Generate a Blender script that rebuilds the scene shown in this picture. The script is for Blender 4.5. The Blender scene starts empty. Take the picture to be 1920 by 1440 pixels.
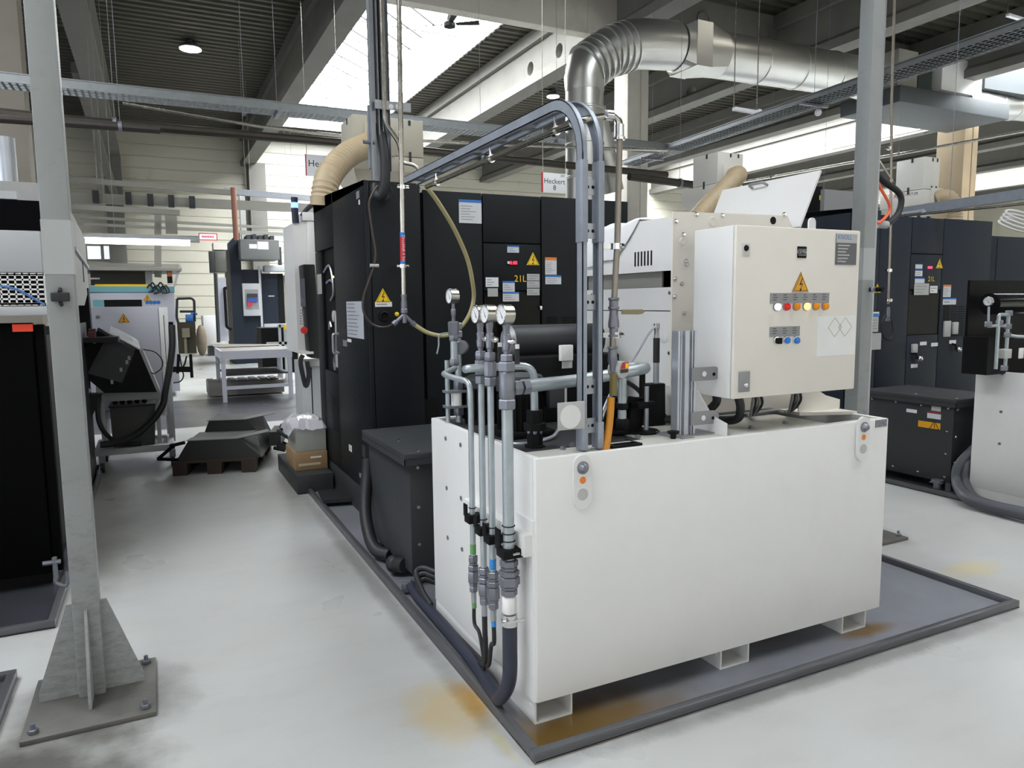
import bpy, bmesh, math, random
from mathutils import Vector, Matrix
random.seed(7)
SC = bpy.context.scene
COL = SC.collection
# ------------------------------------------------------------------ camera
F_PX, YAW, PIT, ROL, CAM_H = 1365.83, math.radians(26.0603), math.radians(6.3425), math.radians(0.5969), 1.7
def cam_axes():
    cy, sy, cp, sp = math.cos(YAW), math.sin(YAW), math.cos(PIT), math.sin(PIT)
    f = Vector((sy*cp, cy*cp, -sp)); r = Vector((cy, -sy, 0)); d = f.cross(r)
    c, s = math.cos(ROL), math.sin(ROL)
    return c*r+s*d, -s*r+c*d, f
AX_R, AX_D, AX_F = cam_axes()
CAM = Vector((0, 0, CAM_H))
def _ray(u, v): return AX_R*(u-960)+AX_D*(v-720)+AX_F*F_PX
def onX(u, v, X): d = _ray(u, v); return CAM+d*(X/d.x)
def onY(u, v, Y): d = _ray(u, v); return CAM+d*(Y/d.y)
def onZ(u, v, Z): d = _ray(u, v); return CAM+d*((Z-CAM_H)/d.z)
cd = bpy.data.cameras.new('camera'); cam = bpy.data.objects.new('camera', cd); COL.objects.link(cam)
cam.matrix_world = Matrix(((AX_R.x, -AX_D.x, -AX_F.x, 0), (AX_R.y, -AX_D.y, -AX_F.y, 0), (AX_R.z, -AX_D.z, -AX_F.z, CAM_H), (0, 0, 0, 1)))
cd.sensor_fit = 'HORIZONTAL'; cd.sensor_width = 36; cd.lens = F_PX/1920*36; cd.clip_end = 200; cd.clip_start = .05
SC.camera = cam
vs = SC.view_settings; vs.view_transform = 'Standard'; vs.look = 'None'; vs.gamma = 1; vs.use_curve_mapping = False; vs.exposure = 0.12
# ------------------------------------------------------------------ materials
def lin(c): return tuple(((x/255)/12.92 if x/255 <= .04045 else ((x/255+.055)/1.055)**2.4) for x in c)
MATS = {}
def mat(name, rgb, rough=.5, metal=0., var=.06, scale=6., bump=0., spec=.5, emit=None, estr=0., dirt=None, dirt_amt=0., dirt_scale=3., coat=0., trans=0., alpha=1.):
    m = bpy.data.materials.new(name); m.use_nodes = True; nt = m.node_tree; N = nt.nodes; L = nt.links
    b = N['Principled BSDF']; b.inputs['Roughness'].default_value = rough; b.inputs['Metallic'].default_value = metal
    b.inputs['Specular IOR Level'].default_value = spec
    b.inputs['Coat Weight'].default_value = coat; b.inputs['Transmission Weight'].default_value = trans; b.inputs['Alpha'].default_value = alpha
    c = (*rgb, 1)
    tc = N.new('ShaderNodeTexCoord')
    nz = N.new('ShaderNodeTexNoise'); nz.inputs['Scale'].default_value = scale; nz.inputs['Detail'].default_value = 5
    L.new(tc.outputs['Object'], nz.inputs['Vector'])
    mx = N.new('ShaderNodeMix'); mx.data_type = 'RGBA'
    mx.inputs[6].default_value = (*[x*(1-var*1.6) for x in rgb], 1); mx.inputs[7].default_value = (*[min(1, x*(1+var*1.6)) for x in rgb], 1)
    L.new(nz.outputs['Fac'], mx.inputs[0]); out = mx.outputs[2]
    if dirt is not None:
        n2 = N.new('ShaderNodeTexNoise'); n2.inputs['Scale'].default_value = dirt_scale; n2.inputs['Detail'].default_value = 8; n2.inputs['Roughness'].default_value = .65
        L.new(tc.outputs['Object'], n2.inputs['Vector'])
        rp = N.new('ShaderNodeMapRange'); rp.inputs[1].default_value = .5; rp.inputs[2].default_value = .75; rp.inputs[4].default_value = dirt_amt
        L.new(n2.outputs['Fac'], rp.inputs[0])
        m2 = N.new('ShaderNodeMix'); m2.data_type = 'RGBA'; L.new(rp.outputs[0], m2.inputs[0]); L.new(out, m2.inputs[6]); m2.inputs[7].default_value = (*dirt, 1); out = m2.outputs[2]
    L.new(out, b.inputs['Base Color'])
    rr = N.new('ShaderNodeMapRange'); rr.inputs[3].default_value = max(.02, rough-.08); rr.inputs[4].default_value = min(1, rough+.08)
    L.new(nz.outputs['Fac'], rr.inputs[0]); L.new(rr.outputs[0], b.inputs['Roughness'])
    if bump:
        bp = N.new('ShaderNodeBump'); bp.inputs['Strength'].default_value = bump; bp.inputs['Distance'].default_value = .004
        n3 = N.new('ShaderNodeTexNoise'); n3.inputs['Scale'].default_value = scale*12; L.new(tc.outputs['Object'], n3.inputs['Vector'])
        L.new(n3.outputs['Fac'], bp.inputs['Height']); L.new(bp.outputs['Normal'], b.inputs['Normal'])
    if emit is not None:
        b.inputs['Emission Color'].default_value = (*emit, 1); b.inputs['Emission Strength'].default_value = estr
    MATS[name] = m
    return m
# ------------------------------------------------------------------ mesh builder
class MB:
    OFF = Vector((0, 0, 0))
    def __init__(s): s.bm = bmesh.new()
    def v(s, p): return s.bm.verts.new(Vector(p)+MB.OFF)
    def f(s, vs):
        try: return s.bm.faces.new(vs)
        except ValueError: return None
    def poly(s, pts): return s.f([s.v(p) for p in pts])
    def hexa(s, p, b=0.):  # 8 pts: bottom 4 ccw, top 4 ccw
        V = [s.v(q) for q in p]
        fs = [s.f([V[i] for i in q]) for q in ((3, 2, 1, 0), (4, 5, 6, 7), (0, 1, 5, 4), (1, 2, 6, 5), (2, 3, 7, 6), (3, 0, 4, 7))]
        if b > 0:
            es = set(e for f in fs for e in f.edges)
            bmesh.ops.bevel(s.bm, geom=list(es), offset=b, segments=2, affect='EDGES', profile=.5, clamp_overlap=True)
        return s
    def box(s, x0, x1, y0, y1, z0, z1, b=0.):
        x0, x1 = min(x0, x1), max(x0, x1); y0, y1 = min(y0, y1), max(y0, y1); z0, z1 = min(z0, z1), max(z0, z1)
        return s.hexa([(x0, y0, z0), (x1, y0, z0), (x1, y1, z0), (x0, y1, z0), (x0, y0, z1), (x1, y0, z1), (x1, y1, z1), (x0, y1, z1)], b)
    def bar(s, p0, p1, w, h, up=(0, 0, 1)):  # rectangular bar between two points
        p0, p1 = Vector(p0), Vector(p1); d = (p1-p0).normalized(); u = Vector(up)
        if abs(d.dot(u)) > .99: u = Vector((0, 1, 0))
        a = d.cross(u).normalized(); c = a.cross(d).normalized(); a = a*(w/2); c = c*(h/2)
        q = [p0-a-c, p0+a-c, p0+a+c, p0-a+c]; r = [x+(p1-p0) for x in q]
        V = [s.v(x) for x in q+r]
        for i in ((0, 1, 2, 3), (7, 6, 5, 4), (4, 5, 1, 0), (5, 6, 2, 1), (6, 7, 3, 2), (7, 4, 0, 3)): s.f([V[k] for k in i])
        return s
    def prism(s, pts, ax, a0, a1):
        def P(p, a): return (a, p[0], p[1]) if ax == 'x' else (p[0], a, p[1]) if ax == 'y' else (p[0], p[1], a)
        A = [s.v(P(p, a0)) for p in pts]; B = [s.v(P(p, a1)) for p in pts]; n = len(pts)
        s.f(A[::-1]); s.f(B)
        for i in range(n): s.f([A[i], A[(i+1) % n], B[(i+1) % n], B[i]])
        return s
    def slab(s, pts, d):  # planar polygon thickened by vector d
        d = Vector(d); A = [s.v(p) for p in pts]; B = [s.v(Vector(p)+d) for p in pts]; n = len(pts)
        s.f(A[::-1]); s.f(B)
        for i in range(n): s.f([A[i], A[(i+1) % n], B[(i+1) % n], B[i]])
        return s
    def tube(s, pts, r, n=10, cap=True, rot=0.):
        pts = [Vector(p) for p in pts]; m = len(pts)
        rs = r if isinstance(r, (list, tuple)) else [r]*m
        T = []
        for i in range(m):
            a = pts[max(i-1, 0)]; b = pts[min(i+1, m-1)]; t = b-a
            if t.length < 1e-9: t = T[-1] if T else Vector((0, 0, 1))
            T.append(t.normalized())
        u = Vector((0, 0, 1)) if abs(T[0].z) < .9 else Vector((1, 0, 0))
        u = (u-T[0]*u.dot(T[0])).normalized(); rings = []
        for i in range(m):
            u = u-T[i]*u.dot(T[i])
            if u.length < 1e-6: u = T[i].orthogonal()
            u.normalize(); w = T[i].cross(u)
            rings.append([s.v(pts[i]+(u*math.cos(rot+2*math.pi*k/n)+w*math.sin(rot+2*math.pi*k/n))*rs[i]) for k in range(n)])
        for i in range(m-1):
            for k in range(n): s.f([rings[i][k], rings[i][(k+1) % n], rings[i+1][(k+1) % n], rings[i+1][k]])
        if cap: s.f(rings[0][::-1]); s.f(rings[-1])
        return s
    def cyl(s, p0, p1, r, n=12, r1=None): return s.tube([p0, p1], [r, r if r1 is None else r1], n)
    def lathe(s, p0, d, prof, n=16, rot=0.):  # prof [(t, r)] along unit d
        p0 = Vector(p0); d = Vector(d).normalized(); u = d.orthogonal().normalized(); w = d.cross(u); rings = []
        for t, r in prof:
            rings.append([s.v(p0+d*t+(u*math.cos(rot+2*math.pi*k/n)+w*math.sin(rot+2*math.pi*k/n))*max(r, 1e-4)) for k in range(n)])
        for i in range(len(rings)-1):
            for k in range(n): s.f([rings[i][k], rings[i][(k+1) % n], rings[i+1][(k+1) % n], rings[i+1][k]])
        s.f(rings[0][::-1]); s.f(rings[-1]); return s
    def nut(s, p0, d, h, r, rot=.3): # hexagon nut with chamfers
        return s.lathe(p0, d, [(0, r*.86), (h*.12, r), (h*.88, r), (h, r*.86)], 6, rot)
    def ball(s, c, r, n=12, sc=(1, 1, 1)):
        for i in range(1):
            rings = []
            c = Vector(c)
            for a in range(1, n//2):
                th = math.pi*a/(n//2)
                rings.append([s.v(c+Vector((sc[0]*r*math.sin(th)*math.cos(2*math.pi*k/n), sc[1]*r*math.sin(th)*math.sin(2*math.pi*k/n), sc[2]*r*math.cos(th)))) for k in range(n)])
            t = s.v(c+Vector((0, 0, r*sc[2]))); b = s.v(c-Vector((0, 0, r*sc[2])))
            for k in range(n):
                s.f([t, rings[0][k], rings[0][(k+1) % n]]); s.f([b, rings[-1][(k+1) % n], rings[-1][k]])
                for i in range(len(rings)-1): s.f([rings[i][k], rings[i+1][k], rings[i+1][(k+1) % n], rings[i][(k+1) % n]])
        return s
    def ring(s, c, d, r, t, n=24, m=8):
        c = Vector(c); d = Vector(d).normalized(); u = d.orthogonal().normalized(); w = d.cross(u)
        pts = [c+(u*math.cos(2*math.pi*k/n)+w*math.sin(2*math.pi*k/n))*r for k in range(n+1)]
        return s.tube(pts, t, m, cap=False)
    def text(s, txt, o, du, dv, size, align='CENTER', thick=0.):
        o, du, dv = Vector(o), Vector(du).normalized(), Vector(dv).normalized(); nrm = du.cross(dv)
        key = (txt, align)
        if key not in TXT:
            c = bpy.data.curves.new('t', 'FONT'); c.body = txt; c.align_x = align; c.align_y = 'CENTER'; c.resolution_u = 2
            ob = bpy.data.objects.new('t', c); COL.objects.link(ob)
            dg = bpy.context.evaluated_depsgraph_get(); me = bpy.data.meshes.new_from_object(ob.evaluated_get(dg))
            TXT[key] = ([tuple(v.co) for v in me.vertices], [tuple(p.vertices) for p in me.polygons])
            bpy.data.objects.remove(ob); bpy.data.curves.remove(c); bpy.data.meshes.remove(me)
        V, Fs = TXT[key]
        vv = [s.v(o+du*(p[0]*size)+dv*(p[1]*size)+nrm*thick) for p in V]
        for q in Fs: s.f([vv[i] for i in q])
        return s
    def build(s, name, m, loc=(0, 0, 0), ang=35, recalc=True):
        if recalc: bmesh.ops.recalc_face_normals(s.bm, faces=s.bm.faces)
        me = bpy.data.meshes.new(name); bmesh.ops.translate(s.bm, vec=-Vector(loc), verts=s.bm.verts); s.bm.to_mesh(me); s.bm.free()
        for p in me.polygons: p.use_smooth = True
        me.set_sharp_from_angle(angle=math.radians(ang)); me.materials.append(m)
        o = bpy.data.objects.new(name, me); COL.objects.link(o); return o
TXT = {}
def tag(o, label, cat, group=None):
    o['label'] = label; o['category'] = cat
    if group: o['group'] = group
    return o
def thing(name, label, cat, loc, group=None):
    o = bpy.data.objects.new(name, None); COL.objects.link(o); o.location = Vector(loc)+MB.OFF; o.empty_display_size = .1
    return tag(o, label, cat, group)
def wloc(o):
    p = Vector(o.location)
    while o.parent: o = o.parent; p += Vector(o.location)
    return p
SPLIT = {'elbow_fitting', 'union_nut', 'hanger', 'block', 'screw', 'plate_bolt', 'side_screw', 'panel_screw', 'catch', 'foot', 'leg', 'deck_board', 'stringer_board', 'cable_tie', 'pipe_clamp', 'cover_bolt', 'rung', 'rung_hole', 'pipe_hanger', 'lid_screw', 'cross_strap', 'keys', 'bar_hole', 'strut', 'wire', 'canopy_strut', 'rear_riser', 'fastener', 'top_device', 'stretcher'}
def islands(bm):
    bm.verts.ensure_lookup_table(); seen = set(); out = []
    for v0 in bm.verts:
        if v0.index in seen: continue
        st, comp = [v0], set(); seen.add(v0.index)
        while st:
            v = st.pop(); comp.add(v)
            for e in v.link_edges:
                w = e.other_vert(v)
                if w.index not in seen: seen.add(w.index); st.append(w)
        out.append(comp)
    return out
def part(name, mb, m, par, label=None, ang=35):
    if name in SPLIT:
        mb.bm.verts.index_update(); isl = islands(mb.bm)
        if len(isl) > 1:
            o = None
            for comp in isl:
                k = MB(); mp = {v: k.bm.verts.new(v.co) for v in comp}
                for f in mb.bm.faces:
                    if f.verts[0] in comp: k.f([mp[v] for v in f.verts])
                o = k.build(name, m, wloc(par), ang); o.parent = par
                if label: o['label'] = label
            mb.bm.free(); return o
    o = mb.build(name, m, wloc(par), ang); o.parent = par
    if label: o['label'] = label
    return o
def single(name, label, cat, mb, m, group=None, ang=35):
    vs_ = [v.co for v in mb.bm.verts]; c = sum(vs_, Vector())/len(vs_); c.z = min(v.z for v in vs_)
    o = mb.build(name, m, c, ang); o.location = c
    return tag(o, label, cat, group)
def struct(name, mb, m, par=None, label=None):
    if par is None:
        o = mb.build(name, m); o['kind'] = 'structure'
    else:
        o = mb.build(name, m, wloc(par)); o.parent = par
    if label: o['label'] = label
    return o
def dup(root, d, label, group=None):
    r = root.copy(); COL.objects.link(r); r.location = Vector(root.location)+Vector(d); r['label'] = label
    if group: r['group'] = group
    for ch in list(root.children):
        c = ch.copy(); COL.objects.link(c); c.parent = r
        for g in list(ch.children):
            e = g.copy(); COL.objects.link(e); e.parent = c
    return r
def smooth(pts, k=6):
    P = [Vector(p) for p in pts]; P = [P[0]*2-P[1]]+P+[P[-1]*2-P[-2]]; out = []
    for i in range(1, len(P)-2):
        for j in range(k):
            t = j/k; a, b, c, d = P[i-1], P[i], P[i+1], P[i+2]
            out.append(.5*((2*b)+(c-a)*t+(2*a-5*b+4*c-d)*t*t+(3*b-a-3*c+d)*t**3))
    out.append(P[-2]); return out
def elbow(pts, r, k=6):  # polyline with rounded corners
    P = [Vector(p) for p in pts]; out = [P[0]]
    for i in range(1, len(P)-1):
        a = (P[i-1]-P[i]); b = (P[i+1]-P[i]); q = min(r, a.length*.49, b.length*.49)
        s0 = P[i]+a.normalized()*q; s1 = P[i]+b.normalized()*q
        for j in range(k+1):
            t = j/k; out.append(s0*(1-t)**2+P[i]*2*t*(1-t)+s1*t*t)
    out.append(P[-1]); return out
# ------------------------------------------------------------------ shared materials
white_paint = mat('white_paint', lin((222, 221, 219)), .42, var=.02, scale=9, dirt=lin((170, 165, 150)), dirt_amt=.12, dirt_scale=2.2)
cream_paint = mat('cream_paint', lin((224, 219, 209)), .45, var=.02, scale=9)
post_paint = mat('post_paint', lin((146, 149, 148)), .5, var=.05, scale=7, dirt=lin((95, 93, 90)), dirt_amt=.3, dirt_scale=3.5)
def smear(m):  # horizontal scrape marks and grime that thicken towards the floor
    nt = m.node_tree; N, L = nt.nodes, nt.links; b = N['Principled BSDF']; src = b.inputs['Base Color'].links[0].from_socket
    geo = N.new('ShaderNodeNewGeometry'); mp = N.new('ShaderNodeMapping'); mp.inputs['Scale'].default_value = (9, 9, 22); L.new(geo.outputs['Position'], mp.inputs[0])
    n = N.new('ShaderNodeTexNoise'); n.inputs['Scale'].default_value = 1.6; n.inputs['Detail'].default_value = 7; n.inputs['Roughness'].default_value = .7; L.new(mp.outputs[0], n.inputs['Vector'])
    sp = N.new('ShaderNodeSeparateXYZ'); L.new(geo.outputs['Position'], sp.inputs[0])
    h = N.new('ShaderNodeMapRange'); h.inputs[1].default_value = 1.3; h.inputs[2].default_value = .1; h.inputs[3].default_value = 0.; h.inputs[4].default_value = .2; L.new(sp.outputs[2], h.inputs[0])
    a = N.new('ShaderNodeMath'); a.operation = 'ADD'; L.new(n.outputs['Fac'], a.inputs[0]); L.new(h.outputs[0], a.inputs[1])
    r = N.new('ShaderNodeMapRange'); r.inputs[1].default_value = .6; r.inputs[2].default_value = .95; r.inputs[4].default_value = .6; L.new(a.outputs[0], r.inputs[0])
    q = N.new('ShaderNodeMix'); q.data_type = 'RGBA'; L.new(r.outputs[0], q.inputs[0]); L.new(src, q.inputs[6]); q.inputs[7].default_value = (*lin((78, 75, 71)), 1); L.new(q.outputs[2], b.inputs['Base Color'])
smear(post_paint)
black_paint = mat('black_paint', lin((20, 24, 27)), .5, spec=.22, var=.08, scale=40, bump=.1)
dark_paint = mat('dark_paint', lin((26, 27, 29)), .5, spec=.25, var=.1, scale=20)
anthracite = mat('anthracite', lin((52, 54, 56)), .5, spec=.3, var=.07, scale=20)
soot = mat('soot', lin((10, 10, 11)), .6, spec=.2, var=.1)
galv = mat('galvanized_steel', lin((168, 172, 178)), .38, .75, var=.12, scale=18)
galv_dull = mat('dull_galvanized_steel', lin((150, 156, 166)), .5, .45, var=.12, scale=14)
fitting = mat('fitting_steel', lin((128, 130, 138)), .42, .7, var=.1, scale=30)
steel = mat('stainless_steel', lin((190, 186, 176)), .25, 1., var=.06, scale=25)
chrome = mat('chrome', lin((215, 215, 215)), .15, 1., var=.03)
zinc_tube = mat('zinc_tube', lin((172, 180, 184)), .33, .55, var=.1, scale=22)
alu = mat('aluminium', lin((186, 190, 198)), .35, .7, var=.06)
rubber = mat('black_rubber', lin((30, 31, 34)), .55, var=.15, scale=18)
blue_rubber = mat('dark_blue_rubber', lin((40, 44, 58)), .5, var=.15, scale=10)
grey_plate = mat('grey_plate', lin((140, 140, 142)), .45, .3, var=.05)
yellow = mat('sign_yellow', lin((240, 200, 20)), .4, var=.02)
orange_y = mat('sign_amber', lin((224, 160, 24)), .4, var=.02)
black_ink = mat('black_ink', lin((16, 16, 16)), .5, var=.02)
white_ink = mat('white_ink', lin((225, 226, 228)), .5, var=.02)
paper = mat('white_paper', lin((205, 206, 208)), .7, var=.03)
grey_label = mat('grey_label', lin((178, 178, 176)), .6, var=.03)
blue_ink = mat('blue_ink', lin((45, 115, 190)), .5, var=.02)
red_ink = mat('red_ink', lin((190, 30, 45)), .5, var=.02)
orange_ink = mat('orange_ink', lin((225, 125, 40)), .5, var=.02)
tan_hose = mat('tan_hose', lin((176, 158, 128)), .5, var=.06)
straw_hose = mat('straw_hose', lin((178, 168, 122)), .45, var=.05)
red_led = mat('red_led', (.8, .02, .05), .4, emit=(1, .03, .08), estr=3.)
UX, UY, UZ = Vector((1, 0, 0)), Vector((0, 1, 0)), Vector((0, 0, 1))
def tri_sign(par, c, du, w, sub=None, name='warning_sign', col=None):
    """triangular high voltage sign centred at c on the plane du x Z"""
    c = Vector(c); du = Vector(du).normalized(); n = du.cross(UZ); h = w*.866
    def T(k, d): return [c+du*(-w/2*k)+UZ*(-h/3*k)+n*d, c+du*(w/2*k)+UZ*(-h/3*k)+n*d, c+UZ*(h*2/3*k)+n*d]
    o = part(name, MB().slab(T(1.0, 0), n*.002), black_ink, par)
    part('yellow_field', MB().slab(T(.97, .002), n*.0008), col or yellow, o)
    m = MB()
    for k0, k1 in ((.84, .76),):
        A, B = T(k0, .0032), T(k1, .0032)
        for i in range(3): m.poly([A[i], A[(i+1) % 3], B[(i+1) % 3], B[i]])
    s = w*.012
    def q(x, z): return c+du*(x*s)+UZ*(z*s)+n*.0033
    m.poly([q(5, 28), q(-8, 2), q(-1, 4), q(8, 26)]); m.poly([q(-8, 2), q(-5, 0), q(9, 5), q(6, 8)]); m.poly([q(9, 5), q(6, 7), q(-3, -16), q(-1, -16)]); m.poly([q(-6, -12), q(5, -13), q(-3, -24)])
    part('lightning_bolt', m, black_ink, o)
    return o
def label_plate(par, x0, x1, z0, z1, Y, m, name='label', lines=0, head=None, ink=None, hh=.18):
    """flat label facing -Y at depth Y"""
    o = part(name, MB().box(x0, x1, Y-.002, Y, z0, z1), m, par)
    H = z1-z0
    if head: part('header', MB().box(x0, x1, Y-.003, Y-.002, z1-H*hh, z1), head, o)
    if lines:
        t = MB(); top = z1-H*(hh+.1 if head else .12); st = (top-z0-H*.1)/lines; W = x1-x0
        for i in range(lines):
            zz = top-i*st-st*.5; e = x0+W*(.45+.45*random.random()); t.poly([(x0+W*.08, Y-.0026, zz-st*.13), (e, Y-.0026, zz-st*.13), (e, Y-.0026, zz+st*.13), (x0+W*.08, Y-.0026, zz+st*.13)])
        part('print', t, ink or grey_plate, o)
    return o
# ================================================================== SETTING
def floor_material():
    m = bpy.data.materials.new('epoxy_floor'); m.use_nodes = True; nt = m.node_tree; N, L = nt.nodes, nt.links
    b = N['Principled BSDF']; geo = N.new('ShaderNodeNewGeometry'); pos = geo.outputs['Position']
    def noise(sc, det=6, ro=.6, sx=1, sy=1):
        mp = N.new('ShaderNodeMapping'); mp.inputs['Scale'].default_value = (sx, sy, 1); L.new(pos, mp.inputs['Vector'])
        n = N.new('ShaderNodeTexNoise'); n.inputs['Scale'].default_value = sc; n.inputs['Detail'].default_value = det; n.inputs['Roughness'].default_value = ro
        L.new(mp.outputs['Vector'], n.inputs['Vector']); return n.outputs['Fac']
    def rng(x, a, c, lo=0., hi=1.):
        r = N.new('ShaderNodeMapRange'); r.inputs[1].default_value = a; r.inputs[2].default_value = c; r.inputs[3].default_value = lo; r.inputs[4].default_value = hi
        L.new(x, r.inputs[0]); return r.outputs[0]
    def math_(op, x, y):
        n = N.new('ShaderNodeMath'); n.operation = op
        for i, q in enumerate((x, y)):
            if isinstance(q, (int, float)): n.inputs[i].default_value = q
            else: L.new(q, n.inputs[i])
        return n.outputs[0]
    def mix(f, a, c):
        n = N.new('ShaderNodeMix'); n.data_type = 'RGBA'
        if isinstance(f, float): n.inputs[0].default_value = f
        else: L.new(f, n.inputs[0])
        for i, q in ((6, a), (7, c)):
            if isinstance(q, tuple): n.inputs[i].default_value = (*q, 1)
            else: L.new(q, n.inputs[i])
        return n.outputs[2]
    col = mix(noise(1.0, 3), lin((172, 172, 166)), lin((186, 188, 190)))
    col = mix(rng(noise(.7, 4, .5, 1.0, 1.8), .35, .75, 0, .22), col, lin((150, 147, 138)))          # broad worn areas
    col = mix(rng(noise(2.6, 5, .55, 1.0, 2.6), .5, .85, 0, .22), col, lin((140, 138, 130)))
    col = mix(rng(noise(14, 6, .7, 1, 3), .66, .8, 0, .22), col, lin((110, 106, 100)))                # small scuffs
    sep = N.new('ShaderNodeSeparateXYZ'); L.new(pos, sep.inputs[0])
    def blob(cx, cy, rx, ry, sc=5., amt=.6):
        dx = math_('DIVIDE', math_('SUBTRACT', sep.outputs[0], cx), rx); dy = math_('DIVIDE', math_('SUBTRACT', sep.outputs[1], cy), ry)
        d = math_('SQRT', math_('ADD', math_('MULTIPLY', dx, dx), math_('MULTIPLY', dy, dy)), 0)
        d = math_('ADD', d, math_('MULTIPLY', math_('SUBTRACT', noise(sc, 6), .5), 1.1))
        return rng(d, 1.05, .35, 0, amt)
    col = mix(blob(1.02, 2.72, .2, .3, 6, .5), col, lin((186, 154, 66)))                              # oil leak beside the tray
    col = mix(blob(1.13, 2.75, .07, .22, 8, .8), col, lin((186, 138, 20)))
    col = mix(blob(1.12, 2.42, .03, .16, 8, .5), col, lin((190, 180, 120)))
    col = mix(blob(4.55, 2.72, .3, .12, 6, .5), col, lin((196, 176, 110)))
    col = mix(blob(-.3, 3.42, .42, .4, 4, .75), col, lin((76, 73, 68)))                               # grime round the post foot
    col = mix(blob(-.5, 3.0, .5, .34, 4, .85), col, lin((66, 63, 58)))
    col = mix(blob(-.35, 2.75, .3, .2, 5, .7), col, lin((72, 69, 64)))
    col = mix(blob(4.55, 3.5, .3, .35, 5, .5), col, lin((110, 106, 98)))
    col = mix(blob(-.5, 6.6, .3, 2.6, 3, .6), col, lin((100, 94, 82)))
    col = mix(blob(1.0, 7.0, .5, .7, 3, .45), col, lin((110, 104, 94)))
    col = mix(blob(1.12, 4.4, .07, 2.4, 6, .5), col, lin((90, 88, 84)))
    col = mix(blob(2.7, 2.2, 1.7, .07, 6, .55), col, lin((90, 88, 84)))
    # dark grey walkway across the hall
    y1 = rng(sep.outputs[1], 11.10, 11.14); y2 = rng(sep.outputs[1], 14.46, 14.42)
    col = mix(math_('MULTIPLY', y1, y2), col, mix(noise(3, 4), lin((66, 66, 70)), lin((74, 74, 78))))
    far = rng(sep.outputs[1], 18.4, 18.8)
    col = mix(far, col, lin((150, 152, 152)))
    L.new(col, b.inputs['Base Color'])
    L.new(rng(noise(1.6, 3, .5), .3, .7, .27, .36), b.inputs['Roughness'])
    b.inputs['Specular IOR Level'].default_value = .5
    bp = N.new('ShaderNodeBump'); bp.inputs['Strength'].default_value = .08; bp.inputs['Distance'].default_value = .01; L.new(noise(40, 3), bp.inputs['Height']); L.new(bp.outputs['Normal'], b.inputs['Normal'])
    return m
XW0, XW1, YW0, YW1, ZD = -16, 46, -9, 30, 8.2
struct('floor', MB().box(XW0, XW1, YW0, YW1, -.2, 0), floor_material())
wall_paint = mat('wall_panel', lin((196, 192, 176)), .3, var=.03, scale=1.5, dirt=lin((190, 184, 165)), dirt_amt=.35, dirt_scale=.6)
deck_mat = mat('roof_deck', lin((70, 68, 58)), .55, .2, var=.1, scale=3)
concrete = mat('concrete', lin((108, 106, 100)), .85, var=.1, scale=2.2, bump=.25, dirt=lin((86, 82, 74)), dirt_amt=.4, dirt_scale=1.2)
concrete_light = mat('light_concrete', lin((186, 182, 172)), .85, var=.08, scale=2.2, bump=.25, dirt=lin((130, 122, 108)), dirt_amt=.45, dirt_scale=1.3)
# far wall of ribbed panels
prof = [(YW1+.2, 0)]; z = 0.
while z < 8.3:
    prof += [(YW1, z), (YW1, z+.36), (YW1+.035, z+.375), (YW1+.035, z+.405)]; z += .42
prof += [(YW1, z), (YW1+.2, z)]
struct('wall_far', MB().prism(prof, 'x', XW0, XW1), wall_paint)
struct('wall_left', MB().box(XW0-.2, XW0, YW0, YW1, 0, 8.6), wall_paint)
struct('wall_right', MB().box(XW1, XW1+.2, YW0, YW1, 0, 8.6), wall_paint)
struct('wall_behind', MB().box(XW0, XW1, YW0-.2, YW0, 0, 8.6), wall_paint)
# roof deck with openings for the roof lights
SKY = [(-5.3, -2.2), (4.42, 7.72), (18.65, 21.95), (32.9, 36.2)]  # first strip is unseen, added to brighten the tank's left side
SKYY = [(-3.0, 9.0), (13.6, 28.3), (-2, 28.3), (-2, 28.3)]
FRONT_SKY = (4.42, 7.72, -1.0, 5.0)
m = MB()
def deck(x0, x1, y0, y1):
    y = y0; pts = []
    while y < y1-1e-6:
        pts += [(y, ZD), (min(y+.11, y1), ZD), (min(y+.14, y1), ZD+.07), (min(y+.25, y1), ZD+.07)]; y += .28
    pts.append((y1, ZD))
    A = [m.v((x0, p[0], p[1])) for p in pts]; B = [m.v((x1, p[0], p[1])) for p in pts]
    for i in range(len(pts)-1):
        if (pts[i][0], pts[i][1]) != (pts[i+1][0], pts[i+1][1]): m.f([A[i], B[i], B[i+1], A[i+1]])
xs = [XW0]+[q for s_ in SKY for q in s_]+[XW1]
for i in range(0, len(xs), 2): deck(xs[i], xs[i+1], YW0, YW1)
for (a, c), (ya, yb) in zip(SKY, SKYY): deck(a, c, yb, YW1); deck(a, c, YW0 if a != FRONT_SKY[0] else FRONT_SKY[3], ya)
deck(FRONT_SKY[0], FRONT_SKY[1], YW0, FRONT_SKY[2])
struct('ceiling', m, deck_mat)
def glazing(name, e):
    g_ = bpy.data.materials.new(name); g_.use_nodes = True
    _b = g_.node_tree.nodes['Principled BSDF']; _b.inputs['Base Color'].default_value = (.8, .82, .85, 1); _b.inputs['Emission Color'].default_value = (.93, .97, 1.0, 1); _b.inputs['Emission Strength'].default_value = e
    return g_
glow, glow_front = glazing('daylight_glazing', 26.0), glazing('daylight_glazing_soft', 8.5)
frame_white = mat('skylight_frame', lin((196, 198, 200)), .5)
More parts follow.
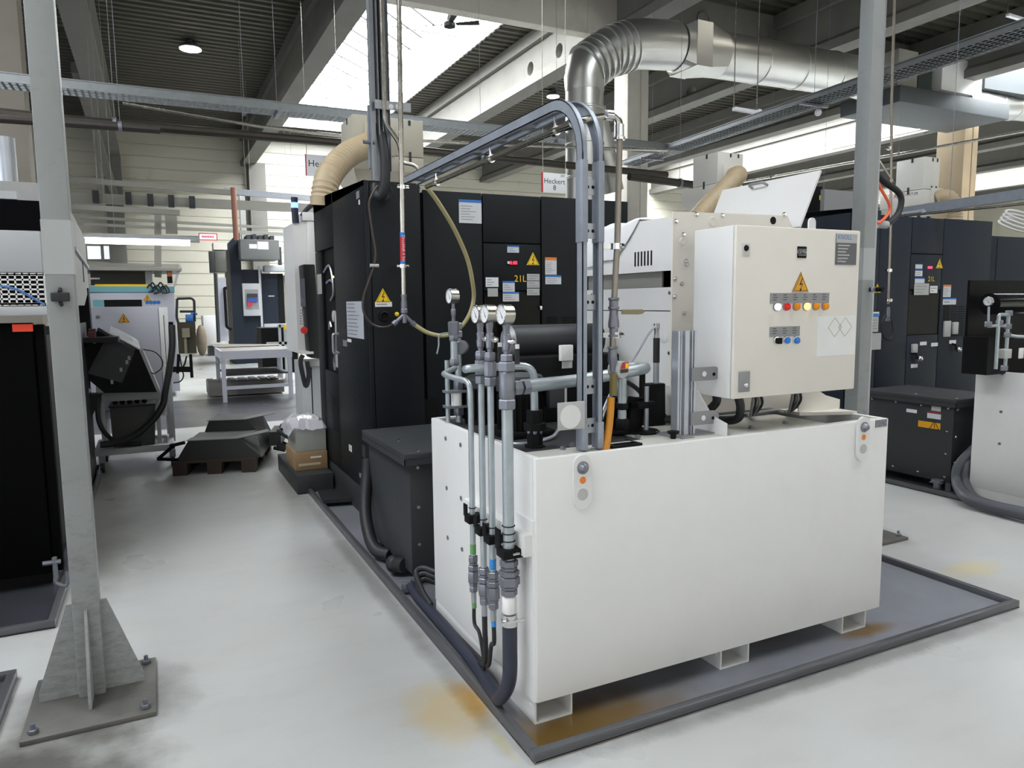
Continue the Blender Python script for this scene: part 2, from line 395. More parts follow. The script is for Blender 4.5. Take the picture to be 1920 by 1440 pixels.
for i, (a, c) in enumerate(SKY):
    ya, yb = SKYY[i]
    w = MB(); w.box(a, c, ya, yb, ZD+.32, ZD+.36); o = struct('window_%d' % (i+1), w, glow if i else glow_front, label='translucent roof light strip %s' % ('over the machines' if i == 1 else 'out of sight along the roof'))
    k = MB(); k.box(a-.05, a, ya, yb, ZD, ZD+.36); k.box(c, c+.05, ya, yb, ZD, ZD+.36); k.box(a, c, yb, yb+.05, ZD, ZD+.36); k.box(a, c, ya-.05, ya, ZD, ZD+.36)
    struct('curb', k, frame_white, o)
    if i == 1:
        g = MB(); y = 12.4
        while y < 28: g.bar((a, y, ZD+.24), (c, y, ZD+.24), .06, .05); y += 1.38
        struct('cross_bar', g, grey_plate, o)
        g = MB(); y = 9.
        while y < 28:
            g.bar((a+.05, y, ZD+.21), (c-1.2, y+1.95, ZD+.21), .055, .04); y += .92
        struct('diagonal_bar', g, grey_plate, o)
a, c, ya, yb = FRONT_SKY
o = struct('window_20', MB().box(a, c, ya, yb, ZD+.32, ZD+.36), glow_front, label='roof light above the white tank')
k = MB(); k.box(a-.05, a, ya, yb, ZD, ZD+.36); k.box(c, c+.05, ya, yb, ZD, ZD+.36); k.box(a, c, yb, yb+.05, ZD, ZD+.36); k.box(a, c, ya-.05, ya, ZD, ZD+.36); struct('curb', k, frame_white, o)
# unseen window lights added behind the camera and at left to brighten upright faces
def wall_glow(name, col, e):
    m_ = mat(name, (.8, .8, .8), .3, emit=col, estr=e); return m_
gb = wall_glow('fill_light_pane', (1, .98, .93), 1.2); gl = wall_glow('fill_light_pane_left', (.84, .90, 1.0), 4.2)
wi = 7
for x in (-9, -4, 1, 6, 11, 16):
    o = struct('window_%d' % wi, MB().box(x, x+4.2, YW0, YW0+.03, 1.2, 6.0), gb, label='added unseen fill light window in the wall behind the photographer'); wi += 1
    k = MB(); k.box(x-.1, x, YW0, YW0+.08, 1.1, 6.1); k.box(x+4.2, x+4.3, YW0, YW0+.08, 1.1, 6.1); k.box(x-.1, x+4.3, YW0, YW0+.08, 1.1, 1.2); k.box(x-.1, x+4.3, YW0, YW0+.08, 6.0, 6.1); k.box(x+2.05, x+2.15, YW0+.03, YW0+.08, 1.2, 6.0); struct('window_frame', k, frame_white, o)
for y in (-6, -1, 4, 9):
    o = struct('window_%d' % wi, MB().box(XW0, XW0+.03, y, y+4.2, 1.2, 6.0), gl, label='added unseen fill light window in the left wall'); wi += 1
    k = MB(); k.box(XW0, XW0+.08, y-.1, y, 1.1, 6.1); k.box(XW0, XW0+.08, y+4.2, y+4.3, 1.1, 6.1); k.box(XW0, XW0+.08, y-.1, y+4.3, 1.1, 1.2); k.box(XW0, XW0+.08, y-.1, y+4.3, 6.0, 6.1); struct('window_frame', k, frame_white, o)
# precast roof beams running into the hall, some with round openings
def holed_web(mb, x0, x1, y0, y1, z0, z1, holes):
    ys = [y0]
    for hy, hz, r in holes: ys += [hy-.4, hy+.4]
    ys.append(y1)
    for i in range(0, len(ys), 2):
        if ys[i+1] > ys[i]+.01: mb.box(x0, x1, ys[i], ys[i+1], z0, z1)
    for hy, hz, r in holes:
        n = 32; V = {}
        for X in (x0, x1):
            ci, ou = [], []
            for k in range(n):
                t = 2*math.pi*k/n+math.pi/4; ct, st = math.cos(t), math.sin(t); s_ = 1/max(abs(ct), abs(st))
                ci.append(mb.v((X, hy+r*ct, hz+r*st)))
                py_, pz_ = ct*s_, st*s_
                ou.append(mb.v((X, hy+.4*py_, z0+(z1-z0)*(pz_+1)/2)))
            for k in range(n): mb.f([ci[k], ci[(k+1) % n], ou[(k+1) % n], ou[k]])
            V[X] = ci
        for k in range(n): mb.f([V[x0][k], V[x0][(k+1) % n], V[x1][(k+1) % n], V[x1][k]])
ti = 1
for xl, holes in ((-5.8, []), (-1.2, []), (3.3, []), (8.55, [(13.75, 7.42, .16), (15.1, 7.42, .16), (16.52, 7.42, .16)]), (13.2, [(14.68, 7.25, .19), (16.1, 7.25, .19)]), (17.9, []),
                  (22.3, [(15.65, 7.17, .23)]), (27, []), (31.5, []), (36.8, []), (41, [])):
    m = MB()
    m.prism([(xl, 6.97), (xl+.46, 6.97), (xl+.46, 7.16), (xl+.34, 7.26), (xl+.12, 7.26), (xl, 7.16)], 'y', YW0, YW1)
    m.box(xl, xl+.46, YW0, YW1, 7.9, ZD)
    holed_web(m, xl+.12, xl+.34, YW0, YW1, 7.26, 7.9, holes)
    struct('trim_%d' % ti, m, concrete, label='precast concrete roof beam running into the hall'); ti += 1
m = MB(); m.box(-7, 9.1, 12.78, 13.05, 6.95, ZD, .02)
struct('trim_%d' % ti, m, concrete_light, label='deep light concrete girder across the hall'); ti += 1
m = MB(); m.box(9.63, 20.2, 13.1, 13.4, 6.95, ZD)
for hx in (11.15, 12.9): m.lathe((hx, 13.11, 7.78), (0, -1, 0), [(0, .19), (.03, .19), (.03, .15), (.0, .15)], 24)
struct('trim_%d' % ti, m, concrete, label='dark girder behind the big air duct'); ti += 1
# concrete columns
for x0, x1, y0, y1, mt, lb in ((9.1, 9.63, 13.0, 13.5, concrete_light, 'concrete hall column behind the vertical duct'),
                               (20.25, 20.85, 13.0, 13.8, mat('brown_concrete', lin((112, 98, 76)), .85, var=.1, scale=2, bump=.2), 'brownish concrete hall column at right'),
                               (-2.25, -1.5, 13.0, 13.5, mat('grey_concrete', lin((138, 132, 122)), .85, var=.1, scale=2, bump=.2), 'concrete hall column at far left'),
                               (-1.25, -.72, 29.4, 30, concrete, 'far wall column at left'), (3.5, 4.1, 29.3, 30, concrete, 'far wall column below the dark roof beam')):
    m = MB().box(x0, x1, y0, y1, 0, 8.2 if y0 < 20 else 7.0, .015)
    if y0 == 13.0 and x0 > 5: m.box(x0+.33, x0+.36, y0-.02, y0, 0, 6.9)
    struct('trim_%d' % ti, m, mt, label=lb); ti += 1
# diagonal roof brace beside the left post
struct('trim_%d' % ti, MB().bar((-1.3, 20.5, 7.3), (-.9, 29.6, 5.3), .2, .25), concrete, label='sloping brace at the far left roof corner'); ti += 1
# ------------------------------------------------------------------ lamps
lamp_mat = mat('lamp_glow', (1, 1, 1), .5, emit=(1, .93, .82), estr=30.)
lamp_off = mat('lamp_white', lin((225, 228, 230)), .4)
tube_glow = mat('tube_glow', (1, 1, 1), .4, emit=(.93, .95, 1.), estr=4.5)
def high_bay(x, y, z, label, r=.2):
    t = thing('high_bay_lamp', label, 'lamp', (x, y, z), 'high bay lamps under the roof')
    m = MB(); m.lathe((x, y, z), (0, 0, 1), [(0, r), (.02, r+.01), (.1, r*.8), (.14, r*.5), (.15, .06), (max(ZD-z, .16), .05)], 20); part('housing', m, galv, t)
    m = MB(); m.lathe((x, y, z-.012), (0, 0, 1), [(0, r*.95), (.012, r*.95)], 20); part('lens', m, lamp_mat, t)
    return t
p = onZ(357, 92, 8.0); high_bay(p.x, p.y, 8.0, 'bright round lamp under the dark roof at upper left', .26)
p = onZ(1037, 181, 8.0); high_bay(p.x, p.y, 8.0, 'bright round lamp seen just above the bend of the cable arch', .2)
for X in (1.2, 11.4):
    for Y in (7.5,): high_bay(X, Y, 7.9, 'bright round lamp under the roof above the %s' % ('grey floor at left' if X < 5 else 'right hand machines'), .26)
def hang_lamp(p, d, L_, label):
    t = thing('hanging_lamp', label, 'lamp', p, 'unlit linear lamps hung on wires')
    p = Vector(p); d = Vector(d).normalized(); q = p+d*L_; u = UZ
    part('lamp_body', MB().bar(p, q, .07, .05), lamp_off, t)
    part('end_cap', MB().bar(q-d*.0, q+d*.06, .09, .09), lamp_off, t)
    w = MB(); w.cyl(p+UZ*.02, (p.x, p.y, ZD), .008, 6); part('wire', w, steel, t)
    w = MB(); w.cyl(q+UZ*.02, (q.x, q.y, ZD), .008, 6); part('wire', w, steel, t)
a, b_ = onY(1376, 204, 9.0), onY(1419, 211, 9.0); hang_lamp(a, b_-a, (b_-a).length, 'white hanging lamp bar on two wires below the round duct')
a, b_ = onY(1889, 28, 9.0), onY(1935, 42, 9.0); hang_lamp(a, b_-a, (b_-a).length, 'white hanging lamp bar on wires at the upper right edge')
# ceiling fan in front of the roof light
p = onY(843, 46, 14.6); t = thing('ceiling_fan', 'dark ceiling fan with three blades below the bright roof light', 'fan', p)
part('down_rod', MB().cyl(p+UZ*.05, (p.x, p.y, ZD+.3), .02, 8), soot, t)
part('motor', MB().lathe(p-UZ*.07, UZ, [(0, .05), (.02, .12), (.1, .12), (.14, .06), (.22, .05), (.3, .02)], 20), soot, t)
for ang in (172, -6, 285):
    a = math.radians(ang); d = (AX_R*math.cos(a)+Vector((AX_F.x, AX_F.y, 0))*math.sin(a)); d.z = 0; d.normalize(); n = d.cross(UZ)
    q0, q1 = p+d*.13, p+d*.62
    part('blade', MB().slab([q0-n*.045-UZ*.01, q1-n*.07-UZ*.02, q1+n*.07+UZ*.02, q0+n*.045+UZ*.01], (0, 0, .008)), soot, t)
# ------------------------------------------------------------------ overhead trays and pipes
tray_galv = mat('tray_galvanized', lin((128, 132, 134)), .42, .7, var=.1, scale=12)
def tray_x(name, label, x0, x1, y, z, w=.2, h=.06, grp=None, sl=.0):
    t = thing(name, label, 'cable tray', ((x0+x1)/2, y, z), grp)
    m = MB()
    for yy in (y, y+w): m.box(x0, x1, yy-.004, yy+.004, z, z+h); m.box(x0, x1, yy-.012, yy+.012, z+h, z+h+.012)
    part('side_rail', m, tray_galv, t)
    m = MB(); x = x0
    while x < x1: m.box(x, x+.03, y, y+w, z, z+.006); x += .075
    for k in range(4): m.box(x0, x1, y+w*k/3-.006, y+w*k/3+.006, z-.003, z+.003)
    part('mesh_floor', m, tray_galv, t)
    x = x0+4.9
    while x < x1: m = MB(); m.box(x, x+.05, y-.03, y+w+.03, z-.04, z-.005); m.cyl((x+.02, y+w/2, z-.03), (x+.02, y+w/2, ZD), .003, 6); part('support_hanger', m, fitting, t); x += 5.1
    return t
p0 = onZ(115, 141, 4.5); tray_x('cable_tray', 'perforated galvanized cable tray crossing the whole upper picture to the right', -3.2, 8.75, p0.y+.1, 4.38, .35, .1)
a, b_ = onZ(1205, 306, 4.42), onZ(1920, 70, 4.42); d = (b_-a); a = a-d*.02; b_ = b_+d*.25
t = thing('mesh_cable_tray', 'wire mesh cable tray rising to the upper right corner', 'cable tray', (a+b_)/2)
n = Vector((d.y, -d.x, 0)).normalized(); m = MB()
for k in (0, .42): m.bar(a+n*k, b_+n*k, .01, .05); m.bar(a+n*k+UZ*.035, b_+n*k+UZ*.035, .025, .012)
part('side_rail', m, tray_galv, t)
m = MB(); L_ = (b_-a).length; i = 0.
while i < L_: q = a+(b_-a)*(i/L_)-UZ*.03; m.bar(q, q+n*.42, .008, .008); i += .08
for k in range(7): m.bar(a+n*(.42*k/6)-UZ*.035, b_+n*(.42*k/6)-UZ*.035, .007, .007)
part('mesh_floor', m, tray_galv, t)
m = MB()
for k in (.08, .14, .2, .27, .33): m.tube([a+n*k-UZ*.015, a+d*.5+n*(k+.02)-UZ*.01, b_+n*k-UZ*.015], .02, 8)
part('cable', m, rubber, t)
i = .8
while i < L_: m = MB(); q = a+(b_-a)*(i/L_)+n*.21; m.bar(q-n*.25-UZ*.05, q+n*.25-UZ*.05, .04, .03); m.cyl(q-UZ*.05, (q.x, q.y, ZD), .003, 6); part('support_hanger', m, fitting, t); i += 4.
p = onZ(1534, 211, 4.3); single('white_beacon', 'small white dome fixed under the mesh cable tray', 'lamp', MB().ball(p, .05, 12), lamp_off)
def pipe_run(name, label, pts, r, mt, hang=4.7, cat='pipe', n=10):
    t = thing(name, label, cat, pts[0])
    part('pipe', MB().tube(pts, r, n), mt, t)
    a, b_ = Vector(pts[0]), Vector(pts[-1]); L_ = (b_-a).length; i = hang*.3
    while i < L_:
        m = MB(); q = a+(b_-a)*(i/L_); m.lathe(q-(b_-a).normalized()*.02, b_-a, [(0, r+.012), (.04, r+.012)], 12); m.cyl(q+UZ*r, (q.x, q.y, ZD), .003, 6); i += hang; part('pipe_support', m, fitting, t)
    return t
pipe_run('steel_pipe', 'dark thick pipe running below the cable tray across the hall', [onY(-60, 205, 10), onY(130, 225, 10), onY(640, 268, 10), onY(1250, 328, 10)], .055, mat('dark_pipe', lin((66, 62, 56)), .35, .6))
pipe_run('thin_steel_pipe', 'thin shiny pipe sagging above the dark thick pipe', [onY(230, 193, 10.4), onY(480, 236, 10.4), onY(640, 255, 10.4), onY(900, 270, 10.4), onY(1250, 282, 10.4)], .022, steel)
pipe_run('black_pipe', 'dark pipe beside the dark thick pipe at upper left', [onY(-60, 218, 9.6), onY(140, 231, 9.6), onY(300, 243, 9.6)], .05, mat('dark_pipe_b', lin((58, 54, 50)), .45, .3))
# pipes under the bright roof beams at right
for i, (q0, q1, Y0, Y1, r) in enumerate((((1385, 343), (2000, 232), 16, 9.0, .03), ((1560, 280), (1990, 185), 17.5, 12., .035), ((1180, 331), (1650, 392), 9.4, 9.4, .06))):
    a, b_ = onY(*q0, Y0), onY(*q1, Y1)
    pipe_run('steel_pipe', ('thin bright pipe below the bright roof beam right of the lid', 'thin bright pipe below the roof beam at the right edge', 'dark horizontal pipe behind the open white lid')[i], [a, b_], r, steel if i < 2 else MATS['dark_pipe'], 3.2)
# rails and lamps in front of the far wall at left
dull = mat('dull_rail', lin((142, 140, 132)), .5, .3)
def rail(name, label, q0, q1, Y, h, w, mt=None, cat='rail'):
    a, b_ = onY(*q0, Y), onY(*q1, Y); t = thing(name, label, cat, a)
    part('rail', MB().bar(a, b_, w, h), mt or dull, t)
    L_ = (b_-a).length; i = .5
    while i < L_: q = a+(b_-a)*(i/L_); part('hanger', MB().cyl(q, (q.x, q.y, ZD), .004, 6), dull, t); i += 4.6
    return t
rail('conduit_rail', 'grey rail highest in front of the far wall at left', (128, 336), (440, 362), 17, .1, .12)
rail('busbar_rail', 'wide grey busbar with dark boxes before the far wall', (132, 370), (590, 391), 18, .2, .12)
rail('conduit_rail', 'thin steel rail crossing behind the black machine top', (420, 358), (640, 377), 19, .14, .1, galv)
rail('conduit_rail', 'short grey rail ending above two square ducts', (134, 388), (337, 399), 15, .09, .1)
rail('conduit_rail', 'thin grey rail below the busbar', (150, 407), (600, 432), 21, .07, .07)
rail('conduit_rail', 'paired thin grey rail above the tube lamp', (158, 420), (560, 440), 22, .07, .07)
rail('steel_channel', 'dirty grey channel just above the lit tube lamp', (155, 443), (374, 449), 15, .12, .1)
rail('steel_channel', 'thin bright channel behind the grey switch box', (440, 437), (556, 443), 23, .05, .08, galv)
for i in range(5):
    p = onY((180, 241, 282, 321, 360)[i], (370, 373, 376, 378, 380)[i], 17.9); single('busbar_box', 'small dark tap off box on the wide busbar, %s from the left' % ('first', 'second', 'third', 'fourth', 'last')[i], 'box', MB().box(p.x-.06, p.x+.06, p.y-.1, p.y, p.z-.13, p.z+.13), anthracite, 'tap off boxes on the busbar')
a, b_ = onY(158, 450, 14.6), onY(356, 455, 14.6); t = thing('tube_lamp', 'long lit white tube lamp below the grey channel at left', 'lamp', a)
part('tube', MB().bar(a, b_, .12, .11), tube_glow, t); part('lamp_back', MB().bar(a+UZ*.07, b_+UZ*.07+UX*.15, .16, .05), galv, t)
a, b_ = onY(296, 400, 15.5), onY(296, 520, 15.5); single('square_duct', 'square steel post between tube lamp and teal machine', 'duct', MB().bar(a, b_, .12, .12), dull)
a, b_ = onY(320, 398, 15.5), onY(322, 438, 15.5); single('square_duct', 'short square duct hanging beside the square steel post', 'duct', MB().bar(a, b_, .2, .2), dull)
a, b_ = onY(437, 352, 16.5), onY(443, 450, 16.5); single('rusty_pipe', 'rust coloured vertical pipe above the dark far machine', 'pipe', MB().cyl(a, b_, .055, 10), mat('rust', lin((150, 104, 84)), .6))
a, b_ = onY(453, 362, 24), onY(458, 452, 24); single('grey_upright', 'pale vertical duct beside the rust coloured pipe', 'duct', MB().bar(a, b_, .16, .16), mat('pale_grey', lin((160, 160, 155)), .5))
p = onY(390, 444, 28); t = thing('wall_sign', 'small white sign with red border on the far wall', 'sign', p)
part('sign_board', MB().box(p.x-.28, p.x+.28, p.y-.02, p.y, p.z-.1, p.z+.1), white_ink, t)
m = MB()
for k in range(8): m.box(p.x-.2+.05*k, p.x-.165+.05*k, p.y-.022, p.y-.02, p.z-.035, p.z+.035)
for s_ in (-1, 1): m.box(p.x-.3, p.x+.3, p.y-.024, p.y-.02, p.z+s_*.11-.015, p.z+s_*.11+.015); m.box(p.x+s_*.29-.015, p.x+s_*.29+.015, p.y-.024, p.y-.02, p.z-.11, p.z+.11)
part('red_print', m, red_ink, t)
# bright window panes in the far wall at left
for i, (u0, u1) in enumerate(((163, 190), (194, 206))):
    a, b_ = onY(u0, 461, 29.9), onY(u1, 486, 29.9); o = struct('window_%d' % (5+i), MB().box(a.x, b_.x, 29.9, 29.95, b_.z, a.z), mat('pane_%d' % i, lin((225, 228, 232)), .4, emit=(.9, .95, 1), estr=.8))
    m = MB()
    for (x, x2, z0, z1) in ((a.x-.04, a.x, b_.z, a.z), (b_.x, b_.x+.04, b_.z, a.z), (a.x-.04, b_.x+.04, b_.z-.05, b_.z), (a.x-.04, b_.x+.04, a.z, a.z+.05)): m.box(x, x2, 29.86, 29.95, z0, z1)
    struct('window_frame', m, dull, o)
# ------------------------------------------------------------------ big round air duct
duct_mat = mat('spiral_duct', lin((190, 190, 186)), .36, .9, var=.02, scale=1.5)
YD = 10.6
def ringed(mb, p0, p1, r, every=.9, n=32):
    d = Vector(p1)-Vector(p0); L_ = d.length; prof = [(0, r)]; x = every
    while x < L_-.1: prof += [(x-.02, r), (x-.01, r+.015), (x+.01, r+.015), (x+.02, r)]; x += every
    prof.append((L_, r)); return mb.lathe(p0, d, prof, n)
t = thing('air_duct', 'big shiny round air duct bending from vertical to horizontal', 'duct', onY(1095, 250, YD))
def cpt(u, v, Y=YD): return onY(u, v, Y)
R_ = .40
vtop = cpt(1096, 170); vbot = Vector((vtop.x, YD, 3.2))
part('riser', ringed(MB(), vbot, vtop, R_*.78, .55), duct_mat, t)
e = [cpt(1096, 172), cpt(1100, 128), cpt(1140, 98), cpt(1185, 84), cpt(1225, 84), cpt(1262, 86)]
sp = smooth(e, 2); m = MB(); m.tube(sp, [R_*(.8+.2*min(1, k/6)) for k in range(len(sp))], 40); part('elbow', m, duct_mat, t, ang=24)
m = MB()
for (a, c) in ((1, 2), (2, 3)):
    for k in range(4): q = e[a]+(e[c]-e[a])*(k/4); d = (e[c]-e[a]); m.lathe(q-d.normalized()*.015, d, [(0, R_*.9), (.005, R_*(.92+.04*a)+.012), (.025, R_*(.92+.04*a)+.012), (.03, R_*.9)], 32)
part('seam', m, duct_mat, t)
a, b_ = cpt(1268, 90), cpt(1300, 92)
def trans(mb, p0, p1, r, s0, s1, zoff):  # round to square piece
    n = 32; ring0, ring1 = [], []
    for k in range(n):
        tt = 2*math.pi*k/n; c, s_ = math.cos(tt), math.sin(tt); q = 1/max(abs(c), abs(s_))
        ring0.append(mb.v(Vector(p0)+UY*(r*c)+UZ*(r*s_))); ring1.append(mb.v(Vector(p1)+UY*(s0*c*q)+UZ*(s1*s_*q)))
    for k in range(n): mb.f([ring0[k], ring0[(k+1) % n], ring1[(k+1) % n], ring1[k]])
    mb.f(ring0); mb.f(ring1[::-1])
m = MB(); x0 = cpt(1266, 88).x; zc = cpt(1300, 95).z
trans(m, (x0, YD, zc), (x0+.18, YD, zc), R_, .36, .36, 0); m.box(x0+.18, x0+.52, YD-.37, YD+.37, zc-.37, zc+.37); trans(m, (x0+.95, YD, zc), (x0+.52, YD, zc), R_*.98, .36, .36, 0)
part('square_section', m, duct_mat, t, ang=20)
part('main_run', ringed(MB(), (x0+.95, YD, zc), (13.3, YD, zc+.06), R_*.98, .95), duct_mat, t)
b0 = cpt(1108, 215); part('side_branch', MB().cyl(b0+Vector((.05, 0, .1)), b0+Vector((.5, .1, -1.2)), .2, 20), duct_mat, t)
# hanging air handling unit at right
YR = 11.6
t = thing('air_handler', 'grey ceiling air handling unit with white box and duct at upper right', 'air handler', onY(1760, 170, YR))
dg = mat('handler_grey', lin((74, 78, 80)), .6, .2)
q = [onY(1676, 185, YR), onY(1735, 213, YR), onY(1905, 170, YR), onY(1855, 140, YR)]
m = MB(); a, b_ = onY(1672, 190, YR), onY(1880, 165, YR); m.box(a.x, b_.x, YR-.2, YR+1.4, a.z-.05, a.z+.32, .02); part('hood', m, dg, t)
a, b_ = onY(1682, 172, YR), onY(1722, 98, YR); part('steel_box', MB().box(a.x, b_.x, YR, YR+.7, a.z, b_.z), mat('handler_pale', lin((150, 148, 140)), .5, .2), t)
a, b_ = onY(1765, 168, YR), onY(1844, 120, YR); part('white_box', MB().box(a.x, b_.x, YR, YR+.7, a.z, b_.z, .02), white_paint, t)
a, b_ = onY(1724, 168, YR), onY(1752, 128, YR); part('fan_housing', MB().box(a.x, b_.x, YR+.05, YR+.7, a.z, b_.z), mat('handler_dark', lin((40, 52, 50)), .5), t)
a, b_ = onY(1846, 165, YR), onY(1925, 105, YR); part('cone_section', MB().hexa([(a.x, YR, a.z), (b_.x, YR-.3, a.z-.1), (b_.x, YR+.9, a.z-.1), (a.x, YR+.8, a.z), (a.x, YR, b_.z-.2), (b_.x, YR-.3, b_.z+.2), (b_.x, YR+.9, b_.z+.2), (a.x, YR+.8, b_.z-.2)]), dg, t)
a, b_ = onY(1800, 195, YR+.3), onY(2010, 207, YR+.3); part('round_run', ringed(MB(), a, b_, .33, .7), duct_mat, t)
# silver riser at the left picture edge
a = onY(8, 258, 7.6); single('silver_riser', 'silver vertical pipe at the left picture edge behind the machine', 'pipe', MB().cyl((a.x, 7.6, a.z), (a.x, 7.6, 2.35), .075, 16), alu)
# ================================================================== FRONT CELL: drip tray, coolant tank, cabinet, conveyor
tray_mat = mat('tray_steel', lin((92, 93, 96)), .32, .35, var=.12, scale=4, dirt=lin((60, 60, 60)), dirt_amt=.5, dirt_scale=2)
def tray_with_stain():
    m = bpy.data.materials.new('tray_floor'); m.use_nodes = True; N, L = m.node_tree.nodes, m.node_tree.links; b = N['Principled BSDF']
    geo = N.new('ShaderNodeNewGeometry'); sep = N.new('ShaderNodeSeparateXYZ'); L.new(geo.outputs['Position'], sep.inputs[0])
    nz = N.new('ShaderNodeTexNoise'); nz.inputs['Scale'].default_value = 4; nz.inputs['Detail'].default_value = 6; L.new(geo.outputs['Position'], nz.inputs['Vector'])
    mx = N.new('ShaderNodeMix'); mx.data_type = 'RGBA'; L.new(nz.outputs['Fac'], mx.inputs[0]); mx.inputs[6].default_value = (*lin((128, 130, 136)), 1); mx.inputs[7].default_value = (*lin((150, 152, 159)), 1); col = mx.outputs[2]
    def M_(op, x, y):
        n = N.new('ShaderNodeMath'); n.operation = op
        for i, q in enumerate((x, y)):
            if isinstance(q, (int, float)): n.inputs[i].default_value = q
            else: L.new(q, n.inputs[i])
        return n.outputs[0]
    for cx, cy, rx, ry, amt, c in ((1.5, 2.37, .55, .2, .85, (122, 92, 24)), (1.3, 2.36, .25, .14, .6, (96, 70, 16)), (3.2, 2.42, .2, .07, .8, (128, 96, 38)), (2.75, 2.62, .3, .1, .3, (110, 96, 60))):
        dx = M_('DIVIDE', M_('SUBTRACT', sep.outputs[0], cx), rx); dy = M_('DIVIDE', M_('SUBTRACT', sep.outputs[1], cy), ry)
        d = M_('SQRT', M_('ADD', M_('MULTIPLY', dx, dx), M_('MULTIPLY', dy, dy)), 0); d = M_('ADD', d, M_('MULTIPLY', M_('SUBTRACT', nz.outputs['Fac'], .5), .9))
        r = N.new('ShaderNodeMapRange'); r.inputs[1].default_value = 1.1; r.inputs[2].default_value = .4; r.inputs[4].default_value = amt; L.new(d, r.inputs[0])
        q = N.new('ShaderNodeMix'); q.data_type = 'RGBA'; L.new(r.outputs[0], q.inputs[0]); L.new(col, q.inputs[6]); q.inputs[7].default_value = (*lin(c), 1); col = q.outputs[2]
    L.new(col, b.inputs['Base Color']); b.inputs['Roughness'].default_value = .22; b.inputs['Metallic'].default_value = .25
    return m
def drip_tray(x0, x1, y0, y1, label, fm, name='drip_tray', h=.045, w=.035):
    t = thing(name, label, 'tray', ((x0+x1)/2, (y0+y1)/2, 0), 'steel drip trays under the machines')
    part('tray_floor', MB().box(x0, x1, y0, y1, .002, .01), fm, t)
    m = MB(); m.box(x0, x1, y0, y0+w, .002, h, .004); m.box(x0, x1, y1-w, y1, .002, h, .004); m.box(x0, x0+w, y0+w, y1-w, .002, h, .004); m.box(x1-w, x1, y0+w, y1-w, .002, h, .004)
    part('rim', m, tray_mat, t); return t
drip_tray(1.17, 4.19, 2.235, 7.3, 'grey steel drip tray with yellow oil stain under the white coolant tank', tray_with_stain())
ZT = 1.105
def coolant_tank(x0, x1, y0, y1, label, near=True, grp='white coolant tanks'):
    t = thing('coolant_tank', label, 'tank', (x0, y0, .01), grp)
    m = MB()
    th = .03
    m.box(x0, x1, y0, y0+th, .115, ZT, .006)             # front sheet
    m.box(x0, x0+th, y0+th, y1, .115, ZT, .004); m.box(x1-th, x1, y0+th, y1, .115, ZT, .004); m.box(x0+th, x1-th, y1-th, y1, .115, ZT)
    m.box(x0+th, x1-th, y0+th, y1-th, .115, .14)
    part('tank_body', m, white_paint, t)
    if near:
        # vertical rolled edge on the left side near the front
        part('corner_fold', MB().prism([(x0-.012, y0+.01), (x0, y0+.005), (x0, y0+.16), (x0-.012, y0+.15)], 'z', .12, .86), white_paint, t)
    for xa in ((x0+.005, x0+.97, x1-.24) if near else (x0+.005,)):
        m = MB(); w_ = .175; m.box(xa, xa+.008, y0+.03 if xa < x0+.1 else y0+.03, y1, .01, .115); m.box(xa+w_-.008, xa+w_, y0+.03, y1, .01, .115); m.box(xa+.008, xa+w_-.008, y0+.03, y1, .01, .018)
        m.cyl((xa-.002, y0+.07, .07), (xa+.001, y0+.07, .07), .012, 10)
        part('skid', m, white_paint, t)
    return t
X0, X1, Y0, Y1 = 1.28, 3.29, 2.42, 3.59
tank = coolant_tank(X0, X1, Y0, Y1, 'large white sheet steel coolant tank standing in the middle of the picture')
top_white = mat('tank_top', lin((205, 203, 195)), .45, var=.03, scale=6, dirt=lin((120, 114, 100)), dirt_amt=.6, dirt_scale=4)
m = MB(); m.box(X0+.62, X1-.36, Y0+.03, Y1-.03, ZT-.02, ZT-.006); m.box(X0+.03, X0+.62, Y0+.03, Y0+.16, ZT-.02, ZT-.006); m.box(X1-.36, X1-.03, Y0+.03, Y0+.07, ZT-.02, ZT-.006)
part('top_plate', m, top_white, tank)
m = MB(); m.box(X0+.03, X0+.62, Y0+.16, Y1-.03, ZT-.022, ZT-.010); part('pump_plate', m, mat('pump_plate', lin((70, 70, 72)), .4, .3, dirt=lin((25, 25, 25)), dirt_amt=.7, dirt_scale=5), tank)
m = MB(); m.box(X1-.36, X1-.03, Y0+.07, Y1-.03, ZT-.12, ZT-.1); part('sump_floor', m, soot, tank)
m = MB(); 
for (x, y) in ((1.55, 2.6), (1.62, 2.62), (1.9, 2.62), (2.03, 2.66), (2.07, 2.62), (1.48, 2.56), (2.5, 2.55), (2.75, 2.58)): m.lathe((x, y, ZT-.006), UZ, [(0, .014), (.006, .014), (.007, .009), (.014, .009)], 8)
part('cover_bolt', m, fitting, tank, )
m = MB(); m.box(1.83, 1.836, 2.5, 2.62, ZT-.007, ZT-.004); part('lid_seam', m, soot, tank)
m = MB(); m.box(1.66, 1.81, 2.462, 2.474, ZT-.006, ZT+.006); m.box(1.66, 1.81, 2.502, 2.514, ZT-.006, ZT+.006); m.box(1.66, 1.676, 2.474, 2.502, ZT-.006, ZT+.006); m.box(1.794, 1.81, 2.474, 2.502, ZT-.006, ZT+.006)
part('sight_frame', m, soot, tank)
m = MB(); p = Vector((2.025, 2.53, ZT-.006)); m.lathe(p, UZ, [(0, .012), (.02, .014), (.022, .024), (.034, .026), (.036, .01)], 14); part('filler_knob', m, soot, tank)
m = MB(); m.box(2.05, 2.12, 2.5, 2.52, ZT-.006, ZT-.004); part('rating_label', m, grey_plate, tank)
m = MB()
for v_, u_ in ((822, 836), (834, 864), (915, 838), (934, 865), (1008, 840), (1030, 867)): q = onX(u_, v_, X0); m.lathe(q, -UX, [(0, .011), (.004, .011), (.006, .006)], 10)
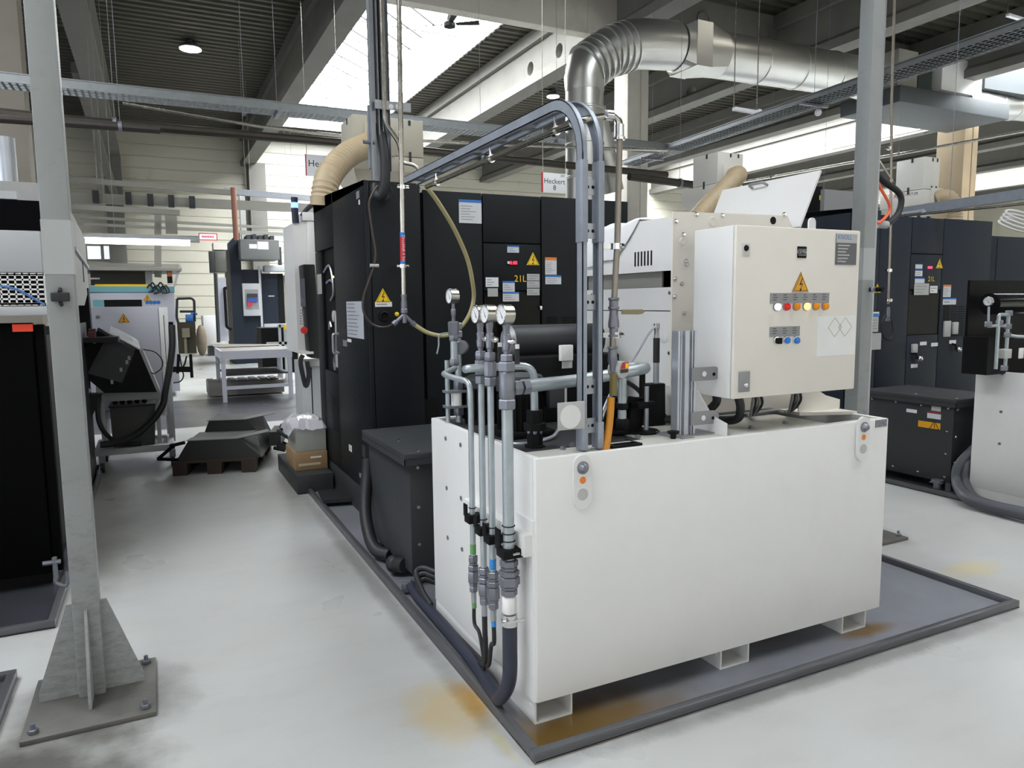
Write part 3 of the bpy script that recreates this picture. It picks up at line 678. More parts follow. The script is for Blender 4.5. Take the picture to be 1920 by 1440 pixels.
part('side_screw', m, fitting, tank)
# name plate at the upper right of the front and sump rim
q0, q1 = onY(1641.5, 788, Y0), onY(1662, 799, Y0); part('name_plate', MB().box(q0.x, q1.x, Y0-.003, Y0, q1.z, q0.z), mat('plate_print', lin((120, 120, 128)), .4, .4, var=.5, scale=60), tank)
m = MB(); m.hexa([(3.0, 2.72, ZT-.005), (3.285, 2.6, ZT-.005), (3.285, 2.74, ZT-.005), (3.0, 2.86, ZT-.005), (3.0, 2.72, ZT+.012), (3.285, 2.6, ZT+.012), (3.285, 2.74, ZT+.012), (3.0, 2.86, ZT+.012)]); part('rear_cover', m, cream_paint, tank)
for (cx, cz), nm in (((1.483, .995), 'left'), ((3.095, 1.02), 'right')):   # lifting eyes
    o = MB(); n = 24; R = .041; H = .068; pts = []
    for k in range(n+1): a = math.pi*k/n; pts.append((cx+R*math.cos(a), cz+H+R*math.sin(a)-.0))
    for k in range(n+1): a = math.pi+math.pi*k/n; pts.append((cx+R*math.cos(a), cz-H+R*math.sin(a)))
    o.prism(pts, 'y', Y0-.014, Y0-.001); e = part('lifting_lug', o, white_paint, tank)
    part('bolt', MB().lathe((cx, Y0-.014, cz+.058), -UY, [(0, .026), (.004, .026), (.006, .02), (.012, .018), (.022, .012), (.024, .0)], 18), fitting, e, 'grey round bolt head')
    part('orange_sticker', MB().lathe((cx, Y0-.0142, cz+.008), -UY, [(0, .0145), (.001, .0145)], 18), orange_ink, e)
    part('load_hole', MB().lathe((cx, Y0-.0142, cz-.05), -UY, [(0, .024), (.0012, .024)], 20), grey_label, e)
# ------------------------------------------------------------------ switch cabinet above the tank
CX0, CX1, CYF, CYB, CZ0, CZ1 = 2.283, 3.062, 2.445, 2.72, 1.265, 2.026
cab = thing('switch_cabinet', 'cream white electrical switch cabinet with signal lamps above the tank', 'cabinet', (CX0, CYB, CZ0))
part('cabinet_body', MB().box(CX0, CX1, CYF+.02, CYB, CZ0, CZ1, .006), white_paint, cab)
part('cabinet_door', MB().box(CX0, CX1, CYF, CYF+.0175, CZ0, CZ1, .007), cream_paint, cab)
def P(u, v): return onY(u, v, CYF)
q = P(1398, 467); k = part('key_switch', MB().box(q.x-.022, q.x+.022, CYF-.004, CYF, q.z-.03, q.z+.025, .001), mat('lock_plate', lin((205, 203, 196)), .4), cab)
part('key_hole', MB().lathe((q.x, CYF-.004, q.z+.004), -UY, [(0, .014), (.004, .012), (.005, .0)], 16), soot, k)
q = P(1503, 473); o = part('maker_badge', MB().box(q.x-.028, q.x+.028, CYF-.004, CYF, q.z-.026, q.z+.026, .001), soot, cab)
m = MB(); m.text('ICOTEC', (q.x, CYF-.0042, q.z), UX, UZ, .02); m.box(q.x-.024, q.x+.024, CYF-.0043, CYF-.004, q.z+.012, q.z+.0135); m.box(q.x-.024, q.x+.024, CYF-.0043, CYF-.004, q.z-.0135, q.z-.012); part('badge_print', m, white_ink, o)
q = P(1500.5, 535); tri_sign(cab, (q.x, CYF-.001, q.z), UX, .105, col=orange_y)
a, b_ = P(1571, 438), P(1604, 497); o = part('rating_plate', MB().box(a.x-.012, b_.x, CYF-.003, CYF, b_.z, a.z), mat('plate_dark', lin((92, 92, 96)), .4, .3), cab)
part('plate_header', MB().box(a.x-.012, b_.x, CYF-.004, CYF-.003, a.z-.042, a.z), grey_label, o)
part('maker_name', MB().text('KNOLL', ((a.x+b_.x)/2-.02, CYF-.0045, a.z-.017), UX, UZ, .03), blue_ink, o)
m = MB()
for i in range(6): zz = a.z-.054-.015*i; m.poly([(a.x, CYF-.0036, zz-.003), (a.x+.08-.012*(i % 3), CYF-.0036, zz-.003), (a.x+.08-.012*(i % 3), CYF-.0036, zz+.003), (a.x, CYF-.0036, zz+.003)])
m.text('CE', (a.x+.012, CYF-.0036, b_.z+.02), UX, UZ, .022); part('plate_print', m, grey_label, o)
for (u0, v0, u1, v1, n) in ((1444, 549.5, 1553.5, 568, 6), (1443, 613, 1498.5, 630, 3)):
    a, b_ = P(u0, v0), P(u1, v1); o = part('legend_plate', MB().box(a.x, b_.x, CYF-.003, CYF, b_.z, a.z), grey_plate, cab); m = MB(); st = (b_.x-a.x)/n
    for i in range(n):
        for k in range(3): m.poly([(a.x+st*(i+.25), CYF-.0034, a.z-.01-.011*k), (a.x+st*(i+.6+.1*(k % 2)), CYF-.0034, a.z-.01-.011*k), (a.x+st*(i+.6+.1*(k % 2)), CYF-.0034, a.z-.007-.011*k), (a.x+st*(i+.25), CYF-.0034, a.z-.007-.011*k)])
    part('legend_print', m, anthracite, o)
lampcol = [mat('lens_white', lin((240, 240, 250)), .25, emit=(.9, .92, 1), estr=.5), mat('lens_red', lin((205, 20, 24)), .25, emit=(.9, .02, .02), estr=.12), mat('lens_amber', lin((226, 140, 10)), .25), mat('lens_amber_lit', lin((255, 210, 100)), .3, emit=(1, .68, .2), estr=1.6)]
for i, u in enumerate((1455, 1473, 1491.5, 1510, 1528, 1545)):
    q = P(u, 575.5-.3*i); o = part('signal_lamp', MB().lathe((q.x, CYF, q.z), -UY, [(0, .019), (.006, .019), (.007, .016)], 18), grey_plate, cab)
    part('lamp_lens', MB().lathe((q.x, CYF-.007, q.z), -UY, [(0, .0165), (.01, .016), (.014, .01), (.015, .0)], 18), lampcol[(0, 1, 2, 3, 2, 2)[i]], o, ('white lens', 'red lens', 'amber lens', 'glowing amber lens', 'amber lens', 'amber lens')[i])
btn_blue = mat('button_blue', lin((36, 118, 205)), .35)
for i, u in enumerate((1455, 1473, 1491)):
    q = P(u, 638); o = part('push_button', MB().lathe((q.x, CYF, q.z), -UY, [(0, .019), (.008, .019), (.009, .016)], 18), chrome, cab)
    if i == 0: part('selector_knob', MB().box(q.x-.006, q.x+.014, CYF-.026, CYF-.009, q.z-.016, q.z+.012, .002), soot, o, 'black selector knob')
    else: part('button_cap', MB().lathe((q.x, CYF-.009, q.z), -UY, [(0, .0155), (.008, .015), (.01, .01)], 18), btn_blue, o, 'blue button cap')
a, b_ = P(1533, 593), P(1602, 664); o = part('taped_paper', MB().box(a.x, b_.x-.003, CYF-.0015, CYF, b_.z, a.z), mat('faded_paper', lin((226, 226, 224)), .6), cab)
m = MB(); cx, cz = (a.x+b_.x)/2+.02, (a.z+b_.z)/2+.04
for s_ in (0, 1):
    for k in range(2):
        c = (cx-.035+.07*k, cz); d = .045
        for i in range(4):
            p0 = (c[0]+d*math.cos(math.pi/2*i), c[1]+d*math.sin(math.pi/2*i)); p1 = (c[0]+d*math.cos(math.pi/2*(i+1)), c[1]+d*math.sin(math.pi/2*(i+1))); m.bar((p0[0], CYF-.0018, p0[1]), (p1[0], CYF-.0018, p1[1]), .0006, .003, up=(0, 1, 0))
part('faded_drawing', m, mat('faded_yellow', lin((222, 218, 180)), .6), o)
a, b_ = P(1384.5, 697), P(1403, 734); o = part('door_latch', MB().box(a.x, b_.x, CYF-.01, CYF, b_.z, a.z, .003), grey_plate, cab)
part('latch_screw', MB().lathe(((a.x+b_.x)/2+.006, CYF-.01, b_.z+.03), -UY, [(0, .011), (.005, .009), (.006, 0)], 12), chrome, o)
q = P(1530, 420); part('lifting_eye', MB().prism([(q.x-.022+.44*.1*0, CZ1-.003), (q.x+.022, CZ1-.003)]+[(q.x+.022*math.cos(math.pi*k/10), CZ1+.03+.022*math.sin(math.pi*k/10)) for k in range(11)], 'y', CYF+.02, CYF+.028), white_paint, cab)
# brackets that carry the cabinet
br = thing('cabinet_bracket', 'cream steel bracket with sloping front holding the cabinet above the tank, left one', 'bracket', (2.25, 2.5, ZT-.006), 'brackets below the switch cabinet')
part('bracket_plate', MB().prism([(2.46, ZT-.006), (2.46, ZT+.05), (2.56, ZT+.075), (2.66, CZ0+.02), (2.9, CZ0+.02), (2.9, ZT-.006)], 'x', 2.265, 2.271), white_paint, br)
part('bracket_foot', MB().box(2.272, 2.38, 2.6, 2.9, ZT-.0055, ZT), grey_plate, br)
br = thing('cabinet_bracket', 'cream steel bracket with sloping front holding the cabinet above the tank, right one', 'bracket', (3.0, 2.72, ZT-.006), 'brackets below the switch cabinet')
m = MB(); m.prism([(2.995, ZT+.012), (2.995, CZ0-.002), (3.06, CZ0-.002), (3.19, ZT+.09), (3.3, ZT+.06), (3.3, ZT+.012)], 'y', 2.722, 2.728); part('bracket_plate', m, cream_paint, br)
part('bolt_hole', MB().lathe((3.06, 2.722, ZT+.14), -UY, [(0, .012), (.001, .012)], 14), soot, br)
# hoses and cables below the cabinet
def hose(name, label, pts, r, mt, cat='hose', k=6, n=10, grp=None): return single(name, label, cat, MB().tube(smooth(pts, k), r, n), mt, grp)
hose('black_conduit', 'black corrugated conduit looping below the cabinet on the left', [(2.33, 2.6, CZ0), (2.34, 2.62, 1.22), (2.33, 2.72, 1.15), (2.3, 2.85, 1.128), (2.2, 3.0, 1.128)], .02, rubber)
hose('black_conduit', 'black corrugated conduit with white ferrule hanging under the cabinet', [(2.42, 2.56, CZ0), (2.44, 2.56, 1.2), (2.45, 2.6, 1.14), (2.4, 2.72, 1.126), (2.2, 2.86, 1.126)], .02, rubber)
for i in range(2):
    t = thing('cable_bundle', 'bundle of grey cables under the cabinet, %s' % ('middle one' if i == 0 else 'right one beside the bracket'), 'cables', (2.7+.2*i, 2.66, 1.12))
    for k in range(4):
        x = 2.62+.26*i+.012*k; part('cable', MB().tube(smooth([(x-.06, 2.6, CZ0), (x-.04+.01*k, 2.63, 1.2), (x+.02, 2.7, 1.13+.004*k), (x+.1, 2.8, 1.115)], 5), .007, 6), anthracite if k % 2 else grey_plate, t)
t = thing('cable_duct', 'long grey cable bundle lying along the tank top under the cabinet', 'cables', (2.7, 2.84, ZT-.006))
for k in range(5): part('cable', MB().tube(smooth([(2.28, 2.8+.012*k, 1.12), (2.6, 2.82+.012*k, 1.115+.006*(k % 2)), (2.95, 2.83+.012*k, 1.118)], 4), .008, 6), rubber if k % 2 else grey_plate, t)
# ------------------------------------------------------------------ chip conveyor housing
cv = thing('chip_conveyor', 'white chip conveyor housing standing behind the switch cabinet', 'conveyor', (2.7, 3.3, ZT))
KX, KX1, KY, KZ = 2.302, 3.1, 2.9, 2.135
m = MB(); m.prism([(KX, ZT-.004), (KX, KZ), (3.06, KZ+.012), (3.12, KZ-.08), (3.17, KZ-.1), (3.17, ZT-.004)], 'y', KY, KY+.012); part('end_plate', m, cream_paint, cv, 'cream end plate with bolts')
part('side_panel', MB().box(KX+.004, KX+.012, KY+.013, 3.74, ZT-.004, 1.65), white_paint, cv)
part('side_panel', MB().box(KX+.004, KX+.012, KY+.013, 3.74, 1.655, 1.77), white_paint, cv)
m = MB(); zt0, zt1 = 2.11, 2.13; ys = [(3.30, 3.74)]
m.hexa([(KX+.004, KY+.013, 1.852), (KX+.012, KY+.013, 1.852), (KX+.012, 3.74, 1.852), (KX+.004, 3.74, 1.852), (KX+.004, KY+.013, 2.112), (KX+.012, KY+.013, 2.112), (KX+.012, 3.74, 2.125), (KX+.004, 3.74, 2.125)])
part('upper_side_panel', m, white_paint, cv)
part('inner_frame', MB().box(KX+.1, 3.1, KY+.03, 3.74, ZT, 2.09), soot, cv)
part('slot_strip', MB().box(KX+.03, KX+.04, KY+.12, 3.72, 1.77, 1.86), mat('slot_strip', lin((150, 148, 142)), .4, .3), cv)
part('top_cover', MB().box(KX+.014, 3.1, KY+.014, 3.74, 2.092, 2.108), white_paint, cv)
m = MB()
for k in range(6): y = 3.07+.028*k; m.box(KX+.0015, KX+.004, y, y+.01, 1.885, 1.96)
part('vent_slot', m, soot, cv)
m = MB(); 
for (u, v) in ((1267, 415), (1305.5, 402), (1354, 404), (1265, 523), (1278, 532), (1286, 490), (1287, 496), (1265, 556), (1283, 587), (1281, 440), (1264, 634), (1470, 402)):
    q = onY(u, v, KY); m.lathe((q.x, KY, q.z), -UY, [(0, .012), (.004, .012), (.006, .008), (.012, .006)], 10)
part('plate_bolt', m, chrome, cv)
for (u, v, r) in ((1336, 415, .024), (1279, 452, .018)):
    q = onY(u, v, KY); part('hole_cap', MB().lathe((q.x, KY, q.z), -UY, [(0, r), (.004, r), (.006, r*.8), (.003, r*.75)], 20), cream_paint, cv)
q = onY(1449.5, 413.5, KY); part('round_hole', MB().lathe((q.x, KY, q.z), -UY, [(0, .02), (.002, .02)], 20), soot, cv, 'black round opening')
m = MB()
for (u, v) in ((1256, 549), (1255, 662), (1110, 553), (1108, 649)): q = onX(u, v, KX+.004); m.lathe(q, -UX, [(0, .01), (.004, .009), (.006, 0)], 8)
part('panel_screw', m, chrome, cv)
q = onX(1245, 632, KX+.004); part('cover_cap', MB().lathe(q, -UX, [(0, .03), (.003, .03), (.005, .025)], 20), white_paint, cv)
# crumpled white cloth lying over the housing
cl = MB(); N_ = 18; grid = {}
for i in range(N_):
    f = i/(N_-1); y = 3.17+.57*f; hang = .215*min(1, f/.42)+.015*math.sin(9*f)
    for j in range(12):
        s_ = j/11; wr = .008*math.sin(i*1.3+j*.7)*min(1, f*4)
        if s_ < .3: x, z = KX+.2-.2*(s_/.3), 2.128+.014*math.sin(i*.9)+.02*math.sin(2.2*f*3.14)*(1-s_/.3)
        else: q = (s_-.3)/.7; x, z = KX-.004-abs(wr)-.018*math.sin(q*3.1)*f, 2.128-q*hang
        grid[i, j] = cl.v((x, y, z))
for i in range(N_-1):
    for j in range(11): cl.f([grid[i, j], grid[i+1, j], grid[i+1, j+1], grid[i, j+1]])
o = single('white_cloth', 'crumpled white sheet hanging over the top of the conveyor housing', 'cloth', cl, mat('white_cloth', lin((232, 232, 234)), .7, var=.02), ang=180)
sm = o.modifiers.new('thick', 'SOLIDIFY'); sm.thickness = .003; sb = o.modifiers.new('sub', 'SUBSURF'); sb.levels = 1; sb.render_levels = 1
# open cover on top
lid = thing('conveyor_lid', 'open white lid standing slanted above the conveyor housing', 'lid', (3.18, 3.3, 2.09))
A, B, C, D = Vector((3.178, 2.915, 2.09)), Vector((3.322, 2.915, 2.398)), Vector((3.322, 3.68, 2.398)), Vector((3.178, 3.68, 2.09)); n = (B-A).cross(D-A).normalized()
m = MB(); m.slab([A, B, C, D], n*.012); part('lid_sheet', m, white_paint, lid)
c = (A+B*1.5+C*1.5+D)/5+(C-B)*.02; u = (C-B).normalized(); w = (B-A).normalized()
s_ = -1 if n.x > 0 else 1; nn = n*s_
if nn.x > 0: nn = -nn
m = MB(); c = onX(1423, 349, 3.29); c = A+w*((c-A).dot(w))+u*((c-A).dot(u)); base = nn*.012
m.tube(elbow([c-u*.06+base*0, c-u*.06+nn*.05, c+u*.06+nn*.05, c+u*.06+base*0], .02), .008, 10); part('handle', m, grey_plate, lid, 'grey bow handle')
part('lid_hinge', MB().cyl(A-u*.0+Vector((0, .02, -.004)), D-Vector((0, .02, .004)), .01, 10), fitting, lid)
q = B-w*.02+u*.02; part('corner_hole', MB().lathe(q, nn, [(0, .008), (.001, .008)], 10), soot, lid)
# black pump box and motor behind the tank, seen between the arch rails
t = thing('hydraulic_unit', 'dark pump unit with grey rounded motor on the tank behind the arch rails', 'pump', (1.8, 3.3, ZT))
part('unit_body', MB().box(1.62, 2.2, 3.2, 3.55, ZT-.01, 1.43, .01), soot, t)
part('motor', MB().cyl((1.66, 3.42, 1.5), (2.2, 3.42, 1.5), .085, 20), anthracite, t); part('motor_cap', MB().lathe((1.66, 3.42, 1.5), -UX, [(0, .085), (.02, .07), (.025, 0)], 20), grey_plate, t)
q = onY(1060, 665, 3.2); part('switch_box', MB().box(q.x-.04, q.x+.03, 3.17, 3.2, q.z-.03, q.z+.05, .004), white_paint, t); q = onY(1063, 683, 3.2); part('label', MB().box(q.x-.03, q.x+.03, 3.197, 3.2, q.z-.02, q.z+.015), paper, t)
q = onY(1057, 740, 3.2); part('white_strip', MB().box(q.x-.016, q.x+.016, 3.195, 3.2, q.z-.04, q.z+.04), paper, t)
# coolant pump motor with cooling fins behind the pipes
t = thing('pump_motor', 'black finned pump motor on the tank top behind the four pipes', 'pump', (1.45, 2.95, ZT))
m = MB(); m.cyl((1.5, 2.98, ZT-.01), (1.5, 2.98, 1.3), .1, 24)
for k in range(28): a = 2*math.pi*k/28; d = Vector((math.cos(a), math.sin(a), 0)); m.bar(Vector((1.5, 2.98, 1.2))+d*.095-UZ*.08, Vector((1.5, 2.98, 1.2))+d*.095+UZ*.08, .006, .03, up=d)
part('finned_body', m, soot, t); part('fan_cover', MB().lathe((1.5, 2.98, 1.3), UZ, [(0, .112), (.05, .112), (.07, .1), (.08, .05), (.082, 0)], 24), anthracite, t); part('flange', MB().box(1.38, 1.62, 2.86, 3.1, ZT-.012, ZT+.02, .004), soot, t)
q = Vector((1.64, 2.9, 1.27)); part('terminal_box', MB().box(1.6, 1.68, 2.88, 2.96, 1.22, 1.32, .006), anthracite, t)
t = thing('pump_motor', 'second black finned pump motor further back on the tank top', 'pump', (1.5, 3.35, ZT))
m = MB(); m.cyl((1.48, 3.38, ZT-.01), (1.48, 3.38, 1.28), .09, 20)
for k in range(24): a = 2*math.pi*k/24; d = Vector((math.cos(a), math.sin(a), 0)); m.bar(Vector((1.48, 3.38, 1.12))+d*.09, Vector((1.48, 3.38, 1.27))+d*.09, .006, .025, up=d)
part('finned_body', m, soot, t); part('fan_cover', MB().lathe((1.48, 3.38, 1.28), UZ, [(0, .1), (.04, .1), (.06, .06), (.062, 0)], 20), anthracite, t)
# black sensor stands
for i, (x, y, hh, kind) in enumerate(((1.9, 2.78, .22, 0), (2.0, 2.72, .21, 0), (2.17, 2.86, .21, 1))):
    t = thing('level_probe', ('black probe stand with round foot beside the amber hose', 'second black probe stand with round foot and grey rod', 'tall black probe stand with long rod beside the aluminium post')[i], 'sensor', (x, y, ZT-.006))
    if not kind:
        part('foot', MB().lathe((x, y, ZT-.006), UZ, [(0, .075), (.008, .078), (.014, .07), (.016, 0)], 24), soot, t)
        part('stand_body', MB().prism([(x-.075, ZT+.006), (x+.0, ZT+.006), (x+.02, ZT+.12), (x+.03, ZT+.15), (x-.04, ZT+.16), (x-.055, ZT+.1)], 'y', y+.01, y+.06), soot, t)
        part('rod', MB().cyl((x+.005, y-.02, ZT+.008), (x+.005, y-.02, ZT+hh), .011, 12), galv, t); part('clamp', MB().box(x-.05, x+.045, y-.035, y+.01, ZT+.11, ZT+.14, .004), soot, t)
        part('probe_head', MB().cyl((x-.005, y, ZT+.16), (x-.005, y, ZT+.27), .014, 12), soot, t); part('connector', MB().lathe((x-.005, y, ZT+.27), UZ, [(0, .012), (.03, .012), (.035, .008)], 12), chrome, t)
    else:
        part('stand_body', MB().hexa([(x-.06, y-.03, ZT-.006), (x+.05, y-.03, ZT-.006), (x+.05, y+.04, ZT-.006), (x-.06, y+.04, ZT-.006), (x-.05, y-.03, ZT+.2), (x+.045, y-.03, ZT+.2), (x+.045, y+.04, ZT+.2), (x-.05, y+.04, ZT+.2)], .006), soot, t)
        part('rod', MB().cyl((x+.01, y, ZT+.2), (x+.01, y, ZT+.3), .014, 12), galv, t); part('grip', MB().cyl((x+.01, y, ZT+.3), (x+.01, y, ZT+.42), .016, 12), rubber, t)
        part('tip', MB().lathe((x+.01, y, ZT+.42), UZ, [(0, .012), (.04, .012), (.045, .015), (.07, .015), (.072, .006)], 12), chrome, t)
hose('signal_cable', 'thin grey cable running from the tall probe tip down behind the amber hose', [(2.18, 2.86, 1.585), (2.12, 2.84, 1.55), (2.0, 2.8, 1.43), (1.85, 2.75, 1.3), (1.74, 2.7, 1.16)], .006, alu, 'cable')
hose('signal_cable', 'thin grey cable arching over the two probe stands', [(1.98, 2.72, 1.39), (1.92, 2.75, 1.36), (1.84, 2.75, 1.27), (1.76, 2.72, 1.14)], .006, alu, 'cable')
hose('grey_cable', 'grey cable lying across the pump plate below the square plate', [(1.30, 3.0, 1.105), (1.33, 2.8, 1.1), (1.42, 2.74, 1.1), (1.55, 2.78, 1.108), (1.63, 2.86, 1.12)], .008, alu, 'cable')
hose('black_cable', 'black cables lying loose behind the probe stands', [(1.95, 3.1, 1.35), (2.15, 3.05, 1.29), (2.24, 3.0, 1.2), (2.28, 2.9, 1.13)], .012, rubber, 'cable')
# slotted aluminium post beside the cabinet
ax, ay = 2.115, 2.575
t = thing('profile_post', 'slotted aluminium profile post standing on the tank left of the cabinet', 'post', (ax, ay, ZT-.006))
m = MB()
for sx in (-1, 1):
    m.box(ax+sx*.045-.006, ax+sx*.045+.006, ay-.022, ay+.022, ZT, 1.57)
m.box(ax-.012, ax+.012, ay-.022, ay+.022, ZT, 1.57); m.box(ax-.05, ax+.05, ay-.006, ay+.006, ZT, 1.57); m.box(ax-.034, ax-.028, ay-.02, ay+.02, ZT, 1.57); m.box(ax+.028, ax+.034, ay-.02, ay+.02, ZT, 1.57)
part('profile', m, alu, t); part('foot_plate', MB().box(ax-.09, ax+.19, ay-.04, ay+.08, ZT-.0055, ZT), grey_plate, t)
for z in (1.375, 1.175):
    o = MB(); o.prism([(ax+.02, z-.03), (ax+.15, z-.03)]+[(ax+.15+.03*math.sin(math.pi*k/8), z-.03*math.cos(math.pi*k/8)) for k in range(1, 8)]+[(ax+.15, z+.03), (ax+.02, z+.03)], 'y', ay-.032, ay-.025); o = part('side_strap', o, grey_plate, t)
    m = MB(); m.lathe((ax+.09, ay-.032, z), -UY, [(0, .012), (.001, .012)], 14); part('slot_hole', m, white_ink, o); m = MB(); m.lathe((ax+.145, ay-.032, z-.004), -UY, [(0, .008), (.004, .007), (.005, 0)], 12); part('screw', m, soot, o)
# ================================================================== CABLE ARCH, AIR LINE, PRESSURE PIPES
def sweep_yz(mb, path, h, x0, x1):
    """sweep a band of depth h (towards the inside of the bend) along path [(y,z)], between x0 and x1"""
    n = len(path); R0, R1 = [], []
    for i in range(n):
        a = Vector(path[max(i-1, 0)]); b = Vector(path[min(i+1, n-1)]); t = (b-a).normalized(); nn = Vector((t.y, -t.x))
        p = Vector(path[i]); q = p+nn*h
        R0.append((mb.v((x0, p.x, p.y)), mb.v((x1, p.x, p.y)), mb.v((x1, q.x, q.y)), mb.v((x0, q.x, q.y))))
    for i in range(n-1):
        for k in range(4): mb.f([R0[i][k], R0[i][(k+1) % 4], R0[i+1][(k+1) % 4], R0[i+1][k]])
    mb.f(R0[0][::-1]); mb.f(R0[-1])
YA, ZA, RA = 2.475, 2.527, .25
def apath(o=0.):
    p = [(YA+o, ZT), (YA+o, ZA-RA)]
    for k in range(1, 13): a = math.pi/2*k/12; p.append((YA+RA-(RA-o)*math.cos(a), ZA-RA+(RA-o)*math.sin(a)))
    p.append((4.68, ZA-o)); return p
arch = thing('cable_arch', 'galvanized cable ladder rising from the tank and bending back towards the black machine', 'cable ladder', (1.56, YA, ZT))
H = .046
for x0, x1, inner in ((1.524, 1.545, 1), (1.6, 1.621, -1)):
    m = MB(); w0 = (x0, x0+.004) if inner > 0 else (x1-.004, x1)
    sweep_yz(m, apath(0), H, *w0); sweep_yz(m, apath(0), .004, x0, x1); sweep_yz(m, apath(H-.004), .004, x0, x1)
    part('side_rail', m, galv_dull, arch)
    m = MB(); m.box(x0-.004, x1+.004, YA-.004, YA+H, ZT, ZT+.11, .002); part('foot_sleeve', m, galv_dull, arch)
    m = MB(); m.box(x0-.003, x1+.003, YA-.003, YA+H+.003, 1.935, 2.25, .002); part('splice_sleeve', m, galv_dull, arch)
m = MB()
y = 3.0
while y < 4.6: m.box(1.545, 1.6, y, y+.06, ZA-H+.003, ZA-H+.018); y += .3
part('rung', m, galv, arch)
for z in (1.2, 1.36, 1.70, 1.98, 2.15):
    m = MB(); m.box(1.545, 1.6, YA+.02, YA+.026, z-.03, z+.03); r = part('rung', m, galv, arch)
    m = MB()
    for x in (1.56, 1.584): m.lathe((x, YA+.02, z), -UY, [(0, .007), (.001, .007)], 10)
    part('rung_hole', m, soot, r)
a, b_ = onY(1043.5, 755, 2.47), onY(1093, 802, 2.47)
o = MB().box(a.x, b_.x, 2.455, 2.465, b_.z, a.z, .002); t = single('square_plate', 'square grey plate with large round opening clipped to the arch rail', 'plate', o, grey_label)
part('round_opening', MB().lathe(((a.x+b_.x)/2-.006, 2.455, (a.z+b_.z)/2-.003), -UY, [(0, .047), (.0012, .047)], 32), white_paint, t, 'round white opening')
# ---- compressed air line
air = thing('air_pipe', 'steel compressed air pipe hung below the arch and dropping beside its right rail', 'pipe', (1.70, 2.5, 1.5))
A, B = onX(800, 350, 1.57), onX(1068, 234, 1.57); C = onY(1162, 214, 2.5)
part('upper_run', MB().tube([A, B], .014, 12), steel, air)
part('cross_run', MB().tube(elbow([B, B+(B-A).normalized()*.08, C, (C.x, C.y, C.z-.1)], .05), .0145, 12), steel, air)
m = MB(); m.lathe(B, B-A, [(-.03, .019), (.03, .022), (.035, .016)], 14); m.lathe((C.x-.06, C.y+.01, C.z-.006), UX, [(0, .02), (.03, .021)], 14); m.lathe((C.x, C.y, C.z-.1), UZ, [(0, .022), (.012, .022), (.014, .018), (.06, .018)], 14); part('elbow_fitting', m, chrome, air)
m = MB()
for s_ in (.1, .55, .93): q = A+(B-A)*s_; m.lathe(q-(B-A).normalized()*.015, B-A, [(0, .021), (.03, .021)], 12); m.cyl(q, q+UZ*.06, .005, 6)
part('pipe_hanger', m, chrome, air)
bx, by = C.x-.012, 2.5
zz = lambda v: onY(1155, v, 2.5).z
part('drop_pipe', MB().tube([(C.x, C.y, C.z-.09), (bx+.004, by, zz(450)), (bx-.01, by, zz(560))], .0125, 12), mat('brown_steel', lin((142, 134, 124)), .32, .8, var=.08, scale=20), air)
for v in (462, 628):
    m = MB(); z = zz(v); m.lathe((bx-.004, by, z-.012), UZ, [(0, .022), (.024, .022)], 14); m.bar((bx-.06, by+.02, z), (bx, by, z), .012, .02); m.ball((bx+.014, by-.02, z), .012, 8); part('pipe_clamp', m, chrome, air)
m = MB(); z = zz(558)
m.lathe((bx-.012, by, z), -UZ, [(0, .022), (.008, .024), (.012, .019), (.035, .019), (.037, .024), (.045, .024), (.05, .017), (.085, .02), (.1, .023), (.12, .023), (.125, .018), (.15, .018), (.152, .023), (.16, .023)], 12); part('valve_body', m, fitting, air)
z = onY(1165, 585, 2.5).z; h = MB(); h.slab([(bx+.005, by-.03, z-.009), (bx+.08, by-.035, z-.011), (bx+.1, by-.035, z-.008), (bx+.112, by-.035, z), (bx+.1, by-.035, z+.01), (bx+.005, by-.03, z+.01)], (0, -.008, 0)); part('valve_handle', h, mat('brass_olive', lin((132, 122, 92)), .45, .1), air, 'olive lever')
part('lower_pipe', MB().cyl((bx-.016, by, zz(628)), (bx-.018, by, zz(660)), .0125, 12), MATS['brown_steel'], air)
m = MB(); z = zz(650); m.lathe((bx-.017, by, z), -UZ, [(0, .02), (.006, .022), (.01, .016), (.03, .019), (.06, .021), (.075, .013), (.1, .012)], 12); part('union_nut', m, fitting, air)
q = onY(1164, 693, 2.5); m = MB(); m.lathe(q+Vector((-.01, .04, 0)), Vector((.25, -1, 0)), [(0, .036), (.05, .036), (.055, .034)], 24); reg = part('flow_meter', m, grey_label, air)
m = MB(); f = q+Vector((.004, -.0155, 0)); d1 = Vector((1, .25, 0)).normalized(); m.slab([f-d1*.02+UZ*.005, f+d1*.03+UZ*.005, f+d1*.03+UZ*.03, f-d1*.005+UZ*.03], (0, -.002, 0)); part('red_yellow_label', m, red_ink, reg); m = MB(); m.slab([f+d1*.008+UZ*.006, f+d1*.03+UZ*.006, f+d1*.026+UZ*.026, f+d1*.008+UZ*.026], (0, -.003, 0)); part('yellow_label', m, yellow, reg)
m = MB(); m.slab([f-d1*.02-UZ*.012, f+d1*.026-UZ*.012, f+d1*.026+UZ*.002, f-d1*.02+UZ*.002], (0, -.002, 0)); part('scale_plate', m, anthracite, reg)
q0, q1, q2 = onY(1151, 700, 2.5), onY(1146, 745, 2.49), onY(1136, 846, 2.47)
part('hose_sleeve', MB().tube([q0, onY(1150, 742, 2.495)], .0165, 12), mat('olive_sleeve', lin((112, 100, 56)), .5), air)
part('amber_hose', MB().tube(smooth([q1, onY(1143, 790, 2.485), q2], 6), .0155, 12), mat('amber_hose', lin((196, 128, 24)), .3, var=.1, trans=.0), air, 'amber hose')
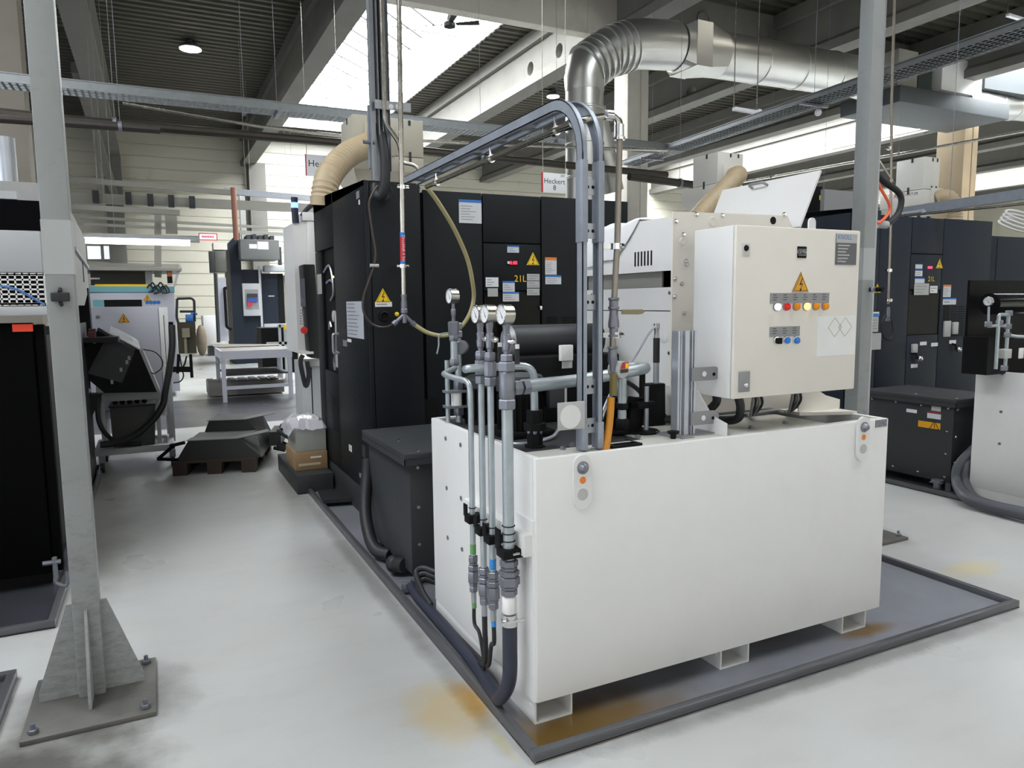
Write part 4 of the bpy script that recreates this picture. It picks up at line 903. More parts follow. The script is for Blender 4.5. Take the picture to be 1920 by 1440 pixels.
# ---- four pressure pipes beside the tank
PX = 1.2
def gauge(par, c, r, d=.05):
    c = Vector(c); f = Vector((-1, -.06, 0)).normalized()
    o = part('pressure_gauge', MB().lathe(c-f*(d*.5), f, [(0, r*.8), (.004, r*.93), (d-.008, r*.95), (d-.008, r), (d, r), (d+.001, r*.9), (d-.004, r*.88)], 28), steel, par)
    part('dial', MB().lathe(c+f*(d*.5-.0035), f, [(0, r*.88), (.001, r*.88)], 28), white_ink, o)
    u = f.cross(UZ).normalized(); m = MB(); p = c+f*(d*.5-.0018)
    a = math.radians(55); dv = u*math.cos(a)+UZ*math.sin(a); nv = f.cross(dv)
    m.poly([p-dv*r*.45-nv*r*.07, p+dv*r*.7, p-dv*r*.45+nv*r*.07])
    for k in range(11):
        b = math.radians(-45+27*k); d2 = u*math.cos(b)+UZ*math.sin(b); n2 = f.cross(d2)*r*.03; m.poly([p+d2*r*.68-n2, p+d2*r*.8-n2, p+d2*r*.8+n2, p+d2*r*.68+n2])
    part('needle', m, black_ink, o); return o
def band(par, x, y, z, r, mt): part('colour_band', MB().cyl((x, y, z-.022), (x, y, z+.022), r+.0008, 14), mt, par)
green_band, blue_band = mat('green_band', lin((98, 150, 88)), .5), mat('blue_band', lin((52, 132, 200)), .5)
spec = [  # y, radius, z of gauge, nut z, hose label
    ('vertical steel pipe with green band, nearest to the back, bending left at its top', 2.86, .0125, 1.658),
    ('vertical steel pipe with gauge, second from the back', 2.745, .0135, 1.655),
    ('vertical steel pipe with gauge and blue band, third from the back', 2.652, .0135, 1.658),
    ('thickest vertical steel pipe with gauge and large hose, nearest to the camera', 2.498, .0225, 1.657)]
for i, (lb, y, r, zg) in enumerate(spec):
    t = thing('pressure_pipe', lb, 'pipe', (PX, y, .5), 'four pressure pipes at the tank side')
    zf = (.6, .585, .6, .70)[i]   # top of the lower fitting
    if i == 0:
        path = elbow([onX(853, 690, 1.30), onX(829, 702, 1.15), onX(880, 716, PX), (PX, y, 1.3), (PX, y, zf)], .05)
        part('tube', MB().tube(path, r, 14), zinc_tube, t)
        c0 = onX(852, 690, 1.30); gy, gx = c0.y, 1.30
        m = MB(); m.nut((gx, gy, 1.40), UZ, .035, .024); m.nut((gx, gy, 1.52), UZ, .035, .024); m.lathe((gx, gy, 1.55), UZ, [(0, .026), (.06, .028), (.065, .02)], 6); part('union_nut', m, fitting, t)
        part('riser', MB().cyl((gx, gy, 1.43), (gx, gy, 1.53), .018, 14), zinc_tube, t)
        m = MB(); m.lathe((gx, gy, 1.61), UZ, [(0, .009), (.03, .009), (.035, .012), (.06, .012), (.065, .008), (.09, .008)], 10); part('gauge_stem', m, fitting, t)
        gauge(t, (gx, gy, 1.735), .037, .045)
        m = MB(); m.tube(smooth([(gx-.03, gy, 1.56), (gx-.07, gy+.01, 1.55), (gx-.075, gy+.01, 1.5), (gx-.085, gy+.01, 1.46)], 4), .004, 8); part('valve_lever', m, galv, t)
        m = MB(); m.cyl((gx+.06, gy+.1, ZT), (gx+.06, gy+.1, 1.6), .017, 12); m.cyl((gx+.0, gy+.1, ZT-.02), (gx+.0, gy+.1, 1.42), .012, 12); part('rear_riser', m, zinc_tube, t)
        m = MB()
        for z in (1.57, 1.53): m.nut((gx+.06, gy+.1, z), UZ, .035, .026)
        m.lathe((gx+.07, gy+.07, 1.485), Vector((-.6, -1, 0)), [(0, .035), (.05, .035), (.055, .028)], 18); m.nut((gx+.06, gy+.1, 1.14), UZ, .045, .03); m.nut((gx+.06, gy+.1, 1.27), UZ, .05, .028)
        part('check_valve', m, fitting, t)
        m = MB(); m.cyl((gx+.04, gy+.08, 1.19), (gx+.04, gy+.08, 1.26), .028, 14); part('sight_glass', m, white_paint, t)
        m = MB(); m.box(gx-.02, gx+.1, gy+.05, gy+.12, 1.182, 1.194); m.box(gx-.02, gx+.1, gy+.05, gy+.12, 1.258, 1.27)
        for dx in (-.01, .09): m.cyl((gx+dx, gy+.06, 1.19), (gx+dx, gy+.06, 1.262), .005, 8)
        part('sight_glass_frame', m, galv, t)
    else:
        s_ = r/.0135; big = i == 3
        zt = 1.44 if not big else 1.44
        part('tube', MB().cyl((PX, y, zf), (PX, y, 1.30 if big else 1.385), r, 16), zinc_tube, t)
        m = MB()
        if not big:
            m.nut((PX, y, 1.37), UZ, .036, r*1.85); m.lathe((PX, y, 1.408), UZ, [(0, r*1.7), (.004, r*1.95), (.055, r*1.95), (.06, r*1.7)], 8); m.nut((PX, y, 1.47), UZ, .035, r*1.75)
        else:
            m.nut((PX, y, 1.295), UZ, .04, r*1.6); m.lathe((PX, y, 1.335), UZ, [(0, r*1.3), (.01, r*1.4), (.1, r*1.4), (.105, r*1.25)], 12); m.nut((PX, y, 1.44), UZ, .038, r*1.6); m.nut((PX, y, 1.478), UZ, .028, r*1.15)
            m.nut((PX+.026, y, 1.375), UX, .035, r*1.3); m.nut((PX+.07, y+.01, 1.375), (1, .2, 0), .03, r*1.4)
        part('union_nut', m, fitting, t)
        m = MB(); m.lathe((PX, y, 1.5), UZ, [(0, .01), (.02, .011), (.022, .015), (.05, .017), (.055, .014), (.08, .016), (.083, .012), (.1, .013), (.11, .015), (.125, .015), (.127, .01), (.145, .01)], 10); part('ball_valve', m, MATS['fitting_steel'], t)
        m = MB(); m.lathe((PX+.008, y-.014, 1.555), Vector((.3, -1, 0)), [(0, .012), (.02, .012), (.022, .006)], 10); part('valve_nut', m, chrome, t)
        hd = MB(); hd.slab([(PX+.016, y-.034, 1.545), (PX+.034, y-.03, 1.545), (PX+.036, y-.03, 1.47), (PX+.018, y-.034, 1.47)], (.002, -.006, 0)); hd = part('valve_handle', hd, rubber, t, 'black lever handle')
        part('white_tag', MB().slab([(PX+.0155, y-.0415, 1.545), (PX+.035, y-.0375, 1.545), (PX+.0355, y-.0375, 1.528), (PX+.016, y-.0415, 1.528)], (0, -.001, 0)), white_ink, hd)
        gauge(t, (PX, y, zg+.0), .0385 if not big else .040, .048)
    # lower fittings
    m = MB(); s_ = r/.0135 if i else 1.
    k = .62 if i == 3 else 1
    z = zf
    for hgt_, rr in ((.03, 1.45), (.012, 1.3), (.025, 1.62), (.055 if i != 3 else .04, 1.7), (.012, 1.4), (.03, 1.3)):
        q = 1.22*rr*r if i != 3 else rr*.0225*1.12; m.nut((PX, y, z-hgt_), UZ, hgt_*.96, q, .3+.2*i); z -= hgt_
    part('lower_fitting', m, fitting, t)
    if i in (0, 2): band(t, PX, y, zf+.03, r, green_band if i == 0 else blue_band)
    # clamp block on the rail
    zc = (.775, .755, .745, .735)[i]; q = r+.016
    m = MB(); m.box(PX-q, PX+q+.03, y-q, y+q, zc-.025, zc+.012, .004); m.box(PX-q+.002, PX-q+.008, y+q*.1, y+q+.012, zc, zc+.085 if i == 3 else zc+.055, .001); part('clamp_block', m, soot, t)
    m = MB()
    for k in range(3 if i == 3 else 1): m.ring((PX, y, zc+.04+.03*k), UZ, r+.002, .0022, 16, 6)
    part('cable_tie', m, soot, t)
    part('crimp_sleeve', MB().lathe((PX, y, z), -UZ, [(0, r*.95), (.05, r*.95), (.052, r*.8)], 12) if i != 3 else MB().lathe((PX, y, z), -UZ, [(0, .022), (.01, .029), (.06, .03), (.07, .027), (.075, .0)], 18), galv if i != 3 else white_paint, t)
    if i == 3:
        m = MB(); zc2 = z-.075
        m.lathe((PX, y, zc2), -UZ, [(0, .0315), (.02, .0315), (.022, .034), (.032, .034), (.036, .033), (.046, .033), (.048, .0315)], 20); m.bar((PX-.05, y-.03, zc2-.02), (PX+.05, y-.03, zc2-.022), .008, .008); m.bar((PX+.03, y-.03, zc2-.03), (PX+.052, y-.02, zc2-.034), .008, .008); part('hose_clamp', m, chrome, t)
        zend = zc2-.045
        pts = [(PX, y, zend+.03), (PX, y, zend-.08), (PX-.005, y, .2), (PX-.015, y+.06, .1), (1.205, y+.16, .062), (1.235, y+.45, .058), (1.245, 3.35, .058), (1.25, 3.8, .06), (1.27, 4.02, .07)]
        single('large_hose', 'thick dark blue hose curving from the nearest pressure pipe along the drip tray', 'hose', MB().tube(smooth(pts, 7), .03, 16), blue_rubber)
    else:
        zend = z-.045; sx = (PX+.01, PX, PX-.01)[i]
        pts = [(PX, y, zend), (PX, y-.002, zend-.1), (PX+.005, (2.815, 2.752, 2.69)[i], .26), (PX+.012, (2.79, 2.77, 2.735)[i], .15), (PX+.03, (2.84, 2.86, 2.83)[i], .075+.02*i), (1.25, 3.0, .045+.02*i), (1.255, 3.4, .035+.018*i), (1.26, 3.75, .04+.015*i)]
        single('small_hose', ('thin black hose with green band below the farthest pressure pipe', 'plain black hose between the green and the blue banded hoses', 'thin black hose with blue band below the third pressure pipe')[i], 'hose', MB().tube(smooth(pts, 6), (.0085, .012, .0095)[i], 10), rubber, 'small hoses along the drip tray')
        if i != 1: part('hose_band', MB().cyl((PX, y-.001, zend-.005), (PX, y-.003, zend-.03), .0105, 12), green_band if i == 0 else blue_band, t)
# white clamp rail on the tank side
t = thing('clamp_rail', 'white angle rail on the tank side holding the four pipe clamps', 'bracket', (1.265, 2.7, .75))
m = MB(); m.box(1.235, 1.279, 2.44, 3.05, .8, .806); m.box(1.235, 1.241, 2.44, 3.05, .72, .8); part('angle', m, white_paint, t); m = MB(); m.prism([(1.235, .72), (1.279, .72), (1.279, .805), (1.235, .805)], 'y', 2.432, 2.439); part('end_plate', m, white_paint, t)
part('screw', MB().cyl((1.225, 2.45, .735), (1.2, 2.46, .73), .006, 8), chrome, t)
# pipes leaving the stacks towards the pumps
t = thing('coolant_pipe', 'thick pale pipe running from the nearest pressure pipe behind the arch to the right', 'pipe', (1.5, 2.7, 1.36))
a = Vector((PX+.09, 2.515, 1.377)); b_ = onY(1203, 692, 2.70); q = onY(1090, 712, 2.64)
part('tube', MB().tube(smooth([a, q, b_, b_+Vector((.012, .05, .0)), b_+Vector((.0, .14, -.01))], 6), .0265, 16), zinc_tube, t)
z0 = onY(1167, 702, 2.69); part('branch', MB().cyl(z0+UZ*-.01, (z0.x, z0.y, 1.16), .02, 14), zinc_tube, t); m = MB(); m.nut((z0.x, z0.y, 1.22), UZ, .03, .028); m.nut((z0.x, z0.y, 1.13), UZ, .05, .034); part('union_nut', m, soot, t)
t = thing('return_pipe', 'pale pipe bending down into a large coupling on the pump plate', 'pipe', (1.41, 2.68, ZT))
a = onY(878, 691, 2.74); b_ = onY(985, 689, 2.68)
part('tube', MB().tube(elbow([a+Vector((0, .03, -.005)), a, (1.30, 2.7, 1.44), (1.412, 2.68, 1.438), (1.415, 2.68, 1.22)], .06), .0165, 14), zinc_tube, t)
m = MB(); m.nut((1.415, 2.68, 1.20), UZ, .045, .027); m.nut((1.415, 2.68, 1.15), UZ, .05, .036); part('union_nut', m, fitting, t)
m = MB(); m.lathe((1.415, 2.68, ZT-.008), UZ, [(0, .045), (.006, .045), (.008, .034), (.04, .036), (.07, .034), (.072, .05), (.1, .05), (.104, .036), (.155, .034)], 8); part('coupling', m, soot, t)
q = onY(1000, 560, 3.0)
# ================================================================== BLACK MACHINING CENTRES
black_lit = mat('black_paint_lit', lin((32, 38, 48)), .5, spec=.22, var=.07, scale=40, bump=.08)  # lighter copy of the black machine paint; the right machine's stronger light painted in
window_dark = mat('dark_window', lin((18, 18, 14)), .4, spec=.2, var=.1)
def machine(label, skin, off, extra):
    MB.OFF = Vector(off)
    t = thing('machining_centre', label, 'machine', (2.6, 6.2, .01), 'black machining centres')
    part('core', MB().box(1.445, 3.72, 5.36, 7.1, .06, 2.52), soot, t)
    m = MB(); m.box(1.42, 1.85, 5.33, 7.15, .012, .235, .004); m.box(1.86, 3.74, 5.36, 7.1, .012, .2); part('plinth', m, anthracite, t)
    zs = lambda y: 2.598+(y-5.31)*.049
    def side(y0, y1, z0, z1=None, name='side_panel'):
        m = MB(); a, b_ = (zs(y0), zs(y1)) if z1 is None else (z1, z1)
        m.hexa([(1.42, y0, z0), (1.444, y0, z0), (1.444, y1, z0), (1.42, y1, z0), (1.42, y0, a), (1.444, y0, a), (1.444, y1, b_), (1.42, y1, b_)], .004); return part(name, m, skin, t)
    side(5.315, 6.355, .25); side(6.365, 7.15, 2.20); side(6.90, 7.15, .25, 2.195); side(6.365, 6.895, .25, 1.10)
    m = MB(); m.hexa([(1.42, 5.315, 2.56), (1.85, 5.315, 2.56), (1.85, 7.15, 2.56), (1.42, 7.15, 2.56), (1.42, 5.315, 2.596), (1.85, 5.315, 2.57), (1.85, 7.15, 2.66), (1.42, 7.15, 2.686)]); part('top_cover', m, skin, t)
    part('front_panel', MB().box(1.46, 1.845, 5.31, 5.335, .03, 2.596, .004), skin, t); part('corner_strip', MB().box(1.42, 1.455, 5.31, 5.33, .03, 2.596, .003), dark_paint, t)
    for x0, x1, z0, z1 in ((1.875, 2.358, .05, 2.555), (2.368, 2.88, 2.18, 2.555), (2.368, 2.88, 1.80, 2.17), (2.89, 3.74, .05, 2.56)):
        part('front_panel', MB().box(x0, x1, 5.33, 5.352, z0, z1, .004), skin, t)
    part('door_window', MB().box(2.375, 2.875, 5.34, 5.35, 1.32, 1.79), window_dark, t)
    part('lower_panel', MB().box(2.368, 2.88, 5.33, 5.352, .05, 1.31, .004), skin, t)
    part('roof_sheet', MB().box(1.875, 3.74, 5.36, 7.1, 2.522, 2.54), skin, t)
    if extra:
        part('rear_block', MB().box(3.76, 6.2, 5.6, 7.1, .05, 2.44, .01), skin, t); part('rear_seam', MB().box(4.3, 4.31, 5.597, 5.6, .1, 2.42), soot, t)
    MB.OFF = Vector((0, 0, 0)); return t
m1 = machine('black machining centre behind the white tank in the middle of the picture', black_paint, (0, 0, 0), False)
m2 = machine('black machining centre at the right behind the steel post', black_lit, (4.855, -.19, 0), True)
Y1_ = 5.329; Y2_ = 5.139; YL = 5.309
def px_label(par, Y, u0, v0, u1, v1, m, **k):
    a, b_ = onY(u0, v0, Y), onY(u1, v1, Y); return label_plate(par, a.x, b_.x, b_.z, a.z, Y, m, **k)
# machine 1 stickers
px_label(m1, Y1_, 860, 373.5, 903, 419.5, paper, name='document', lines=6, head=blue_ink, hh=.12)
px_label(m1, Y1_, 951, 460.5, 973, 474, paper, lines=2, head=blue_ink, hh=.2)
px_label(m1, Y1_, 910.5, 520, 934.5, 538, white_ink, lines=3); px_label(m1, Y1_, 914, 540.5, 933.5, 556, grey_label)
px_label(m1, Y1_, 942.5, 527, 965, 547, paper, lines=3, head=blue_ink); px_label(m1, Y1_, 942.5, 547.5, 973, 565, paper, lines=3, head=blue_ink)
for v in (513.5, 527, 541): px_label(m1, Y1_, 988, v, 1011.5, v+12.5, grey_label, lines=2)
px_label(m1, Y1_, 1022, 482.5, 1043.5, 515, paper, lines=6, head=orange_ink, hh=.17); px_label(m1, Y1_, 1022.5, 516, 1052, 533, paper, lines=3, head=blue_ink, hh=.2)
q = onY(999, 489, Y1_); tri_sign(m1, (q.x, Y1_-.001, q.z), UX, .122)
q = onY(975.5, 523, Y1_); part('yellow_number', MB().text('21L', (q.x, Y1_-.002, q.z), UX, UZ, .075), yellow, m1)
q = onY(960, 493, Y1_); o = part('led_display', MB().box(q.x-.045, q.x+.05, Y1_-.004, Y1_, q.z-.018, q.z+.018), soot, m1)
part('red_digits', MB().text('8:88', (q.x+.012, Y1_-.0045, q.z), UX, UZ, .04), red_led, o); part('white_mark', MB().box(q.x-.043, q.x-.025, Y1_-.006, Y1_-.004, q.z-.008, q.z+.012), white_ink, o)
def slots(par, Y, u0, v0, u1, v1, rows, cols, name='vent_grille'):
    a, b_ = onY(u0, v0, Y), onY(u1, v1, Y); m = MB(); w = (b_.x-a.x)/cols; h = (a.z-b_.z)/rows
    for r in range(rows):
        for c in range(cols): m.box(a.x+w*(c+.1), a.x+w*(c+.9), Y-.003, Y, a.z-h*(r+.75), a.z-h*(r+.25))
    return part(name, m, soot, par)
slots(m1, Y1_, 1052, 593, 1087, 648, 11, 2); a, b_ = onY(1026, 594, Y1_), onY(1045, 631, Y1_); part('recess', MB().box(a.x, b_.x, Y1_-.003, Y1_, b_.z, a.z), soot, m1)
a, b_ = onY(1025, 643, Y1_), onY(1044, 675, Y1_); o = part('main_switch', MB().box(a.x, b_.x, Y1_-.02, Y1_, b_.z, a.z, .004), grey_plate, m1); part('switch_lever', MB().box(a.x+.02, b_.x-.02, Y1_-.035, Y1_-.02, b_.z+.02, b_.z+.04, .003), white_ink, o)
q = onY(1013, 577, Y1_); part('door_lock', MB().box(q.x-.012, q.x+.012, Y1_-.015, Y1_, q.z-.018, q.z+.018, .003), chrome, m1)
a, b_ = onY(778, 750, Y1_), onY(822, 800, Y1_); part('lower_recess', MB().box(a.x, b_.x, Y1_-.004, Y1_, b_.z-.2, a.z), soot, m1)
a, b_ = onY(953, 583, 5.2), onY(969, 648, 5.2); part('door_closer', MB().cyl(((a.x+b_.x)/2, 5.27, b_.z), ((a.x+b_.x)/2, 5.27, a.z), .03, 12), anthracite, m1)
# front left panel: sign, sockets
q = onY(718, 558, YL); tri_sign(m1, (q.x, YL-.001, q.z), UX, .122); px_label(m1, YL, 703, 566, 735, 575, white_ink, lines=1)
q = onY(719, 593, YL); o = part('round_socket', MB().lathe((q.x, YL, q.z), -UY, [(0, .04), (.03, .038), (.035, .03), (.02, .02)], 20), soot, m1)
q = onY(743.5, 589, YL); part('yellow_button', MB().lathe((q.x, YL, q.z), -UY, [(0, .016), (.012, .016), (.016, .008)], 16), yellow, m1)
q = onY(716, 362, YL); part('cable_gland', MB().ring((q.x, YL-.05, q.z), (0, 1, .3), .05, .018), anthracite, m1)
# left side face items
XS = 1.419
def sx(u, v): return onX(u, v, XS)
def side_label(par, u0, v0, u1, v1, m, name='label', th=.002, sub=0):
    a, b_ = sx(u0, v0), sx(u1, v1); o = part(name, MB().box(XS-th, XS, b_.y, a.y, b_.z, a.z), m, par)
    if sub:
        t = MB(); n = sub
        for i in range(n): z = a.z-(a.z-b_.z)*(i+.7)/(n+.6); e = a.y-(a.y-b_.y)*(.5+.4*random.random()); t.poly([(XS-th-.0006, a.y-.03, z-.004), (XS-th-.0006, e, z-.004), (XS-th-.0006, e, z+.004), (XS-th-.0006, a.y-.03, z+.004)])
        part('print', t, grey_plate, o)
    return o
side_label(m1, 649.5, 565.5, 683, 636, mat('grey_document', lin((176, 180, 190)), .5), 'document', sub=9)
side_label(m1, 651.5, 635, 659, 642, white_ink); side_label(m1, 643, 637, 651, 650, grey_plate, 'lock')
side_label(m1, 594.5, 515, 604, 551, grey_label); side_label(m1, 654.5, 833, 660, 848, white_ink, sub=3)
side_label(m1, 679, 833, 686, 860, anthracite, 'plate'); side_label(m1, 680, 862, 687, 890, anthracite, 'plate'); side_label(m1, 674, 886, 687.5, 905, grey_plate)
side_label(m1, 668, 360, 674, 371, grey_plate, 'badge'); side_label(m1, 672.5, 375, 675, 383, paper)
a, b_ = sx(635, 626), sx(638, 662); part('door_handle', MB().tube(elbow([(XS, a.y, a.z), (XS-.05, a.y, a.z), (XS-.05, a.y, b_.z), (XS, a.y, b_.z)], .02), .012, 10), alu, m1)
m = MB(); a, b_ = sx(622, 740), sx(636, 812)
for r in range(15):
    for c in range(3): y = a.y-(a.y-b_.y)*(c+.15)/3; y2 = a.y-(a.y-b_.y)*(c+.85)/3; z = a.z-(a.z-b_.z)*(r+.3)/15; m.box(XS-.002, XS, y2, y, z-.012, z)
part('side_vent', m, soot, m1)
# inside the open hatch: cables and devices
m = MB()
for (pts) in (((6.84, 2.0), (6.62, 2.05), (6.5, 1.95), (6.48, 1.8), (6.6, 1.74)), ((6.5, 1.9), (6.6, 1.92), (6.75, 1.9)), ((6.42, 1.45), (6.45, 1.3), (6.55, 1.2), (6.52, 1.12)), ((6.6, 1.5), (6.66, 1.55), (6.7, 1.48))):
    m.tube(smooth([(1.443-.012, y, z) for y, z in pts], 5), .01, 6)
part('hatch_cable', m, alu, m1)
m = MB(); m.box(1.43, 1.445, 6.37, 6.47, 1.42, 1.62, .004); m.box(1.43, 1.445, 6.38, 6.5, 1.15, 1.3, .004); m.lathe((1.445, 6.5, 1.6), -UX, [(0, .05), (.02, .05), (.025, .03)], 16); part('hatch_device', m, grey_label, m1)
q = sx(616, 520); part('indicator_light', MB().ball((1.436, q.y-.1, q.z), .012, 8), mat('amber_dot', (1, .6, .2), .4, emit=(1, .6, .2), estr=3), m1)
# levelling pad beside the plinth
t = thing('levelling_pad', 'flat dark rubber pad beside the plinth of the black machine', 'pad', (1.3, 5.95, .0))
a = onZ(625, 945, 0); part('pad', MB().prism([(1.19, 6.05), (1.42, 6.0), (1.42, 6.35), (1.22, 6.42)], 'z', .046, .075), rubber, t); part('pad_foot', MB().cyl((1.33, 6.2, .012), (1.33, 6.2, .046), .05, 12), soot, t)
# machine 2 stickers and fittings
px_label(m2, Y2_, 1716.5, 495, 1729, 504, paper, head=blue_ink, hh=.1); px_label(m2, Y2_, 1716, 506, 1729, 518, paper, lines=2, head=blue_ink, hh=.15)
px_label(m2, Y2_, 1715.5, 521, 1733, 531, paper, head=blue_ink, hh=.2); px_label(m2, Y2_, 1714.5, 531.5, 1741, 553, grey_label, lines=3); px_label(m2, Y2_, 1744, 536, 1757, 549.5, white_ink, lines=2)
q = onY(1761, 497, Y2_); tri_sign(m2, (q.x, Y2_-.001, q.z), UX, .122); q = onY(1746, 523.5, Y2_); part('yellow_number', MB().text('21L', (q.x, Y2_-.002, q.z), UX, UZ, .075), yellow, m2)
q = onY(1743, 501.5, Y2_); part('red_digits', MB().box(q.x-.03, q.x+.04, Y2_-.004, Y2_, q.z-.012, q.z+.012), red_led, m2)
px_label(m2, Y2_, 1769, 534, 1782, 557, paper, lines=4, head=orange_ink, hh=.15); px_label(m2, Y2_, 1768, 559, 1792, 571, paper, lines=1, head=blue_ink, hh=.2)
slots(m2, Y2_, 1783, 573, 1820, 630, 13, 3); a, b_ = onY(1770, 573, Y2_), onY(1779, 602, Y2_); part('recess', MB().box(a.x, b_.x, Y2_-.003, Y2_, b_.z, a.z), soot, m2)
a, b_ = onY(1769, 602, Y2_), onY(1779, 631, Y2_); part('main_switch', MB().box(a.x, b_.x, Y2_-.02, Y2_, b_.z, a.z, .003), grey_label, m2)
for (u, v, w, h) in ((1788, 615, 8, 22), (1712, 653, 8, 16)):
    a, b_ = onY(u-w/2, v-h/2, Y2_), onY(u+w/2, v+h/2, Y2_); part('grey_handle', MB().box(a.x, b_.x, Y2_-.03, Y2_, b_.z, a.z, .006), grey_label, m2)
for (u, v) in ((1714, 672), (1787, 655)):
    q = onY(u, v, Y2_); o = part('lever_knob', MB().tube([(q.x-.02, Y2_, q.z+.06), (q.x-.02, Y2_-.04, q.z+.05), (q.x-.02, Y2_-.05, q.z)], .014, 8), soot, m2); part('ball', MB().ball((q.x+.01, Y2_-.06, q.z), .032, 12), chrome, o)
for (u, v) in ((1731, 644), (1752, 646), (1786, 641), (1714, 686)): px_label(m2, Y2_, u-6, v-3, u+6, v+3, white_ink)
# stickers on the partly hidden left part of machine 2
q = onY(1644, 543, YL-.19); 
tri_sign(m2, (q.x, YL-.193, q.z), UX, .11); px_label(m2, YL-.191, 1634, 585, 1648, 592, white_ink); px_label(m2, YL-.191, 1634, 588, 1646, 622, grey_label, lines=4, head=blue_ink); px_label(m2, YL-.191, 1632, 625, 1651, 655, grey_label)
# ------------------------------------------------------------------ transformer boxes
def trafo(off, label, stickers):
    MB.OFF = Vector(off); x0, x1, y0, y1 = 1.30, 1.95, 4.04, 4.95
    t = thing('transformer_box', label, 'box', (x0, y0, .01), 'anthracite transformer boxes')
    part('box_body', MB().box(x0, x1, y0, y1, .09, .80, .004), anthracite, t)
    m = MB(); m.box(x0-.045, x1+.02, y0-.045, y1, .80, .835, .004); m.box(x0-.045, x0-.04, y0-.045, y1, .765, .8); m.box(x0-.045, x1, y0-.045, y0-.04, .765, .8); part('lid', m, anthracite, t)
    m = MB()
    for (x, y) in ((x0+.06, y0+.02), (x0+.06, y0+.4), (x1-.1, y0+.03)): m.lathe((x, y, .835), UZ, [(0, .012), (.006, .01), (.008, 0)], 8)
    part('lid_screw', m, chrome, t)
    m = MB()
    for z in (.74, .5, .27): m.lathe((x0+.05, y0, z), -UY, [(0, .012), (.004, .01), (.006, 0)], 8)
    if stickers:
        for y in (y0+.05, y0+.3, y0+.55, y0+.8):
            for z in (.75, .14): m.lathe((x0, y, z), -UX, [(0, .011), (.004, .01), (.006, 0)], 8)
        for z in (.35, .55): m.lathe((x0, y0+.05, z), -UX, [(0, .011), (.004, .01), (.006, 0)], 8)
    part('screw', m, chrome, t)
    m = MB()
    for (x, y) in ((x0+.04, y0+.04), (x1-.04, y0+.04), (x0+.04, y1-.06), (x1-.04, y1-.06)): m.cyl((x, y, .011), (x, y, .09), .025, 10)
    part('foot', m, fitting, t); MB.OFF = Vector((0, 0, 0)); return t
tb1 = trafo((0, 0, 0), 'anthracite box with overhanging lid between the white tank and the black machine', False)
tb2 = trafo((4.87, -.12, 0), 'anthracite box with overhanging lid and amber warning sticker at right', True)
XB = 1.30+4.87
def bx(u0, v0, u1, v1, m, name, par=tb2, d=.002):
    a, b_ = onX(u0, v0, XB), onX(u1, v1, XB); return part(name, MB().box(XB-d, XB, min(a.y, b_.y), max(a.y, b_.y), min(a.z, b_.z), max(a.z, b_.z)), m, par), a, b_
bx(1700, 766, 1719, 775, white_ink, 'label'); bx(1747, 761, 1764, 772, grey_label, 'label'); o, a, b_ = bx(1739, 774, 1764, 787, paper, 'label'); o, a, b_ = bx(1722, 788, 1763, 806, orange_y, 'amber_sticker')
m = MB(); cy, cz = b_.y+.055, (a.z+b_.z)/2; T = [(cy+.045, cz-.032), (cy-.045, cz-.032), (cy, cz+.04)]
for i in range(3): p, q = T[i], T[(i+1) % 3]; m.bar((XB-.0025, p[0], p[1]), (XB-.0025, q[0], q[1]), .006, .001, up=(1, 0, 0))
m.bar((XB-.0025, cy, cz-.02), (XB-.0025, cy, cz+.02), .006, .001, up=(1, 0, 0)); part('warning_print', m, black_ink, o)
bx(1739, 772.5, 1764, 774.5, red_ink, 'red_stripe', d=.003)
# hoses between transformer box and tank of cell 1
t = thing('drain_hose', 'thick black hose with elbow coming out beside the anthracite box', 'hose', (1.26, 4.3, .05))
part('hose', MB().tube(smooth([(1.3, 4.98, .62), (1.28, 4.95, .5), (1.235, 4.85, .3), (1.22, 4.7, .15), (1.24, 4.6, .08), (1.3, 4.5, .07)], 6), .042, 14), rubber, t)
q = onX(738, 1057, 1.262); part('elbow', MB().ball((1.262, q.y, q.z), .062, 16, (.8, 1, .9)), rubber, t); part('elbow_neck', MB().cyl((1.262, q.y, q.z), (1.30, q.y-.12, q.z+.02), .045, 14), rubber, t)
q = onX(763, 1098, 1.245); m = MB(); m.lathe(q-UZ*.03, UZ, [(0, .03), (.05, .032), (.055, .05), (.065, .05), (.07, .02)], 14); m.bar(q+Vector((-.06, .03, .04)), q+Vector((.05, -.02, .04)), .03, .012); part('drain_tap', m, fitting, t, 'steel drain tap')
t = thing('hose_coil', 'bunch of thinner black hoses curling at the back corner of the tank', 'hose', (1.25, 3.7, .05))
for k in range(3): part('hose', MB().tube(smooth([(1.262, 3.55+.03*k, .03+.022*k), (1.255, 3.72, .05+.03*k), (1.27, 3.84+.02*k, .1+.03*k), (1.31, 3.85+.01*k, .13+.03*k), (1.36, 3.8, .12+.03*k)], 5), .016, 8), rubber, t)
